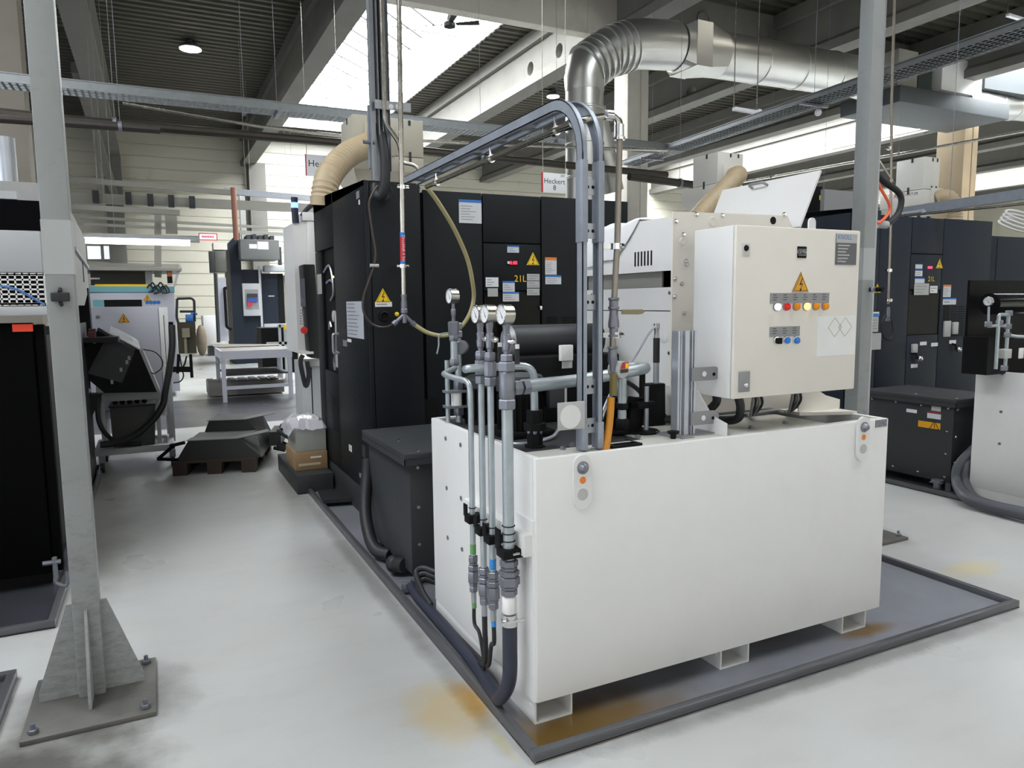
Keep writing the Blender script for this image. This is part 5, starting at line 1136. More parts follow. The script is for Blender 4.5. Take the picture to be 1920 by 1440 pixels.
# ------------------------------------------------------------------ second cell: tray, tank, pipes
drip_tray(6.02, 9.3, 1.9, 7.0, 'grey steel drip tray under the right hand machine', mat('tray_floor_plain', lin((92, 93, 96)), .3, .3, var=.15, scale=3))
TX, TY1 = 6.14, 3.735
t2 = coolant_tank(TX, TX+2.0, TY1-1.17, TY1, 'white coolant tank cut off by the right picture edge', near=False)
m = MB()
for (u, v) in ((1879, 701), (1877, 772), (1874, 832)): q = onX(u, v, TX); m.lathe(q, -UX, [(0, .012), (.005, .011), (.007, 0)], 10)
part('side_screw', m, fitting, t2); part('top_plate', MB().box(TX+.03, TX+1.9, TY1-1.1, TY1-.03, ZT-.03, ZT-.01), soot, t2)
t = thing('hydraulic_unit', 'black pump unit with shiny motor on the right hand tank', 'pump', (7.0, 3.4, ZT))
YU = 3.5; a, b_ = onY(1862, 690, YU), onY(1864, 523, YU)
part('unit_body', MB().box(onY(1850, 690, YU).x, onY(1960, 690, YU).x, YU, YU+.2, ZT-.012, onY(1900, 630, YU).z), soot, t); part('splash_plate', MB().box(onY(1865, 600, YU).x, onY(1975, 600, YU).x, YU+.21, YU+.23, onY(1900, 690, YU).z, onY(1900, 524, YU).z), mat('gloss_black', lin((8, 8, 9)), .5, spec=.15), t)
a = onY(1880, 570, YU-.05); part('motor', MB().cyl((a.x, YU+.05, a.z), (a.x+.5, YU+.05, a.z), .085, 20), mat('gloss_motor', lin((16, 16, 18)), .12), t)
YP = 3.3
def rp(u, v): return onY(u, v, YP)
t = thing('valve_pipes', 'galvanized valve pipes with small pressure gauge on the right hand tank', 'pipes', rp(1872, 690))
part('tube', MB().tube(elbow([rp(1867, 692), rp(1873, 590), rp(1891, 590), rp(1888, 640), rp(1884, 695)], .02), .013, 10), zinc_tube, t)
part('outlet_tube', MB().tube([rp(1890, 628), rp(1905, 631), rp(1960, 634)], .013, 10), zinc_tube, t); part('inlet_tube', MB().tube([rp(1853, 612), rp(1872, 610), rp(1884, 612)], .011, 10), zinc_tube, t)
m = MB()
for (u, v) in ((1874, 605), (1892, 587), (1890, 612), (1889, 628), (1883, 690), (1853, 608)): m.nut(rp(u, v)-UZ*.02, UZ, .04, .024)
part('union_nut', m, fitting, t)
part('gauge_riser', MB().tube([rp(1853, 612), rp(1854, 575)], .008, 8), zinc_tube, t); gauge(t, rp(1854, 565), .034, .03)
m = MB(); c = rp(1883, 663); m.box(c.x-.045, c.x+.045, YP-.03, YP+.03, c.z-.035, c.z+.035, .004); part('flow_block', m, grey_label, t); c = rp(1908, 662); part('white_tag', MB().box(c.x-.028, c.x+.028, YP-.03, YP-.02, c.z-.04, c.z+.04, .003), white_paint, t)
t = thing('drain_hose', 'two thick grey black hoses bending onto the right hand drip tray', 'hose', (6.1, 3.8, .05))
for k, (r, off) in enumerate(((.045, 0), (.03, .0))):
    pts = [onX(1835-10*k, 835+15*k, 6.25), onX(1800+12*k, 872+5*k, 6.15), onX(1795+16*k, 905, 6.1+.02*k), onZ(1812+14*k, 932-2*k, .08), onZ(1850+8*k, 948-4*k, .06), onZ(1930, 968-8*k, .06)]
    part('hose', MB().tube(smooth(pts, 6), r, 12), mat('grey_hose_%d' % k, lin((74, 76, 82)), .5, var=.1), t)
q = onX(1757, 905, 6.1); m = MB(); m.lathe(onX(1757, 915, 6.12), UZ, [(0, .03), (.06, .03), (.065, .05), (.075, .05)], 12); m.bar(onX(1745, 903, 6.12), onX(1768, 906, 6.12), .03, .012); single('drain_tap', 'small steel drain tap below the right hand anthracite box', 'tap', m, fitting)
# ------------------------------------------------------------------ mist filters on the machine roofs
filt_w = mat('filter_white', lin((208, 206, 198)), .45, var=.03, dirt=lin((150, 140, 120)), dirt_amt=.25, dirt_scale=1.5)
def mist_filter(X0_, Yf, w, d, zt, zb, label, hose_pts, hr, mt, base):
    t = thing('mist_filter', label, 'filter', (X0_+w/2, Yf+d/2, base), 'mist filters on the machine roofs')
    zm = zb+(zt-zb)*.45
    part('upper_housing', MB().box(X0_, X0_+w, Yf, Yf+d, zm, zt, .01), mt, t)
    m = MB(); m.hexa([(X0_+.05, Yf+.05, zb), (X0_+w-.05, Yf+.05, zb), (X0_+w-.05, Yf+d+.1, zb), (X0_+.05, Yf+d+.1, zb), (X0_, Yf, zb+.15), (X0_+w, Yf, zb+.15), (X0_+w, Yf+d+.25, zb+.15), (X0_, Yf+d+.25, zb+.15)]); m.box(X0_, X0_+w, Yf, Yf+d+.25, zb+.15, zm-.005, .006); part('lower_housing', m, mt, t)
    m = MB()
    for (x, y) in ((X0_+w*.5, Yf-.006), (X0_+w*.8, Yf-.006)): m.box(x-.012, x+.012, y, y+.006, zm-.05, zm+.05); m.box(x-.012, x+.012, y, y+.006, zt-.06, zt-.01)
    m.box(X0_-.006, X0_, Yf+d*.5, Yf+d*.5+.03, zm-.05, zm+.05); m.box(X0_-.006, X0_, Yf+d*.4, Yf+d*.4+.03, zt-.06, zt); part('catch', m, anthracite, t)
    m = MB()
    for (x, y) in ((X0_+.06, Yf+.1), (X0_+w-.06, Yf+.1), (X0_+.06, Yf+d), (X0_+w-.06, Yf+d)): m.cyl((x, y, base), (x, y, zb), .025, 8)
    part('leg', m, anthracite, t)
    h0 = Vector(hose_pts[0]); part('port_plate', MB().box(h0.x-hr*1.3, h0.x+hr*1.3, Yf-.02, Yf, h0.z-hr*1.3, h0.z+hr*1.3, .004), mt, t)
    P_ = smooth(hose_pts, 14); rr = []
    m = MB(); pts = []; n = len(P_)
    L_ = sum((P_[i+1]-P_[i]).length for i in range(n-1)); N_ = int(L_/.022); acc = [0]
    for i in range(n-1): acc.append(acc[-1]+(P_[i+1]-P_[i]).length)
    for k in range(N_+1):
        s_ = L_*k/N_; i = max(j for j in range(n) if acc[j] <= s_+1e-9); i = min(i, n-2); f = (s_-acc[i])/max(1e-9, acc[i+1]-acc[i]); pts.append(P_[i].lerp(P_[i+1], f)); rr.append(hr*(1.0 if k % 2 else .93))
    part('flexible_hose', m.tube(pts, rr, 20), tan_hose, t, 'ribbed tan hose'); return t
Z2 = 2.54
c = onY(660, 213, 7.5); mist_filter(c.x, 7.5, .75, .5, c.z, 2.92, 'pale mist filter box with tan hose on the black machine, behind the vertical channels', [onY(712, 262, 7.49), onY(690, 272, 7.3), onY(650, 292, 7.0), onY(617, 330, 6.8), onY(607, 372, 6.75), onY(606, 384, 6.75)], .12, mat('filter_beige', lin((178, 172, 156)), .5, var=.04), Z2)
c = onY(1346, 284, 7.8); mist_filter(c.x, 7.8, .45, .5, c.z, 2.95, 'pale mist filter box with tan hose behind the open white lid', [onY(1372, 332, 7.79), onY(1384, 328, 7.6), onY(1374, 338, 7.45), onY(1345, 368, 7.3), onY(1322, 392, 7.2), onY(1305, 412, 7.15)], .12, filt_w, Z2)
c = onY(1735, 293, 7.0); o = mist_filter(c.x, 7.0, .34, .45, c.z, 2.9, 'white mist filter box with red lettering right of the steel post', [onY(1757, 372, 6.99), onY(1772, 368, 6.9), onY(1785, 378, 6.85), onY(1790, 400, 6.85), onY(1790, 412, 6.85)], .11, filt_w, 2.25)
q = onX(1690, 367, c.x-.001); part('red_lettering', MB().text('ARIO', (c.x-.002, q.y+.03, q.z), -UY, UZ, .085), red_ink, o); part('black_lettering', MB().text('OCT.ER', (c.x-.002, q.y-.17, q.z), -UY, UZ, .055), black_ink, o)
# bits on top of machine 2 and behind the lid
t = thing('roof_box', 'black box with yellow sticker on the machine roof right of the open lid', 'box', onY(1535, 385, 6.9)); a, b_ = onY(1512, 402, 6.9), onY(1542, 350, 6.9); part('box_body', MB().box(a.x, b_.x, 6.9, 7.2, 2.54, b_.z), soot, t); a, b_ = onY(1536, 375, 6.9), onY(1542, 367, 6.9); part('yellow_sticker', MB().box(a.x, b_.x, 6.896, 6.9, a.z, b_.z), yellow, t)
a = onY(1553, 374, 6.8); single('steel_silencer', 'shiny steel silencer standing next to the black roof box', 'silencer', MB().lathe((a.x, 6.8, 2.54), UZ, [(0, .03), (.15, .03), (.16, .045), (.3, .045), (.32, .03), (.42, .03)], 14), chrome)
a, b_ = onY(1545, 392, 6.5), onY(1610, 375, 6.5); single('roof_panel', 'grey panel behind the steel post on the machine roof', 'panel', MB().box(a.x, b_.x+.3, 6.5, 6.56, 2.54, b_.z+.1), grey_plate)
# ================================================================== VERTICAL CHANNELS, AIR DROP, HOSES IN FRONT OF MACHINE 1
YC = 5.12
t = thing('conduit_riser', 'pair of vertical galvanized channels with thick black cable dropping onto the black machine', 'cable riser', onY(710, 330, YC))
for (u, v1, w) in ((701.5, 338, .06), (722, 322, .055)):
    b_ = onY(u+3, v1, YC); m = MB(); m.box(b_.x-w/2, b_.x+w/2, YC, YC+.004, b_.z, 7.6); m.box(b_.x-w/2, b_.x-w/2+.004, YC-.04, YC, b_.z, 7.6); m.box(b_.x+w/2-.004, b_.x+w/2, YC-.04, YC, b_.z, 7.6); part('channel', m, galv, t)
b0 = onY(712.5, 230, YC); part('black_cable', MB().tube([(b0.x, YC+.02, 7.6), (b0.x, YC+.02, b0.z)]+smooth([(b0.x, YC+.02, b0.z), onY(717, 262, YC-.02), onY(722, 300, YC-.05), onY(722, 340, YC-.05), onY(716, 366, YC-.03), onY(706, 362, YC+.02), onY(705, 348, YC+.06)], 6)[1:], .035, 14), rubber, t)
m = MB()
for v in (50, 125, 200, 270): z = onY(712, v, YC).z; m.box(onY(698, v, YC).x, onY(727, v, YC).x, YC+.006, YC+.012, z-.02, z+.02)
part('cross_strap', m, galv, t)
a, b_ = onY(699, 198, YC), onY(766, 200, YC); m = MB(); m.box(a.x, b_.x, YC-.052, YC-.046, a.z-.03, a.z+.03); r = part('spacer_bar', m, galv, t); m = MB()
for u in (733.5, 746): q = onY(u, 200, YC-.053); m.lathe(q, -UY, [(0, .018), (.001, .018)], 14)
part('bar_hole', m, white_ink, r)
q = onY(697, 267, YC); part('side_bolt', MB().cyl(q+Vector((-.06, 0, 0)), q+Vector((.02, 0, 0)), .014, 8), fitting, t); q = onY(696, 210, YC); part('spare_strut', MB().bar((q.x-.0, YC+.03, q.z-.38), (q.x-.0, YC+.03, q.z+.05), .035, .035), galv_dull, t)
p = onY(723, 240, YC-.06); part('air_tube', MB().tube(elbow([(p.x, YC-.06, 7.6), (onY(721, 232, YC-.06).x, YC-.06, p.z+.04), onY(748, 267, YC-.07), onY(752, 290, YC-.07)], .05), .016, 10), steel, t)
# air drop pole with red strip
PXp = onY(754, 330, YC-.09); YP_ = YC-.09
def at(u, v): return onY(u, v, YP_)
t = thing('air_drop_pipe', 'vertical compressed air pipe with red lettered strip in front of the black machine', 'pipe', at(758, 590))
top = at(748, 0); bot = at(757, 560)
part('pipe', MB().tube([(top.x-.01, YP_, 7.6), top, at(753, 330), bot], .0175, 14), steel, t)
part('blue_band', MB().cyl(at(754.6, 436), at(754.7, 444), .0185, 14), btn_blue, t); part('blue_band', MB().cyl(at(755.4, 489), at(755.6, 495), .0185, 14), btn_blue, t)
s_ = part('red_strip', MB().cyl(at(754.7, 444), at(755.4, 489), .0188, 14), red_ink, t)
q = at(755.1, 466.5); part('strip_lettering', MB().text('Druckluft 6 bar', (q.x+.0, YP_-.0195, q.z), -UZ, UX, .03), white_ink, s_)
for v in (351, 499): q = at(755, v); m = MB(); m.lathe(q-UZ*.014, UZ, [(0, .025), (.028, .025)], 14); m.box(q.x-.045, q.x+.045, YP_-.012, YP_+.012, q.z-.012, q.z+.012, .004); m.bar(q, (q.x, 5.31 if v > 400 else YP_+.1, q.z), .01, .02); part('pipe_clamp', m, chrome, t)
m = MB(); q = at(757, 552); m.lathe(q, -UZ, [(0, .02), (.01, .022), (.03, .018), (.06, .022), (.1, .022), (.105, .026), (.13, .026), (.14, .018), (.2, .018)], 12); part('valve_body', m, fitting, t)
q = at(757.5, 590); m = MB(); e1, e2 = at(741, 605), at(774, 606); m.cyl(q, e1, .014, 10); m.cyl(q, e2, .014, 10); m.cyl(q+UZ*.02, q-UZ*.06, .014, 10); m.lathe(e1, e1-q, [(-.01, .02), (.02, .02)], 10); m.lathe(e2, e2-q, [(-.01, .02), (.02, .02)], 10); part('y_branch', m, fitting, t)
q = at(752, 300); part('s_bend', MB().tube(elbow([q, at(758, 306), at(775, 309), at(784, 316), at(785, 322)], .03), .012, 10), steel, t)
def h(u, v, Y=5.03): return onY(u, v, Y)
hose('air_hose', 'long straw coloured air hose hanging in a wide loop in front of the black machine', [h(801, 352, 4.62), h(822, 380, 4.7), h(852, 430, 4.8), h(876, 485, 4.9), h(886, 530, 4.95), h(888, 560, 5.0), h(880, 590, 5.0), h(862, 615), h(835, 629), h(805, 625), h(785, 614), h(774, 606)], .0155, straw_hose, 'hose', 8, 12)
hose('air_hose', 'thin dark air hose looping left from the air drop pipe', [h(741, 605), h(725, 613), h(706, 612), h(690, 600), h(681, 580), h(682, 555), h(692, 525), h(702, 495), h(704, 470), h(699, 440), h(694, 405), h(692, 380), h(699, 362), h(708, 348)], .0085, mat('brown_black_hose', lin((58, 46, 42)), .35), 'hose', 8, 10)
q = h(702, 498, 5.03); single('hose_clip', 'small pale clip on the thin dark air hose', 'clip', MB().tube([q-UX*.03, q+UX*.03], .012, 8), grey_label)
# conduit in front of machine 2
t = thing('air_drop_pipe', 'thin vertical air pipe and steel rod beside the right steel post', 'pipe', onY(1666, 560, 4.85)); Y_ = 4.85
part('pipe', MB().tube([onY(1679, -60, Y_), onY(1672, 190, Y_), onY(1670, 420, Y_), onY(1665, 570, Y_)], .013, 10), MATS['brown_steel'], t)
part('rod', MB().tube([onY(1655, -60, Y_), onY(1650, 270, Y_), onY(1648, 300, Y_), onY(1674, 340, Y_)], .01, 8), steel, t)
m = MB()
for v in (278, 507, 563): q = onY(1668, v, Y_); m.lathe(q-UZ*.015, UZ, [(0, .022), (.03, .022)], 12); m.box(q.x-.05, q.x+.03, Y_-.01, Y_+.01, q.z-.01, q.z+.01)
part('pipe_clamp', m, chrome, t)
q = onY(1665, 585, Y_); m = MB(); m.lathe(q+UZ*.05, -UZ, [(0, .016), (.05, .02), (.1, .02), (.11, .012), (.14, .012)], 10); m.cyl(q-UZ*.04, q+Vector((-.03, 0, -.09)), .01, 8); m.cyl(q-UZ*.04, q+Vector((.035, 0, -.09)), .01, 8); part('valve', m, fitting, t)
part('hose_loop', MB().tube(smooth([onY(1672, 600, Y_), onY(1675, 622, Y_), onY(1668, 636, Y_), onY(1656, 630, Y_), onY(1653, 605, Y_), onY(1660, 590, Y_)], 5), .009, 8), rubber, t)
hose('black_cable', 'thick black cable bending beside the right steel post', [onY(1640, 322, 4.6), onY(1660, 342, 4.6), onY(1682, 358, 4.6), onY(1690, 375, 4.6), onY(1684, 400, 4.6), onY(1668, 417, 4.6), onY(1654, 421, 4.6)], .028, rubber, 'cable')
hose('orange_cable', 'orange cable bending beside the right steel post', [onY(1644, 338, 4.5), onY(1655, 360, 4.5), onY(1666, 380, 4.5), onY(1668, 395, 4.5), onY(1658, 410, 4.5), onY(1646, 419, 4.5)], .013, mat('orange_cable', lin((222, 92, 52)), .45), 'cable')
q = onY(1651, 421, 4.55); single('cable_plug', 'grey plug where black and orange cables meet beside the post', 'plug', MB().cyl(q-UX*.05, q+UX*.08, .035, 12), grey_label)
# galvanized rails and coil above machine 2
a, b_ = onY(1690, 398, 5.6), onY(1960, 358, 4.0); 
t = thing('cable_channel', 'grey cable channel with bright pipe crossing above the right machine to the picture edge', 'cable channel', a)
part('channel', MB().bar(a, b_, .05, .1), galv_dull, t); a2, b2 = onY(1690, 404, 5.55), onY(1960, 378, 3.95); part('pipe', MB().cyl(onY(1660, 408, 5.55), b2, .013, 10), steel, t); part('end_socket', MB().cyl(onY(1690, 403, 5.5), onY(1732, 397, 5.2), .03, 12), alu, t)
m = MB(); m.cyl(onY(1780, 385, 5.05), (onY(1780, 385, 5.05).x, 5.05, ZD), .003, 6); part('support_wire', m, fitting, t)
t = thing('hose_coil', 'white hose coil lying on the lower roof of the right machine', 'hose', onY(1900, 430, 6.)); m = MB()
for k in range(4):
    c = onY(1905+4*k, 424-2*k, 6.0); m.tube([c+Vector((.28*math.cos(a), .16*math.sin(a), .1*math.sin(a)+.03*k)) for a in [2*math.pi*i/24 for i in range(25)]], .014, 8)
part('coil', m, white_paint, t)
# ------------------------------------------------------------------ steel posts
patch_paint = mat('patch_paint', lin((168, 171, 170)), .5, var=.03)
dirty_steel = mat('dirty_steel', lin((96, 94, 90)), .5, .3, var=.2, scale=8, dirt=lin((52, 50, 48)), dirt_amt=.7, dirt_scale=5)
def steel_post(x0, x1, y0, d, zp, label, plate):
    xc, yc = (x0+x1)/2, y0+d/2
    t = thing('steel_post', label, 'post', (xc, yc, .0), 'grey steel posts')
    m = MB(); m.box(x0, x1, y0, y0+d, .02, ZD, .008); part('post_tube', m, post_paint, t)
    part('repainted_band', MB().box(x0-.0015, x1+.0015, y0-.0015, y0+d+.0015, zp[0], zp[1]), patch_paint, t, 'paler repainted band')
    m = MB(); m.box(plate[0], plate[1], plate[2], plate[3], .0, .022, .003); part('base_plate', m, dirty_steel, t)
    hh, e = .43, .018
    for (dx, dy) in ((1, 0), (-1, 0), (0, 1), (0, -1)):
        if dx:
            xa = x1 if dx > 0 else x0; L_ = .15
            m = MB().prism([(xa, .022), (xa+dx*L_, .022), (xa+dx*L_, .06), (xa+dx*.025, hh), (xa, hh)], 'y', yc-.006, yc+.006)
        else:
            ya = y0+d if dy > 0 else y0; L_ = .12
            m = MB().prism([(ya, .022), (ya+dy*L_, .022), (ya+dy*L_, .06), (ya+dy*.02, hh-.02), (ya, hh-.02)], 'x', xc-.006, xc+.006)
        part('gusset', m, post_paint, t)
    for x in (plate[0]+.04, plate[1]-.04):
        for y in (plate[2]+.05, plate[3]-.05):
            m = MB(); m.nut((x, y, .022), UZ, .018, .02); m.cyl((x, y, .04), (x, y, .06), .009, 8); part('anchor_bolt', m, fitting, t)
    return t
zpl = (onY(110, 514, 3.5).z, onY(110, 412, 3.5).z)
lp = steel_post(-.384, -.282, 3.5, .102, zpl, 'grey steel post with gusseted foot standing in the left foreground', (-.565, -.085, 3.24, 3.77))
q = onY(114, 557, 3.499); m = MB(); m.box(q.x-.032, q.x+.032, 3.462, 3.499, q.z-.018, q.z+.018, .004); m.cyl((q.x, 3.47, q.z+.02), (q.x, 3.499, q.z+.032), .008, 8); m.cyl((q.x, 3.47, q.z-.02), (q.x, 3.499, q.z-.032), .008, 8); part('rubber_buffer', m, rubber, lp, 'black rubber buffer')
zpr = (onY(1625, 525, 3.5).z, onY(1625, 465, 3.5).z)
rp_ = steel_post(4.42, 4.535, 3.5, .11, zpr, 'grey steel post behind the right end of the white tank', (4.2, 4.715, 3.27, 3.77))
q = onY(1632, 543, 3.499); part('bolt_stub', MB().cyl((q.x, 3.40, q.z), (q.x, 3.499, q.z), .016, 10), soot, rp_); part('bolt_head', MB().nut((q.x-.02, 3.47, q.z), -UY, .02, .02), galv, rp_)
part('cable_conduit', MB().box(4.545, 4.57, 3.52, 3.56, .5, ZD), galv, rp_)
# ------------------------------------------------------------------ hanging name signs
def hang_sign(c, w, h, label, txt, num):
    t = thing('hanging_sign', label, 'sign', c, 'machine name signs hung from the roof')
    part('board', MB().box(c.x-w/2, c.x+w/2, c.y-.008, c.y, c.z-h/2, c.z+h/2, .002), white_ink, t)
    part('red_edge', MB().box(c.x-w/2-.004, c.x-w/2+.012, c.y-.01, c.y+.001, c.z-h/2, c.z+h/2), red_ink, t)
    m = MB(); m.text(txt, (c.x, c.y-.0088, c.z+h*.08), UX, UZ, w*.26)
    if num: m.text(num, (c.x, c.y-.0088, c.z-h*.25), UX, UZ, w*.26)
    part('sign_lettering', m, black_ink, t)
    m = MB(); m.text('ZBT', (c.x+w*.34, c.y-.0088, c.z+h*.38), UX, UZ, w*.11); part('maker_mark', m, black_ink, t)
    m = MB()
    for s_ in (-1, 1): m.cyl((c.x+s_*w*.46, c.y-.004, c.z+h/2), (c.x+s_*w*.46, c.y-.004, ZD), .004, 6)
    part('wire', m, steel, t)
    return t
hang_sign(onY(1039, 343.5, 7.4), onY(1062, 343, 7.4).x-onY(1016, 343, 7.4).x, onY(1040, 325, 7.4).z-onY(1040, 362, 7.4).z, 'small white sign reading Heckert 8 above the black machine', 'Heckert', '8')
a, b_ = onY(572, 289, 11.5), onY(640, 334, 11.5); c = (a+b_)/2; hang_sign(Vector((c.x, 11.5, c.z)), b_.x-a.x, a.z-b_.z, 'white sign half hidden behind the ribbed tan hose', 'Heckert', '7')
# ================================================================== LEFT SIDE
light_grey = mat('light_grey_paint', lin((176, 178, 180)), .5, var=.03, dirt=lin((130, 128, 122)), dirt_amt=.2)
lavender = mat('pale_grey_enamel', lin((182, 183, 192)), .42, var=.03)
# ---- machine at the far left
YM = 5.05; XR = -.6
t = thing('left_machine', 'dark machine with perforated white cover cut off by the left picture edge', 'machine', (-1.6, 6.5, .0), 'machines along the left side')
ml = t
def my(u, v): return onY(u, v, YM)
part('dark_body', MB().box(-3.2, XR-.05, YM+.12, 8.55, .0, 1.52), soot, t); part('front_cover', MB().box(-3.2, my(66, 700).x, YM+.02, YM+.12, .1, my(40, 606).z, .01), mat('left_black', lin((6, 6, 7)), .7, spec=.05, var=.1), t)
part('right_side', MB().box(XR-.05, XR-.02, 7.0, 8.6, .02, 1.55, .004), anthracite, t)
part('front_pillar', MB().box(my(66, 700).x+.004, my(88, 700).x, YM+.04, YM+.12, .1, my(40, 606).z-.01, .01), MATS['left_black'], t)
o = part('orange_sticker', MB().box(my(22, 615).x, my(61, 615).x, YM+.017, YM+.02, my(40, 622).z, my(40, 608).z), mat('bright_orange', lin((252, 70, 36)), .5), t)
part('ledge', MB().box(-3.2, my(92, 600).x, YM-.05, YM+.3, my(40, 592).z, my(40, 575).z, .006), light_grey, t)
zt_, zb_ = my(40, 512).z, my(40, 573).z
m = MB(); x1 = my(84, 540).x; x = x1; st = .0355
m.box(-3.0, x1, YM, YM+.012, zt_-.012, zt_); m.box(-3.0, x1, YM, YM+.012, zb_, zb_+.016)
n = 6; hz = (zt_-zb_-.02)/n
for k in range(n+1): m.box(-2.0, x1, YM, YM+.012, zb_+.01+hz*k-.005, zb_+.01+hz*k+.005)
while x > -2.0: m.box(x-.004, x+.004, YM, YM+.012, zb_, zt_); x -= st
part('perforated_cover', m, white_paint, t)
part('cover_back', MB().box(-3.0, x1, YM+.05, YM+.06, zb_, zt_), soot, t)
part('upper_cover', MB().box(-3.2, my(80, 500).x, YM, YM+.9, zt_+.002, my(40, 432).z, .01), light_grey, t)
part('dark_window', MB().box(-3.2, my(74, 400).x, YM+.03, YM+.06, my(40, 432).z+.004, my(40, 374).z), mat('tinted_glass', lin((5, 5, 9)), .5, spec=.05), t)
part('top_rail', MB().box(-3.2, my(30, 370).x, YM+.03, YM+.8, my(40, 374).z+.004, my(40, 368).z+.03), light_grey, t)
part('blue_cable', MB().tube(smooth([my(-10, 534), my(25, 541), my(50, 552), my(84, 572)], 5), .007, 6), mat('blue_cable', lin((70, 110, 165)), .5), t)
a, b_, c, d = onX(128, 392, XR), onX(160, 420, XR), onX(166, 535, XR), onX(140, 566, XR)
m = MB(); m.prism([(6.0, 1.72), (6.0, 2.55), (7.55, 2.55), (9.0, 2.42), (9.0, 1.9), (8.3, 1.72)], 'x', XR-.9, XR); part('side_housing', m, mat('side_grey', lin((150, 150, 148)), .5, var=.04), t)
part('side_rim', MB().bar((XR+.01, 7.6, 2.22), (XR+.01, 9.0, 2.12), .02, .03), light_grey, t); part('side_seam', MB().box(XR, XR+.006, 8.4, 8.45, 1.95, 2.2), anthracite, t)
part('black_strip', MB().box(XR-.1, XR+.01, 8.75, 8.95, 1.15, 1.9), soot, t)
part('shelf_bracket', MB().box(XR-.05, XR+.28, 8.1, 8.6, 1.36, 1.41), dark_paint, t); 
m = MB(); 
for k in range(2): m.box(XR+.02, XR+.08, 8.15+.12*k, 8.22+.12*k, 1.41, 1.46+.03*k)
part('shelf_item', m, mat('dark_red', lin((90, 40, 40)), .6), t)
drip_tray(-4.2, -.565, 4.42, 8.75, 'dark drip tray under the machine at the left edge', mat('tray_black', lin((66, 68, 74)), .25, .3, var=.15, scale=3))
drip_tray(-3.5, -.66, 2.2, 3.89, 'grey drip tray in the lower left corner of the picture', MATS['tray_floor_plain'])
# small valve stub left of the post
q = onZ(103, 1060, .18); single('drain_tap', 'small grey tap with hose stub left of the left steel post', 'tap', MB().tube([q+Vector((-.06, 0, .02)), q+Vector((.03, 0, .02))], .014, 8).cyl(q+UZ*.05, q-UZ*.08, .014, 8).tube(smooth([q-UZ*.06, q+Vector((.0, 0, -.11)), q+Vector((.05, 0, -.13)), q+Vector((.06, 0, -.05))], 4), .013, 8), fitting)
t = thing('pipe_bracket', 'dark bracket with pipes sticking out from the left machine beside the post', 'bracket', onX(184, 950, -.55)); a = onX(184, 952, -.56)
part('bracket_box', MB().box(XR-.02, -.545, a.y-.15, a.y+.2, a.z-.02, a.z+.1), soot, t); part('stub_pipe', MB().cyl((XR, a.y-.12, a.z-.05), (-.53, a.y-.12, a.z-.03), .02, 8), anthracite, t); part('stub_pipe', MB().cyl((-.58, a.y-.2, a.z-.22), (-.55, a.y-.2, a.z-.04), .03, 8), soot, t)
# ---- white cart with tilted black motor box
YK = 8.55
def ck(u, v, Y=YK): return onY(u, v, Y)
t = thing('white_cart', 'white wheeled cart frame carrying a tilted black box', 'cart', (-.2, 8.8, 0))
x0, x1 = ck(186, 745).x, ck(300, 735).x; zr = ck(240, 742).z
m = MB(); m.box(x0-.02, x1+.005, YK, YK+.06, zr-.05, zr+.04, .004); part('upper_rail', m, light_grey, t)
xp = ck(322, 750).x
part('rear_post', MB().box(xp-.045, xp+.02, YK+.35, YK+.42, .2, 1.05, .004), light_grey, t)
z0 = ck(250, 842).z
m = MB(); m.box(-.62, ck(328, 840).x, YK-.1, YK-.03, z0-.03, z0+.035, .004); m.box(ck(328, 840).x-.07, ck(328, 840).x, YK-.03, YK+.6, z0-.03, z0+.035, .004); m.box(-.62, -.55, YK-.03, YK+.6, z0-.03, z0+.035); m.box(-.55, .06, YK+.53, YK+.6, z0-.03, z0+.035); part('base_frame', m, light_grey, t)
part('base_floor', MB().box(-.55, .06, YK-.03, YK+.53, z0+.0, z0+.01), grey_plate, t)
for (x, y) in ((-.56, YK-.05), (.1, YK-.05), (-.56, YK+.55), (.1, YK+.55)):
    c = part('caster', MB().lathe((x-.02, y, .055), UX, [(0, .05), (.004, .055), (.036, .055), (.04, .05)], 16), rubber, t); part('caster_fork', MB().box(x-.03, x+.03, y-.02, y+.02, .1, z0-.03), fitting, c)
for xq in (x0+.02, x1-.03): part('upright', MB().box(xq-.02, xq+.02, YK+.06, YK+.1, z0+.03, zr+.03, .003), light_grey, t)
t = thing('grey_tub', 'dark grey ribbed tub standing on the cart base', 'tub', (-.2, 8.75, z0+.01)); a, b_, c, d = ck(204, 768), ck(292, 768), ck(210, 826), ck(292, 826)
part('tub_body', MB().hexa([(c.x, YK+.13, z0+.011), (d.x-.01, YK+.13, z0+.011), (d.x-.01, YK+.48, z0+.011), (c.x, YK+.48, z0+.011), (a.x, YK+.12, a.z), (b_.x, YK+.12, a.z), (b_.x, YK+.5, a.z), (a.x, YK+.5, a.z)], .01), mat('tub_grey', lin((78, 78, 76)), .6, var=.12, scale=12), t)
part('tub_rim', MB().box(a.x-.01, b_.x+.01, YK+.11, YK+.51, a.z, a.z+.02, .004), anthracite, t)
m = MB(); 
for k in range(5): m.ball((a.x+.05+.07*k, YK+.2, a.z+.05), .03, 8)
part('parts_inside', m, soot, t)
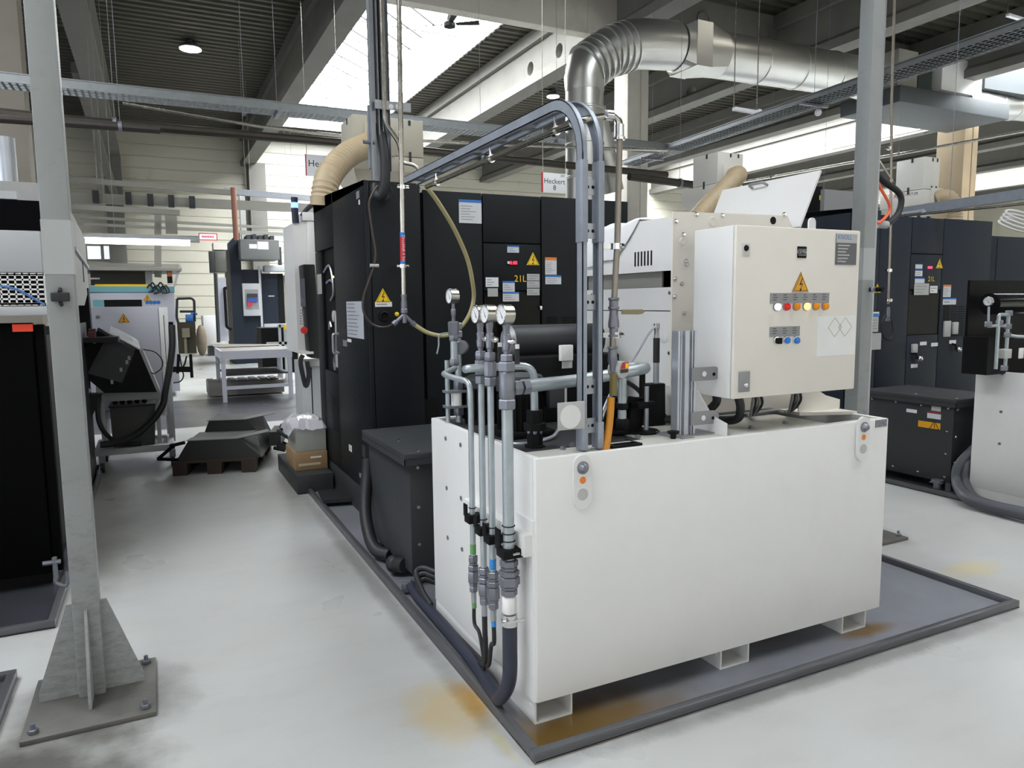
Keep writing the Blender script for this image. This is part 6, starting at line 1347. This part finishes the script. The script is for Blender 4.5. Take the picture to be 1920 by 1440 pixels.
# tilted black box: a wedge resting on the cart rail
YB = 8.35
def cb(u, v, Y=YB): return onY(u, v, Y)
t = thing('tilted_black_box', 'large black sheet metal box tilted on the white cart', 'box', cb(220, 700))
Pt = [cb(184, 617), cb(204, 626), cb(263, 657), cb(296, 735), cb(196, 737), cb(152, 700), cb(152, 665)]
m = MB(); m.prism([(p.x, p.z) for p in Pt], 'y', YB, YB+.42); part('box_body', m, soot, t)
n = Vector((0, -1, 0))
m = MB(); A = [cb(200, 632), cb(252, 661), cb(229, 718), cb(164, 700)]; m.slab([p+Vector((0, -.002, 0)) for p in A], (0, -.012, 0)); part('front_plate', m, mat('plate_black', lin((40, 41, 42)), .5, var=.15, scale=12), t)
m = MB(); m.bar(cb(203, 630)+Vector((0, -.015, 0)), cb(252, 658)+Vector((0, -.015, 0)), .03, .03); m.bar(cb(183, 616)+Vector((0, -.01, 0)), cb(203, 628)+Vector((0, -.01, 0)), .02, .03); part('bright_edge', m, anthracite, t)
m = MB(); m.bar(cb(262, 656)+Vector((.01, .2, 0)), cb(295, 733)+Vector((.01, .2, 0)), .44, .03, up=(1, 0, .4)); part('side_plate', m, grey_plate, t)
m = MB(); m.slab([cb(206, 613)+Vector((0, .2, 0)), cb(258, 640)+Vector((0, .2, 0)), cb(263, 655)+Vector((0, .05, 0)), cb(204, 624)+Vector((0, .05, 0))], (0, .02, .01)); part('top_plate', m, anthracite, t)
m = MB()
for (u, v) in ((242, 671), (238, 679), (227, 693), (210, 716), (177, 640)): m.box(cb(u, v).x-.012, cb(u, v).x+.012, YB-.02, YB-.001, cb(u, v).z-.02, cb(u, v).z+.02)
part('screw', m, grey_plate, t)
part('white_tag', MB().slab([cb(155, 723)-UY*.01, cb(173, 730)-UY*.01, cb(168, 737)-UY*.01, cb(154, 730)-UY*.01], (0, -.005, 0)), light_grey, t)
m = MB(); m.prism([(p.x, p.z) for p in (cb(158, 742), cb(190, 742), cb(182, 760), cb(166, 795), cb(160, 800))], 'y', YB+.05, YB+.3); part('lower_bracket', m, dark_paint, t)
hose('thick_cable', 'thick black cable sweeping from the white panel down round the cart', [ck(322, 610, 8.5), ck(323, 650, 8.45), ck(318, 690, 8.42), ck(310, 735, 8.4), ck(305, 760, 8.4), ck(285, 790, 8.4), ck(255, 815, 8.4), ck(220, 830, 8.4), ck(188, 834, 8.4)], .034, rubber, 'cable')
hose('black_hose', 'black hoses hanging at the left of the grey tub', [ck(186, 745, 8.42), ck(183, 770, 8.42), ck(187, 795, 8.42), ck(200, 815, 8.45), ck(225, 832, 8.5), ck(265, 832, 8.5)], .022, rubber, 'hose')
hose('thin_wire', 'thin wire loop beside the tilted black box', [ck(268, 655, 8.3), ck(290, 660, 8.3), ck(304, 675, 8.3), ck(303, 690, 8.3), ck(290, 700, 8.3), ck(282, 698, 8.3)], .006, anthracite, 'cable')
# ---- white cabinet with triangle, behind the cart
YV = 9.25
def cv_(u, v): return onY(u, v, YV)
t = thing('white_enclosure', 'white enclosure with amber warning triangle behind the tilted black box', 'enclosure', (-.2, YV, .0)); a, b_ = cv_(168, 576), cv_(296, 576); e = cv_(314, 576)
part('front_sheet', MB().box(a.x, b_.x, YV, YV+.03, .55, a.z, .006), lavender, t); part('side_column', MB().box(b_.x+.003, e.x, YV+.01, YV+.7, .45, e.z, .006), white_paint, t); part('enclosure_body', MB().box(a.x, b_.x, YV+.03, YV+.7, .45, a.z-.01), lavender, t)
part('column_seam', MB().box((b_.x+e.x)/2+.0, (b_.x+e.x)/2+.006, YV+.005, YV+.01, .6, a.z-.1), anthracite, t)
m = MB()
for (x, y) in ((a.x+.05, YV+.1), (e.x-.05, YV+.1), (a.x+.05, YV+.6), (e.x-.05, YV+.6)): m.box(x-.03, x+.03, y-.03, y+.03, 0, .45)
part('leg', m, light_grey, t)
q = cv_(232, 599); tri_sign(t, (q.x, YV-.001, q.z), UX, .12, col=orange_y)
part('small_lock', MB().lathe((cv_(183, 594).x, YV, cv_(183, 594).z), -UY, [(0, .02), (.01, .018), (.012, 0)], 12), grey_plate, t)
part('cable_outlet', MB().box(e.x, e.x+.05, YV+.05, YV+.2, cv_(318, 615).z, cv_(318, 604).z), soot, t)
# ---- teal and white machine further back
YT = 15.2
def ct(u, v): return onY(u, v, YT)
teal = mat('teal_paint', lin((112, 168, 176)), .45, var=.03)
t = thing('teal_machine', 'white machine with teal band and canopy behind the white enclosure', 'machine', (ct(250, 600).x, YT, 0), 'machines along the left side'); a, b_ = ct(168, 549), ct(327, 549)
part('body', MB().box(a.x-.6, b_.x, YT, YT+2, .1, ct(250, 549).z, .01), lavender, t); part('teal_band', MB().box(a.x-.6, b_.x+.005, YT-.005, YT+2, ct(250, 548).z, ct(250, 537).z), teal, t)
part('front_window', MB().box(ct(195, 565).x, ct(266, 565).x, YT-.004, YT, ct(230, 575).z, ct(230, 562).z), soot, t); part('teal_window_side', MB().box(ct(174, 565).x, ct(195, 565).x, YT-.004, YT, ct(230, 575).z, ct(230, 562).z), teal, t)
part('yellow_bar', MB().box(ct(178, 535).x, ct(280, 535).x, YT, YT+.1, ct(230, 537).z, ct(230, 533).z), yellow, t)
part('upper_screen', MB().box(ct(166, 500).x, ct(275, 500).x, YT+.3, YT+.35, ct(230, 534).z, ct(230, 499).z), mat('dark_screen', lin((52, 50, 46)), .6), t); part('screen_light', MB().box(ct(166, 520).x, ct(185, 520).x, YT+.28, YT+.3, ct(230, 523).z, ct(230, 520).z), white_ink, t)
m = MB(); ca, cb_ = ct(150, 494), ct(340, 492); m.hexa([(ca.x, YT-.1, ca.z-.12), (cb_.x, YT-.1, cb_.z-.16), (cb_.x-.05, YT+1.6, cb_.z-.16), (ca.x, YT+1.6, ca.z-.12), (ca.x, YT-.1, ca.z-.05), (cb_.x, YT-.1, cb_.z-.12), (cb_.x, YT+1.6, cb_.z+.05), (ca.x, YT+1.6, ca.z+.1)]); part('canopy', m, dull, t)
m = MB(); m.bar(ct(337, 497), ct(327, 537), .04, .04); m.bar(ct(278, 503)+UY*.3, ct(280, 536)+UY*.3, .12, .06); part('canopy_strut', m, light_grey, t)
o = MB(); s0, s1 = ct(319, 531), ct(317, 503); o.cyl(s0, s0.lerp(s1, .45), .045, 10); part('signal_tower_base', o, soot, t); part('signal_tower_light', MB().cyl(s0.lerp(s1, .45), s1, .045, 10), mat('amber_dull', lin((170, 84, 38)), .5), t)
q = ct(276, 560); tri_sign(t, (q.x, YT-.002, q.z), UX, .14, col=orange_y)
for k in range(4): q = ct(276+7*k, 567); part('blue_pictogram', MB().lathe((q.x, YT, q.z), -UY, [(0, .035), (.003, .035)], 14), blue_ink, t)
m = MB(); 
for k in range(7): q = ct(276+5*k, 540-4*math.sin(k*2.)); m.tube(smooth([q-UY*.05, q+Vector((.05, -.12, .06)), q+Vector((.1, -.1, -.05)), q+Vector((.02, -.15, -.08))], 4), .014, 6)
part('tangled_cables', m, anthracite, t)
# ---- welding table like stand with blue pump at x=340
YW = 14.2
def cw(u, v): return onY(u, v, YW)
t = thing('olive_stand', 'dark olive workstation stand right of the teal machine', 'stand', (cw(350, 680).x, YW, 0))
part('panel', MB().box(cw(334, 640).x, cw(368, 640).x, YW, YW+.1, cw(350, 663).z, cw(350, 604).z), mat('olive_panel', lin((62, 58, 40)), .6), t); part('dark_panel', MB().box(cw(352, 640).x, cw(368, 640).x, YW+.1, YW+.25, cw(350, 663).z, cw(350, 604).z), soot, t)
part('beige_box', MB().box(cw(341, 620).x, cw(355, 620).x, YW-.12, YW, cw(350, 632).z, cw(350, 615).z), mat('beige_box', lin((140, 134, 112)), .5), t); part('beige_column', MB().box(cw(345, 640).x, cw(350, 640).x, YW-.06, YW, cw(350, 662).z, cw(350, 632).z), MATS['beige_box'], t)
for (u0, v0, u1, v1) in ((357, 664, 360, 708), (335, 664, 333, 700), (322, 695, 358, 695), (322, 690, 357, 690)): part('leg', MB().bar(cw(u0, v0), cw(u1, v1), .05, .05), soot, t)
m = MB(); 
for pts in (((332, 560), (331, 595), (334, 605)), ((332, 560), (364, 559), (365, 603)), ((337, 584), (364, 584))):
    m.tube(elbow([cw(*p) for p in pts], .08), .022, 8)
part('tube_frame', m, anthracite, t)
single('blue_pump', 'small blue pump on top of the olive workstation', 'pump', MB().cyl(cw(348, 597), cw(362, 597), .07, 14).tube(smooth([cw(358, 597), cw(360, 588), cw(366, 587), cw(370, 590)], 4), .02, 8), mat('pump_blue', lin((60, 120, 190)), .45))
hose('loose_cable', 'grey cable hanging from the olive workstation to the floor', [cw(337, 666), cw(341, 690), cw(344, 705), cw(338, 715), cw(325, 718)], .012, anthracite, 'cable')
hose('loose_cable', 'dark cable bow below the olive workstation', [cw(350, 668), cw(345, 685), cw(338, 692), cw(330, 692)], .014, soot, 'cable')
t = thing('white_chest', 'white chest far back left of the dark tall machine', 'chest', (onZ(398, 640, 0).x, 28, 0)); a, b_ = onY(380, 592, 27), onY(421, 633, 27)
part('chest_body', MB().box(a.x, b_.x, 27, 28, .35, a.z, .03), white_paint, t); part('chest_base', MB().box(a.x+.15, b_.x-.05, 27.05, 28, 0, .35), anthracite, t)
single('brown_sack', 'brownish sack beside the white chest', 'sack', MB().ball((onY(377, 622, 26.8).x, 26.8, .55), .5, 14, (.35, .4, 1.08)), mat('sack_brown', lin((120, 108, 92)), .8, var=.2), ang=180)
# ---- tall dark machine at the back
YD_ = 23.
def cd_(u, v): return onY(u, v, YD_)
t = thing('tall_dark_machine', 'tall dark machine far back with open control box', 'machine', (cd_(480, 600).x, YD_, 0))
a, b_ = cd_(432, 470), cd_(486, 470)
m = MB(); m.prism([(cd_(428, 470).x, .0), (cd_(428, 470).x, cd_(432, 457).z), (cd_(447, 437).x, cd_(447, 437).z), (cd_(447, 437).x, 0)], 'y', YD_-.3, YD_+1.5); part('left_column', m, black_lit, t); part('main_column', MB().box(cd_(447, 470).x, cd_(487, 470).x, YD_-.2, YD_+1.4, 0, cd_(460, 506).z), black_lit, t)
part('grey_crossbox', MB().box(cd_(445, 470).x, cd_(516, 470).x, YD_-.8, YD_+.3, cd_(470, 489).z, cd_(470, 453).z, .02), mat('crossbox_grey', lin((104, 106, 104)), .5), t)
part('crossbox_label', MB().box(cd_(476, 460).x, cd_(496, 460).x, YD_-.81, YD_-.8, cd_(480, 471).z, cd_(480, 457).z), white_ink, t); part('crossbox_label', MB().box(cd_(461, 460).x, cd_(475, 460).x, YD_-.81, YD_-.8, cd_(480, 470).z, cd_(480, 462).z), white_ink, t)
o = part('control_box', MB().box(cd_(453, 560).x, cd_(485, 560).x, YD_-.35, YD_-.2, cd_(470, 592).z, cd_(470, 532).z, .01), light_grey, t); part('box_recess', MB().box(cd_(457, 560).x, cd_(482, 560).x, YD_-.36, YD_-.35, cd_(470, 580).z, cd_(470, 543).z), grey_plate, o)
part('blue_module', MB().box(cd_(461, 560).x, cd_(480, 560).x, YD_-.42, YD_-.36, cd_(470, 566).z, cd_(470, 560).z), mat('module_blue', lin((50, 70, 160)), .5), o); part('dark_module', MB().box(cd_(461, 560).x, cd_(480, 560).x, YD_-.4, YD_-.36, cd_(470, 558).z, cd_(470, 551).z), anthracite, o); part('red_module', MB().box(cd_(461, 560).x, cd_(469, 560).x, YD_-.42, YD_-.36, cd_(470, 574).z, cd_(470, 567).z), red_ink, o)
part('white_edge', MB().box(cd_(485, 560).x, cd_(489, 560).x, YD_-.25, YD_-.15, 0, cd_(470, 500).z), light_grey, t)
m = MB(); m.box(cd_(489, 560).x, cd_(527, 560).x, YD_+.2, YD_+1.5, 0, cd_(470, 512).z); part('door_panel', m, black_lit, t); part('door_gap', MB().box(cd_(524, 560).x, cd_(534, 560).x, YD_+.18, YD_+.2, .9, cd_(470, 512).z), soot, t); part('inner_column', MB().box(cd_(536, 560).x, cd_(560, 560).x, YD_+.3, YD_+1.5, 0, cd_(470, 515).z), mat('warm_grey', lin((150, 142, 130)), .5), t)
part('door_handle', MB().box(cd_(505, 555).x, cd_(516, 555).x, YD_+.18, YD_+.2, cd_(510, 556).z, cd_(510, 554).z), light_grey, t)
part('top_beam', MB().box(cd_(495, 500).x, cd_(552, 500).x, YD_-.1, YD_+.4, cd_(520, 509).z, cd_(520, 498).z, .02), light_grey, t)
m = MB(); m.box(cd_(521, 480).x, cd_(528, 480).x, YD_, YD_+.05, cd_(520, 497).z, cd_(520, 463).z+0); part('upright_frame', m, anthracite, t)
part('lower_white', MB().box(cd_(489, 610).x, cd_(550, 610).x, YD_-.1, YD_+.2, cd_(510, 622).z, cd_(510, 607).z), light_grey, t)
m = MB(); 
for k in range(5): m.box(cd_(461+11*k, 440).x, cd_(468+11*k, 440).x, YD_-.2, YD_+.6, cd_(470, 453).z, cd_(470, 442-2*(k % 2)).z)
part('top_device', m, anthracite, t)
t = thing('grey_switch_box', 'grey switch box hung on the left of the tall dark machine', 'box', cd_(408, 510)); YS_ = 22.4
def cs(u, v): return onY(u, v, YS_)
part('box_body', MB().box(cs(403, 500).x, cs(425, 500).x, YS_, YS_+.6, cs(410, 510).z, cs(410, 470).z, .02), mat('switch_grey', lin((92, 92, 86)), .5), t); part('box_door', MB().box(cs(392, 500).x, cs(402, 500).x, YS_-.15, YS_-.05, cs(400, 512).z, cs(400, 472).z, .01), anthracite, t); part('cream_top', MB().box(cs(400, 460).x, cs(426, 460).x, YS_, YS_+.6, cs(410, 468).z, cs(410, 455).z), cream_paint, t)
part('leg_pipe', MB().tube([cs(404, 512), cs(406, 560), cs(410, 642)], .05, 8), anthracite, t); part('white_side', MB().box(cs(409, 560).x, cs(426, 560).x, YS_+.1, YS_+.5, cs(410, 640).z, cs(410, 520).z), lavender, t)
part('black_frame', MB().tube(elbow([cs(425, 540), cs(421, 540), cs(425, 613), cs(434, 618)], .05), .04, 6), soot, t)
# ---- white work table and pallets in the walkway
t = thing('work_table', 'white steel work table with grey top beside the walkway', 'table', (1.65, 14.3, 0))
a, b_ = onY(415, 660, 13.75), onY(546, 656, 13.75); zt2 = .90
m = MB(); m.hexa([(1.04, 13.75, zt2-.02), (2.22, 13.75, zt2-.02), (2.22, 15.1, zt2-.02), (1.04, 15.1, zt2-.02), (1.04, 13.75, zt2), (2.22, 13.75, zt2), (2.22, 15.1, zt2), (1.04, 15.1, zt2)]); part('table_top', m, mat('worn_table_top', lin((132, 128, 122)), .6, var=.15, scale=4), t)
m = MB(); m.box(1.02, 2.24, 13.72, 13.75, .76, .91); m.box(1.02, 1.05, 13.75, 15.1, .76, .91); m.box(2.21, 2.24, 13.75, 15.1, .76, .91); m.box(1.02, 2.24, 15.1, 15.13, .76, .91); part('apron', m, lavender, t)
for (x, y) in ((1.06, 13.78), (2.2, 13.78), (1.06, 15.06), (2.2, 15.06)): part('leg', MB().box(x-.035, x+.035, y-.035, y+.035, .0, .76), lavender, t)
m = MB(); m.box(1.09, 2.17, 13.76, 13.8, .22, .28); m.box(1.09, 2.17, 15.04, 15.08, .22, .28); part('stretcher', m, lavender, t)
part('lower_shelf', MB().box(1.09, 2.17, 13.8, 15.04, .46, .49), anthracite, t)
single('table_tray', 'dirty lip of sheet metal lying at the left corner of the table top', 'sheet', MB().slab([(1.03, 15.0, .905), (1.0, 15.9, .93), (2.3, 15.4, .905), (2.2, 15.05, .905)], (0, 0, .012)), mat('sheet_brown', lin((110, 104, 96)), .6))
single('crate_stack', 'low grey slatted crate under the white table', 'crate', (lambda m: [m.box(.86+.19*k, .97+.19*k, 14.6, 15.3, .28, .3) for k in range(7)] and m.box(.85, 2.2, 14.55, 15.35, .03, .28, .01))(MB()), mat('crate_grey', lin((112, 108, 104)), .7, var=.15))
t = thing('white_trolley', 'white steel trolley frame with yellow mark behind the work table', 'trolley', (2.3, 17.2, 0)); YQ = 16.6
def cq(u, v): return onY(u, v, YQ)
for u in (525, 535): part('leg', MB().box(cq(u-2, 640).x, cq(u+3, 640).x, YQ, YQ+.06, 0, cq(u, 609).z), light_grey, t)
m = MB(); m.box(cq(523, 612).x, cq(560, 612).x, YQ, YQ+.06, cq(530, 614).z, cq(530, 608).z); m.box(cq(500, 643).x, cq(560, 643).x, YQ, YQ+.06, cq(530, 646).z, cq(530, 641).z); part('rail', m, light_grey, t); part('yellow_mark', MB().box(cq(532, 612).x, cq(537, 612).x, YQ-.01, YQ, cq(535, 618).z, cq(535, 609).z), yellow, t); part('dark_bin', MB().box(cq(492, 630).x, cq(560, 630).x, YQ+.2, YQ+1, .2, cq(520, 615).z), soot, t)
# ---- wooden pallet with black covers
wood = mat('dark_pallet_wood', lin((58, 47, 38)), .8, var=.2, scale=6)
PA, PB, PD = onZ(324, 893, 0), onZ(480, 885, 0), onZ(520, 838, 0)
u = (PB-PA).normalized(); w = Vector((-u.y, u.x, 0)); Lx, Ly = .8, 1.2
def pp(x, y, z): return PA+u*x+w*y+UZ*z
def pbox(m, x0, x1, y0, y1, z0, z1): m.hexa([pp(x0, y0, z0), pp(x1, y0, z0), pp(x1, y1, z0), pp(x0, y1, z0), pp(x0, y0, z1), pp(x1, y0, z1), pp(x1, y1, z1), pp(x0, y1, z1)])
t = thing('wooden_pallet', 'dark wooden pallet on the floor carrying black covers', 'pallet', PA)
m = MB()
for k in range(7): y = k*.185; pbox(m, 0, Lx, y, y+.1, .122, .144)
part('deck_board', m, wood, t); m = MB()
for x in (0, .33, .66): pbox(m, x, x+.14, 0, Ly, .1, .122); pbox(m, x, x+.14, 0, Ly, .0, .022)
part('stringer_board', m, wood, t); m = MB()
for x in (0, .33, .66):
    for y in (0, .53, 1.06): pbox(m, x, x+.14, y, y+.14, .022, .1)
part('block', m, wood, t)
cover = mat('black_cover', lin((26, 26, 27)), .45, var=.2, scale=8); cover_edge = mat('cover_edge', lin((92, 92, 92)), .4)
def pcover(x0, y0, x1, y1, z0, h, label, name='black_cover'):
    t = thing(name, label, 'cover', pp((x0+x1)/2, (y0+y1)/2, z0), 'black machine covers on the pallet')
    m = MB(); m.hexa([pp(x0, y0, z0), pp(x1, y0, z0), pp(x1, y1, z0), pp(x0, y1, z0), pp(x0+.12, y0+.03, z0+h), pp(x1-.22, y0+.03, z0+h), pp(x1-.12, y1-.05, z0+h), pp(x0+.12, y1-.05, z0+h)]); part('shell', m, cover, t)
    m = MB(); m.slab([pp(x0+.1, y0+.02, z0+h*.98), pp(x1-.24, y0+.02, z0+h*.98), pp(x1-.26, y0+.1, z0+h+.01), pp(x0+.13, y0+.12, z0+h+.01)], (0, 0, .006)); m.slab([pp(x1-.24, y0+.02, z0+h*.98), pp(x1+.06, y0+.25, z0+h+.02), pp(x1+.02, y0+.34, z0+h+.03), pp(x1-.26, y0+.1, z0+h+.01)], (0, 0, .006)); part('bent_flange', m, cover_edge, t)
    return t
pcover(.03, .04, .86, .62, .145, .2, 'front black angular cover on the dark pallet')
pcover(.1, .7, .84, 1.22, .145, .3, 'rear black angular cover on the dark pallet')
t = thing('black_mechanism', 'small black lever mechanism at the right of the pallet', 'part', pp(.8, .9, .145)); m = MB(); pbox(m, .86, .98, .65, 1.1, .145, .3); part('mechanism_body', m, cover, t); m = MB(); m.cyl(pp(.95, .7, .3), pp(1.12, .45, .24), .022, 8); m.ball(pp(1.0, .8, .33), .05, 8); part('lever', m, rubber, t); m = MB()
for k in range(4): m.cyl(pp(.92+.02*k, .5+.1*k, .15), pp(1.04, .48+.1*k, .12), .02, 8)
part('fastener', m, soot, t)
t = thing('black_frame_part', 'small black open frame leaning at the left end of the pallet', 'part', pp(-.02, .02, .15)); m = MB(); m.tube([pp(-.16, .12, .16), pp(.02, .05, .31), pp(.12, .06, .33)], .018, 8); m.tube([pp(-.16, .12, .16), pp(.06, -.02, .17)], .018, 8); m.ball(pp(.0, .05, .3), .03, 8); part('frame', m, soot, t)
# ---- plinth with cardboard box and bag beside the black machine
t = thing('dark_plinth', 'low dark steel plinth beside the black machine', 'plinth', (1.25, 7.2, 0)); part('plinth_block', MB().box(1.075, 1.40, 6.62, 7.75, 0, .17, .006), anthracite, t)
card = mat('cardboard', lin((150, 122, 88)), .8, var=.08, scale=6)
t = thing('cardboard_box', 'cardboard box on the dark plinth', 'box', (1.22, 7.0, .171)); part('carton', MB().box(1.10, 1.395, 6.83, 7.35, .171, .34, .003), card, t); part('tape', MB().box(1.13, 1.33, 6.828, 6.83, .215, .235), mat('tape', lin((196, 186, 160)), .4), t); part('print', MB().box(1.24, 1.34, 6.8285, 6.83, .28, .295), white_ink, t)
t = thing('white_carton', 'greyish white carton stacked on the cardboard box under a plastic bag', 'box', (1.24, 7.0, .341)); part('carton', MB().box(1.115, 1.395, 6.86, 7.3, .3415, .55, .004), mat('pale_carton', lin((160, 162, 156)), .6, var=.1, scale=5), t)
bag = MB(); random.seed(3); N1, N2 = 12, 9; G = {}
for i in range(N1):
    for j in range(N2):
        x = 1.05+.36*i/(N1-1); y = 6.83+.5*j/(N2-1); e = max(abs(i-(N1-1)/2)/((N1-1)/2), abs(j-(N2-1)/2)/((N2-1)/2)); z = .66-.1*e**3+random.uniform(-.022, .022)-(.05 if i == 0 else 0)
        G[i, j] = bag.v((x+random.uniform(-.01, .01), y, z))
for i in range(N1-1):
    for j in range(N2-1): bag.f([G[i, j], G[i+1, j], G[i+1, j+1], G[i, j+1]])
B_ = {}
for i in range(N1):
    for j in (0, N2-1): B_[i, j] = bag.v((1.07+.32*i/(N1-1), 6.84+.48*j/(N2-1), .553))
for j in range(N2):
    for i in (0, N1-1):
        if (i, j) not in B_: B_[i, j] = bag.v((1.07+.32*i/(N1-1), 6.84+.48*j/(N2-1), .553))
for i in range(N1-1): bag.f([G[i, 0], G[i+1, 0], B_[i+1, 0], B_[i, 0]]); bag.f([G[i, N2-1], G[i+1, N2-1], B_[i+1, N2-1], B_[i, N2-1]])
for j in range(N2-1): bag.f([G[0, j], G[0, j+1], B_[0, j+1], B_[0, j]]); bag.f([G[N1-1, j], G[N1-1, j+1], B_[N1-1, j+1], B_[N1-1, j]])
o = single('plastic_bag', 'crumpled clear plastic bag lying on the white carton', 'bag', bag, mat('plastic_film', lin((215, 215, 222)), .12, var=.02, alpha=.6), ang=25)
# ---- operator panel at the far end of the black machine
YO = 10.0
def co(u, v): return onY(u, v, YO)
t = thing('operator_console', 'white operator housing with black control panel at the far end of the black machine', 'console', (1.9, YO, .0))
m = MB(); m.hexa([(co(559, 660).x, YO, co(559, 662).z), (2.3, YO, co(559, 662).z), (2.3, YO+.8, co(559, 662).z), (co(557, 660).x, YO+.8, co(559, 662).z), (co(549, 420).x, YO, co(549, 418).z), (2.3, YO, co(560, 405).z), (2.3, YO+.8, co(560, 405).z), (co(549, 420).x, YO+.8, co(549, 418).z)]); part('housing', m, white_paint, t)
part('top_block', MB().box(co(566, 410).x, 2.3, YO-.05, YO+.3, co(566, 414).z, co(566, 398).z, .01), white_paint, t); part('column_fold', MB().box(co(577, 480).x, co(590, 480).x, YO-.03, YO, co(580, 497).z, co(580, 415).z, .01), white_paint, t)
o = MB(); o.hexa([(co(573, 665).x, YO-.35, co(575, 668).z), (co(597, 665).x, YO-.2, co(590, 672).z), (co(597, 665).x, YO-.02, co(590, 672).z), (co(573, 665).x, YO-.02, co(575, 668).z), (co(559, 500).x, YO-.35, co(560, 498).z), (co(585, 495).x, YO-.2, co(585, 497).z), (co(585, 495).x, YO-.02, co(585, 497).z), (co(559, 500).x, YO-.02, co(560, 498).z)], .02); o = part('control_panel', o, dark_paint, t)
YS2 = YO-.36
def cs2(u, v): return onY(u, v, YS2)
part('screen', MB().box(cs2(562, 520).x, cs2(571, 520).x, YS2, YS2+.01, cs2(566, 575).z, cs2(566, 522).z), mat('panel_screen', lin((98, 102, 110)), .25), o)
part('emergency_stop', MB().lathe(cs2(569, 619), -UY, [(0, .03), (.03, .03), (.035, .045), (.05, .045), (.055, .03)], 16), mat('stop_red', lin((205, 40, 40)), .4), o)
m = MB()
for r in range(6):
    for c_ in range(3): q = cs2(563+3*c_, 582+5*r); m.box(q.x-.006, q.x+.006, YS2-.004, YS2, q.z-.008, q.z+.008)
part('keys', m, grey_plate, o)
part('shelf', MB().box(co(556, 659).x, co(577, 659).x, YO-.4, YO-.02, co(560, 661).z, co(560, 657).z), white_paint, t)
part('coil_cable', MB().tube(smooth([co(560, 663)-UY*.3, co(556, 675)-UY*.3, co(560, 700)-UY*.3, co(566, 720)-UY*.3, co(571, 700)-UY*.3, co(568, 675)-UY*.3], 6), .03, 8), rubber, t)
m = MB(); m.box(co(566, 740).x, 2.3, YO-.05, YO+.5, .0, co(570, 678).z, .005); part('pedestal', m, light_grey, t); part('pedestal_cap', MB().box(co(574, 680).x, 2.3, YO-.08, YO-.05, co(580, 686).z, co(580, 674).z), white_paint, t); part('pedestal_seam', MB().box(co(583, 740).x, co(585, 740).x, YO-.052, YO-.05, co(583, 780).z, co(583, 688).z), soot, t)
q = co(553, 420); tw = thing('signal_tower', 'dark signal tower with glowing blue ring on the white operator housing', 'lamp', q); part('tower_base', MB().cyl(co(554.5, 418), co(552.5, 390), .045, 12), mat('tower_dark', lin((24, 26, 52)), .4), tw); part('blue_light', MB().cyl(co(552.5, 390), co(552.2, 380), .046, 12), mat('blue_light', (.1, .2, 1), .4, emit=(.08, .16, 1), estr=6), tw); part('tower_top', MB().cyl(co(552.2, 380), co(551.8, 370), .045, 12), MATS['tower_dark'], tw)
hose('black_hose', 'black cable bow on top of the white operator housing', [co(566, 405), co(575, 393), co(588, 382)], .03, rubber, 'cable')
bpy.context.view_layer.update()
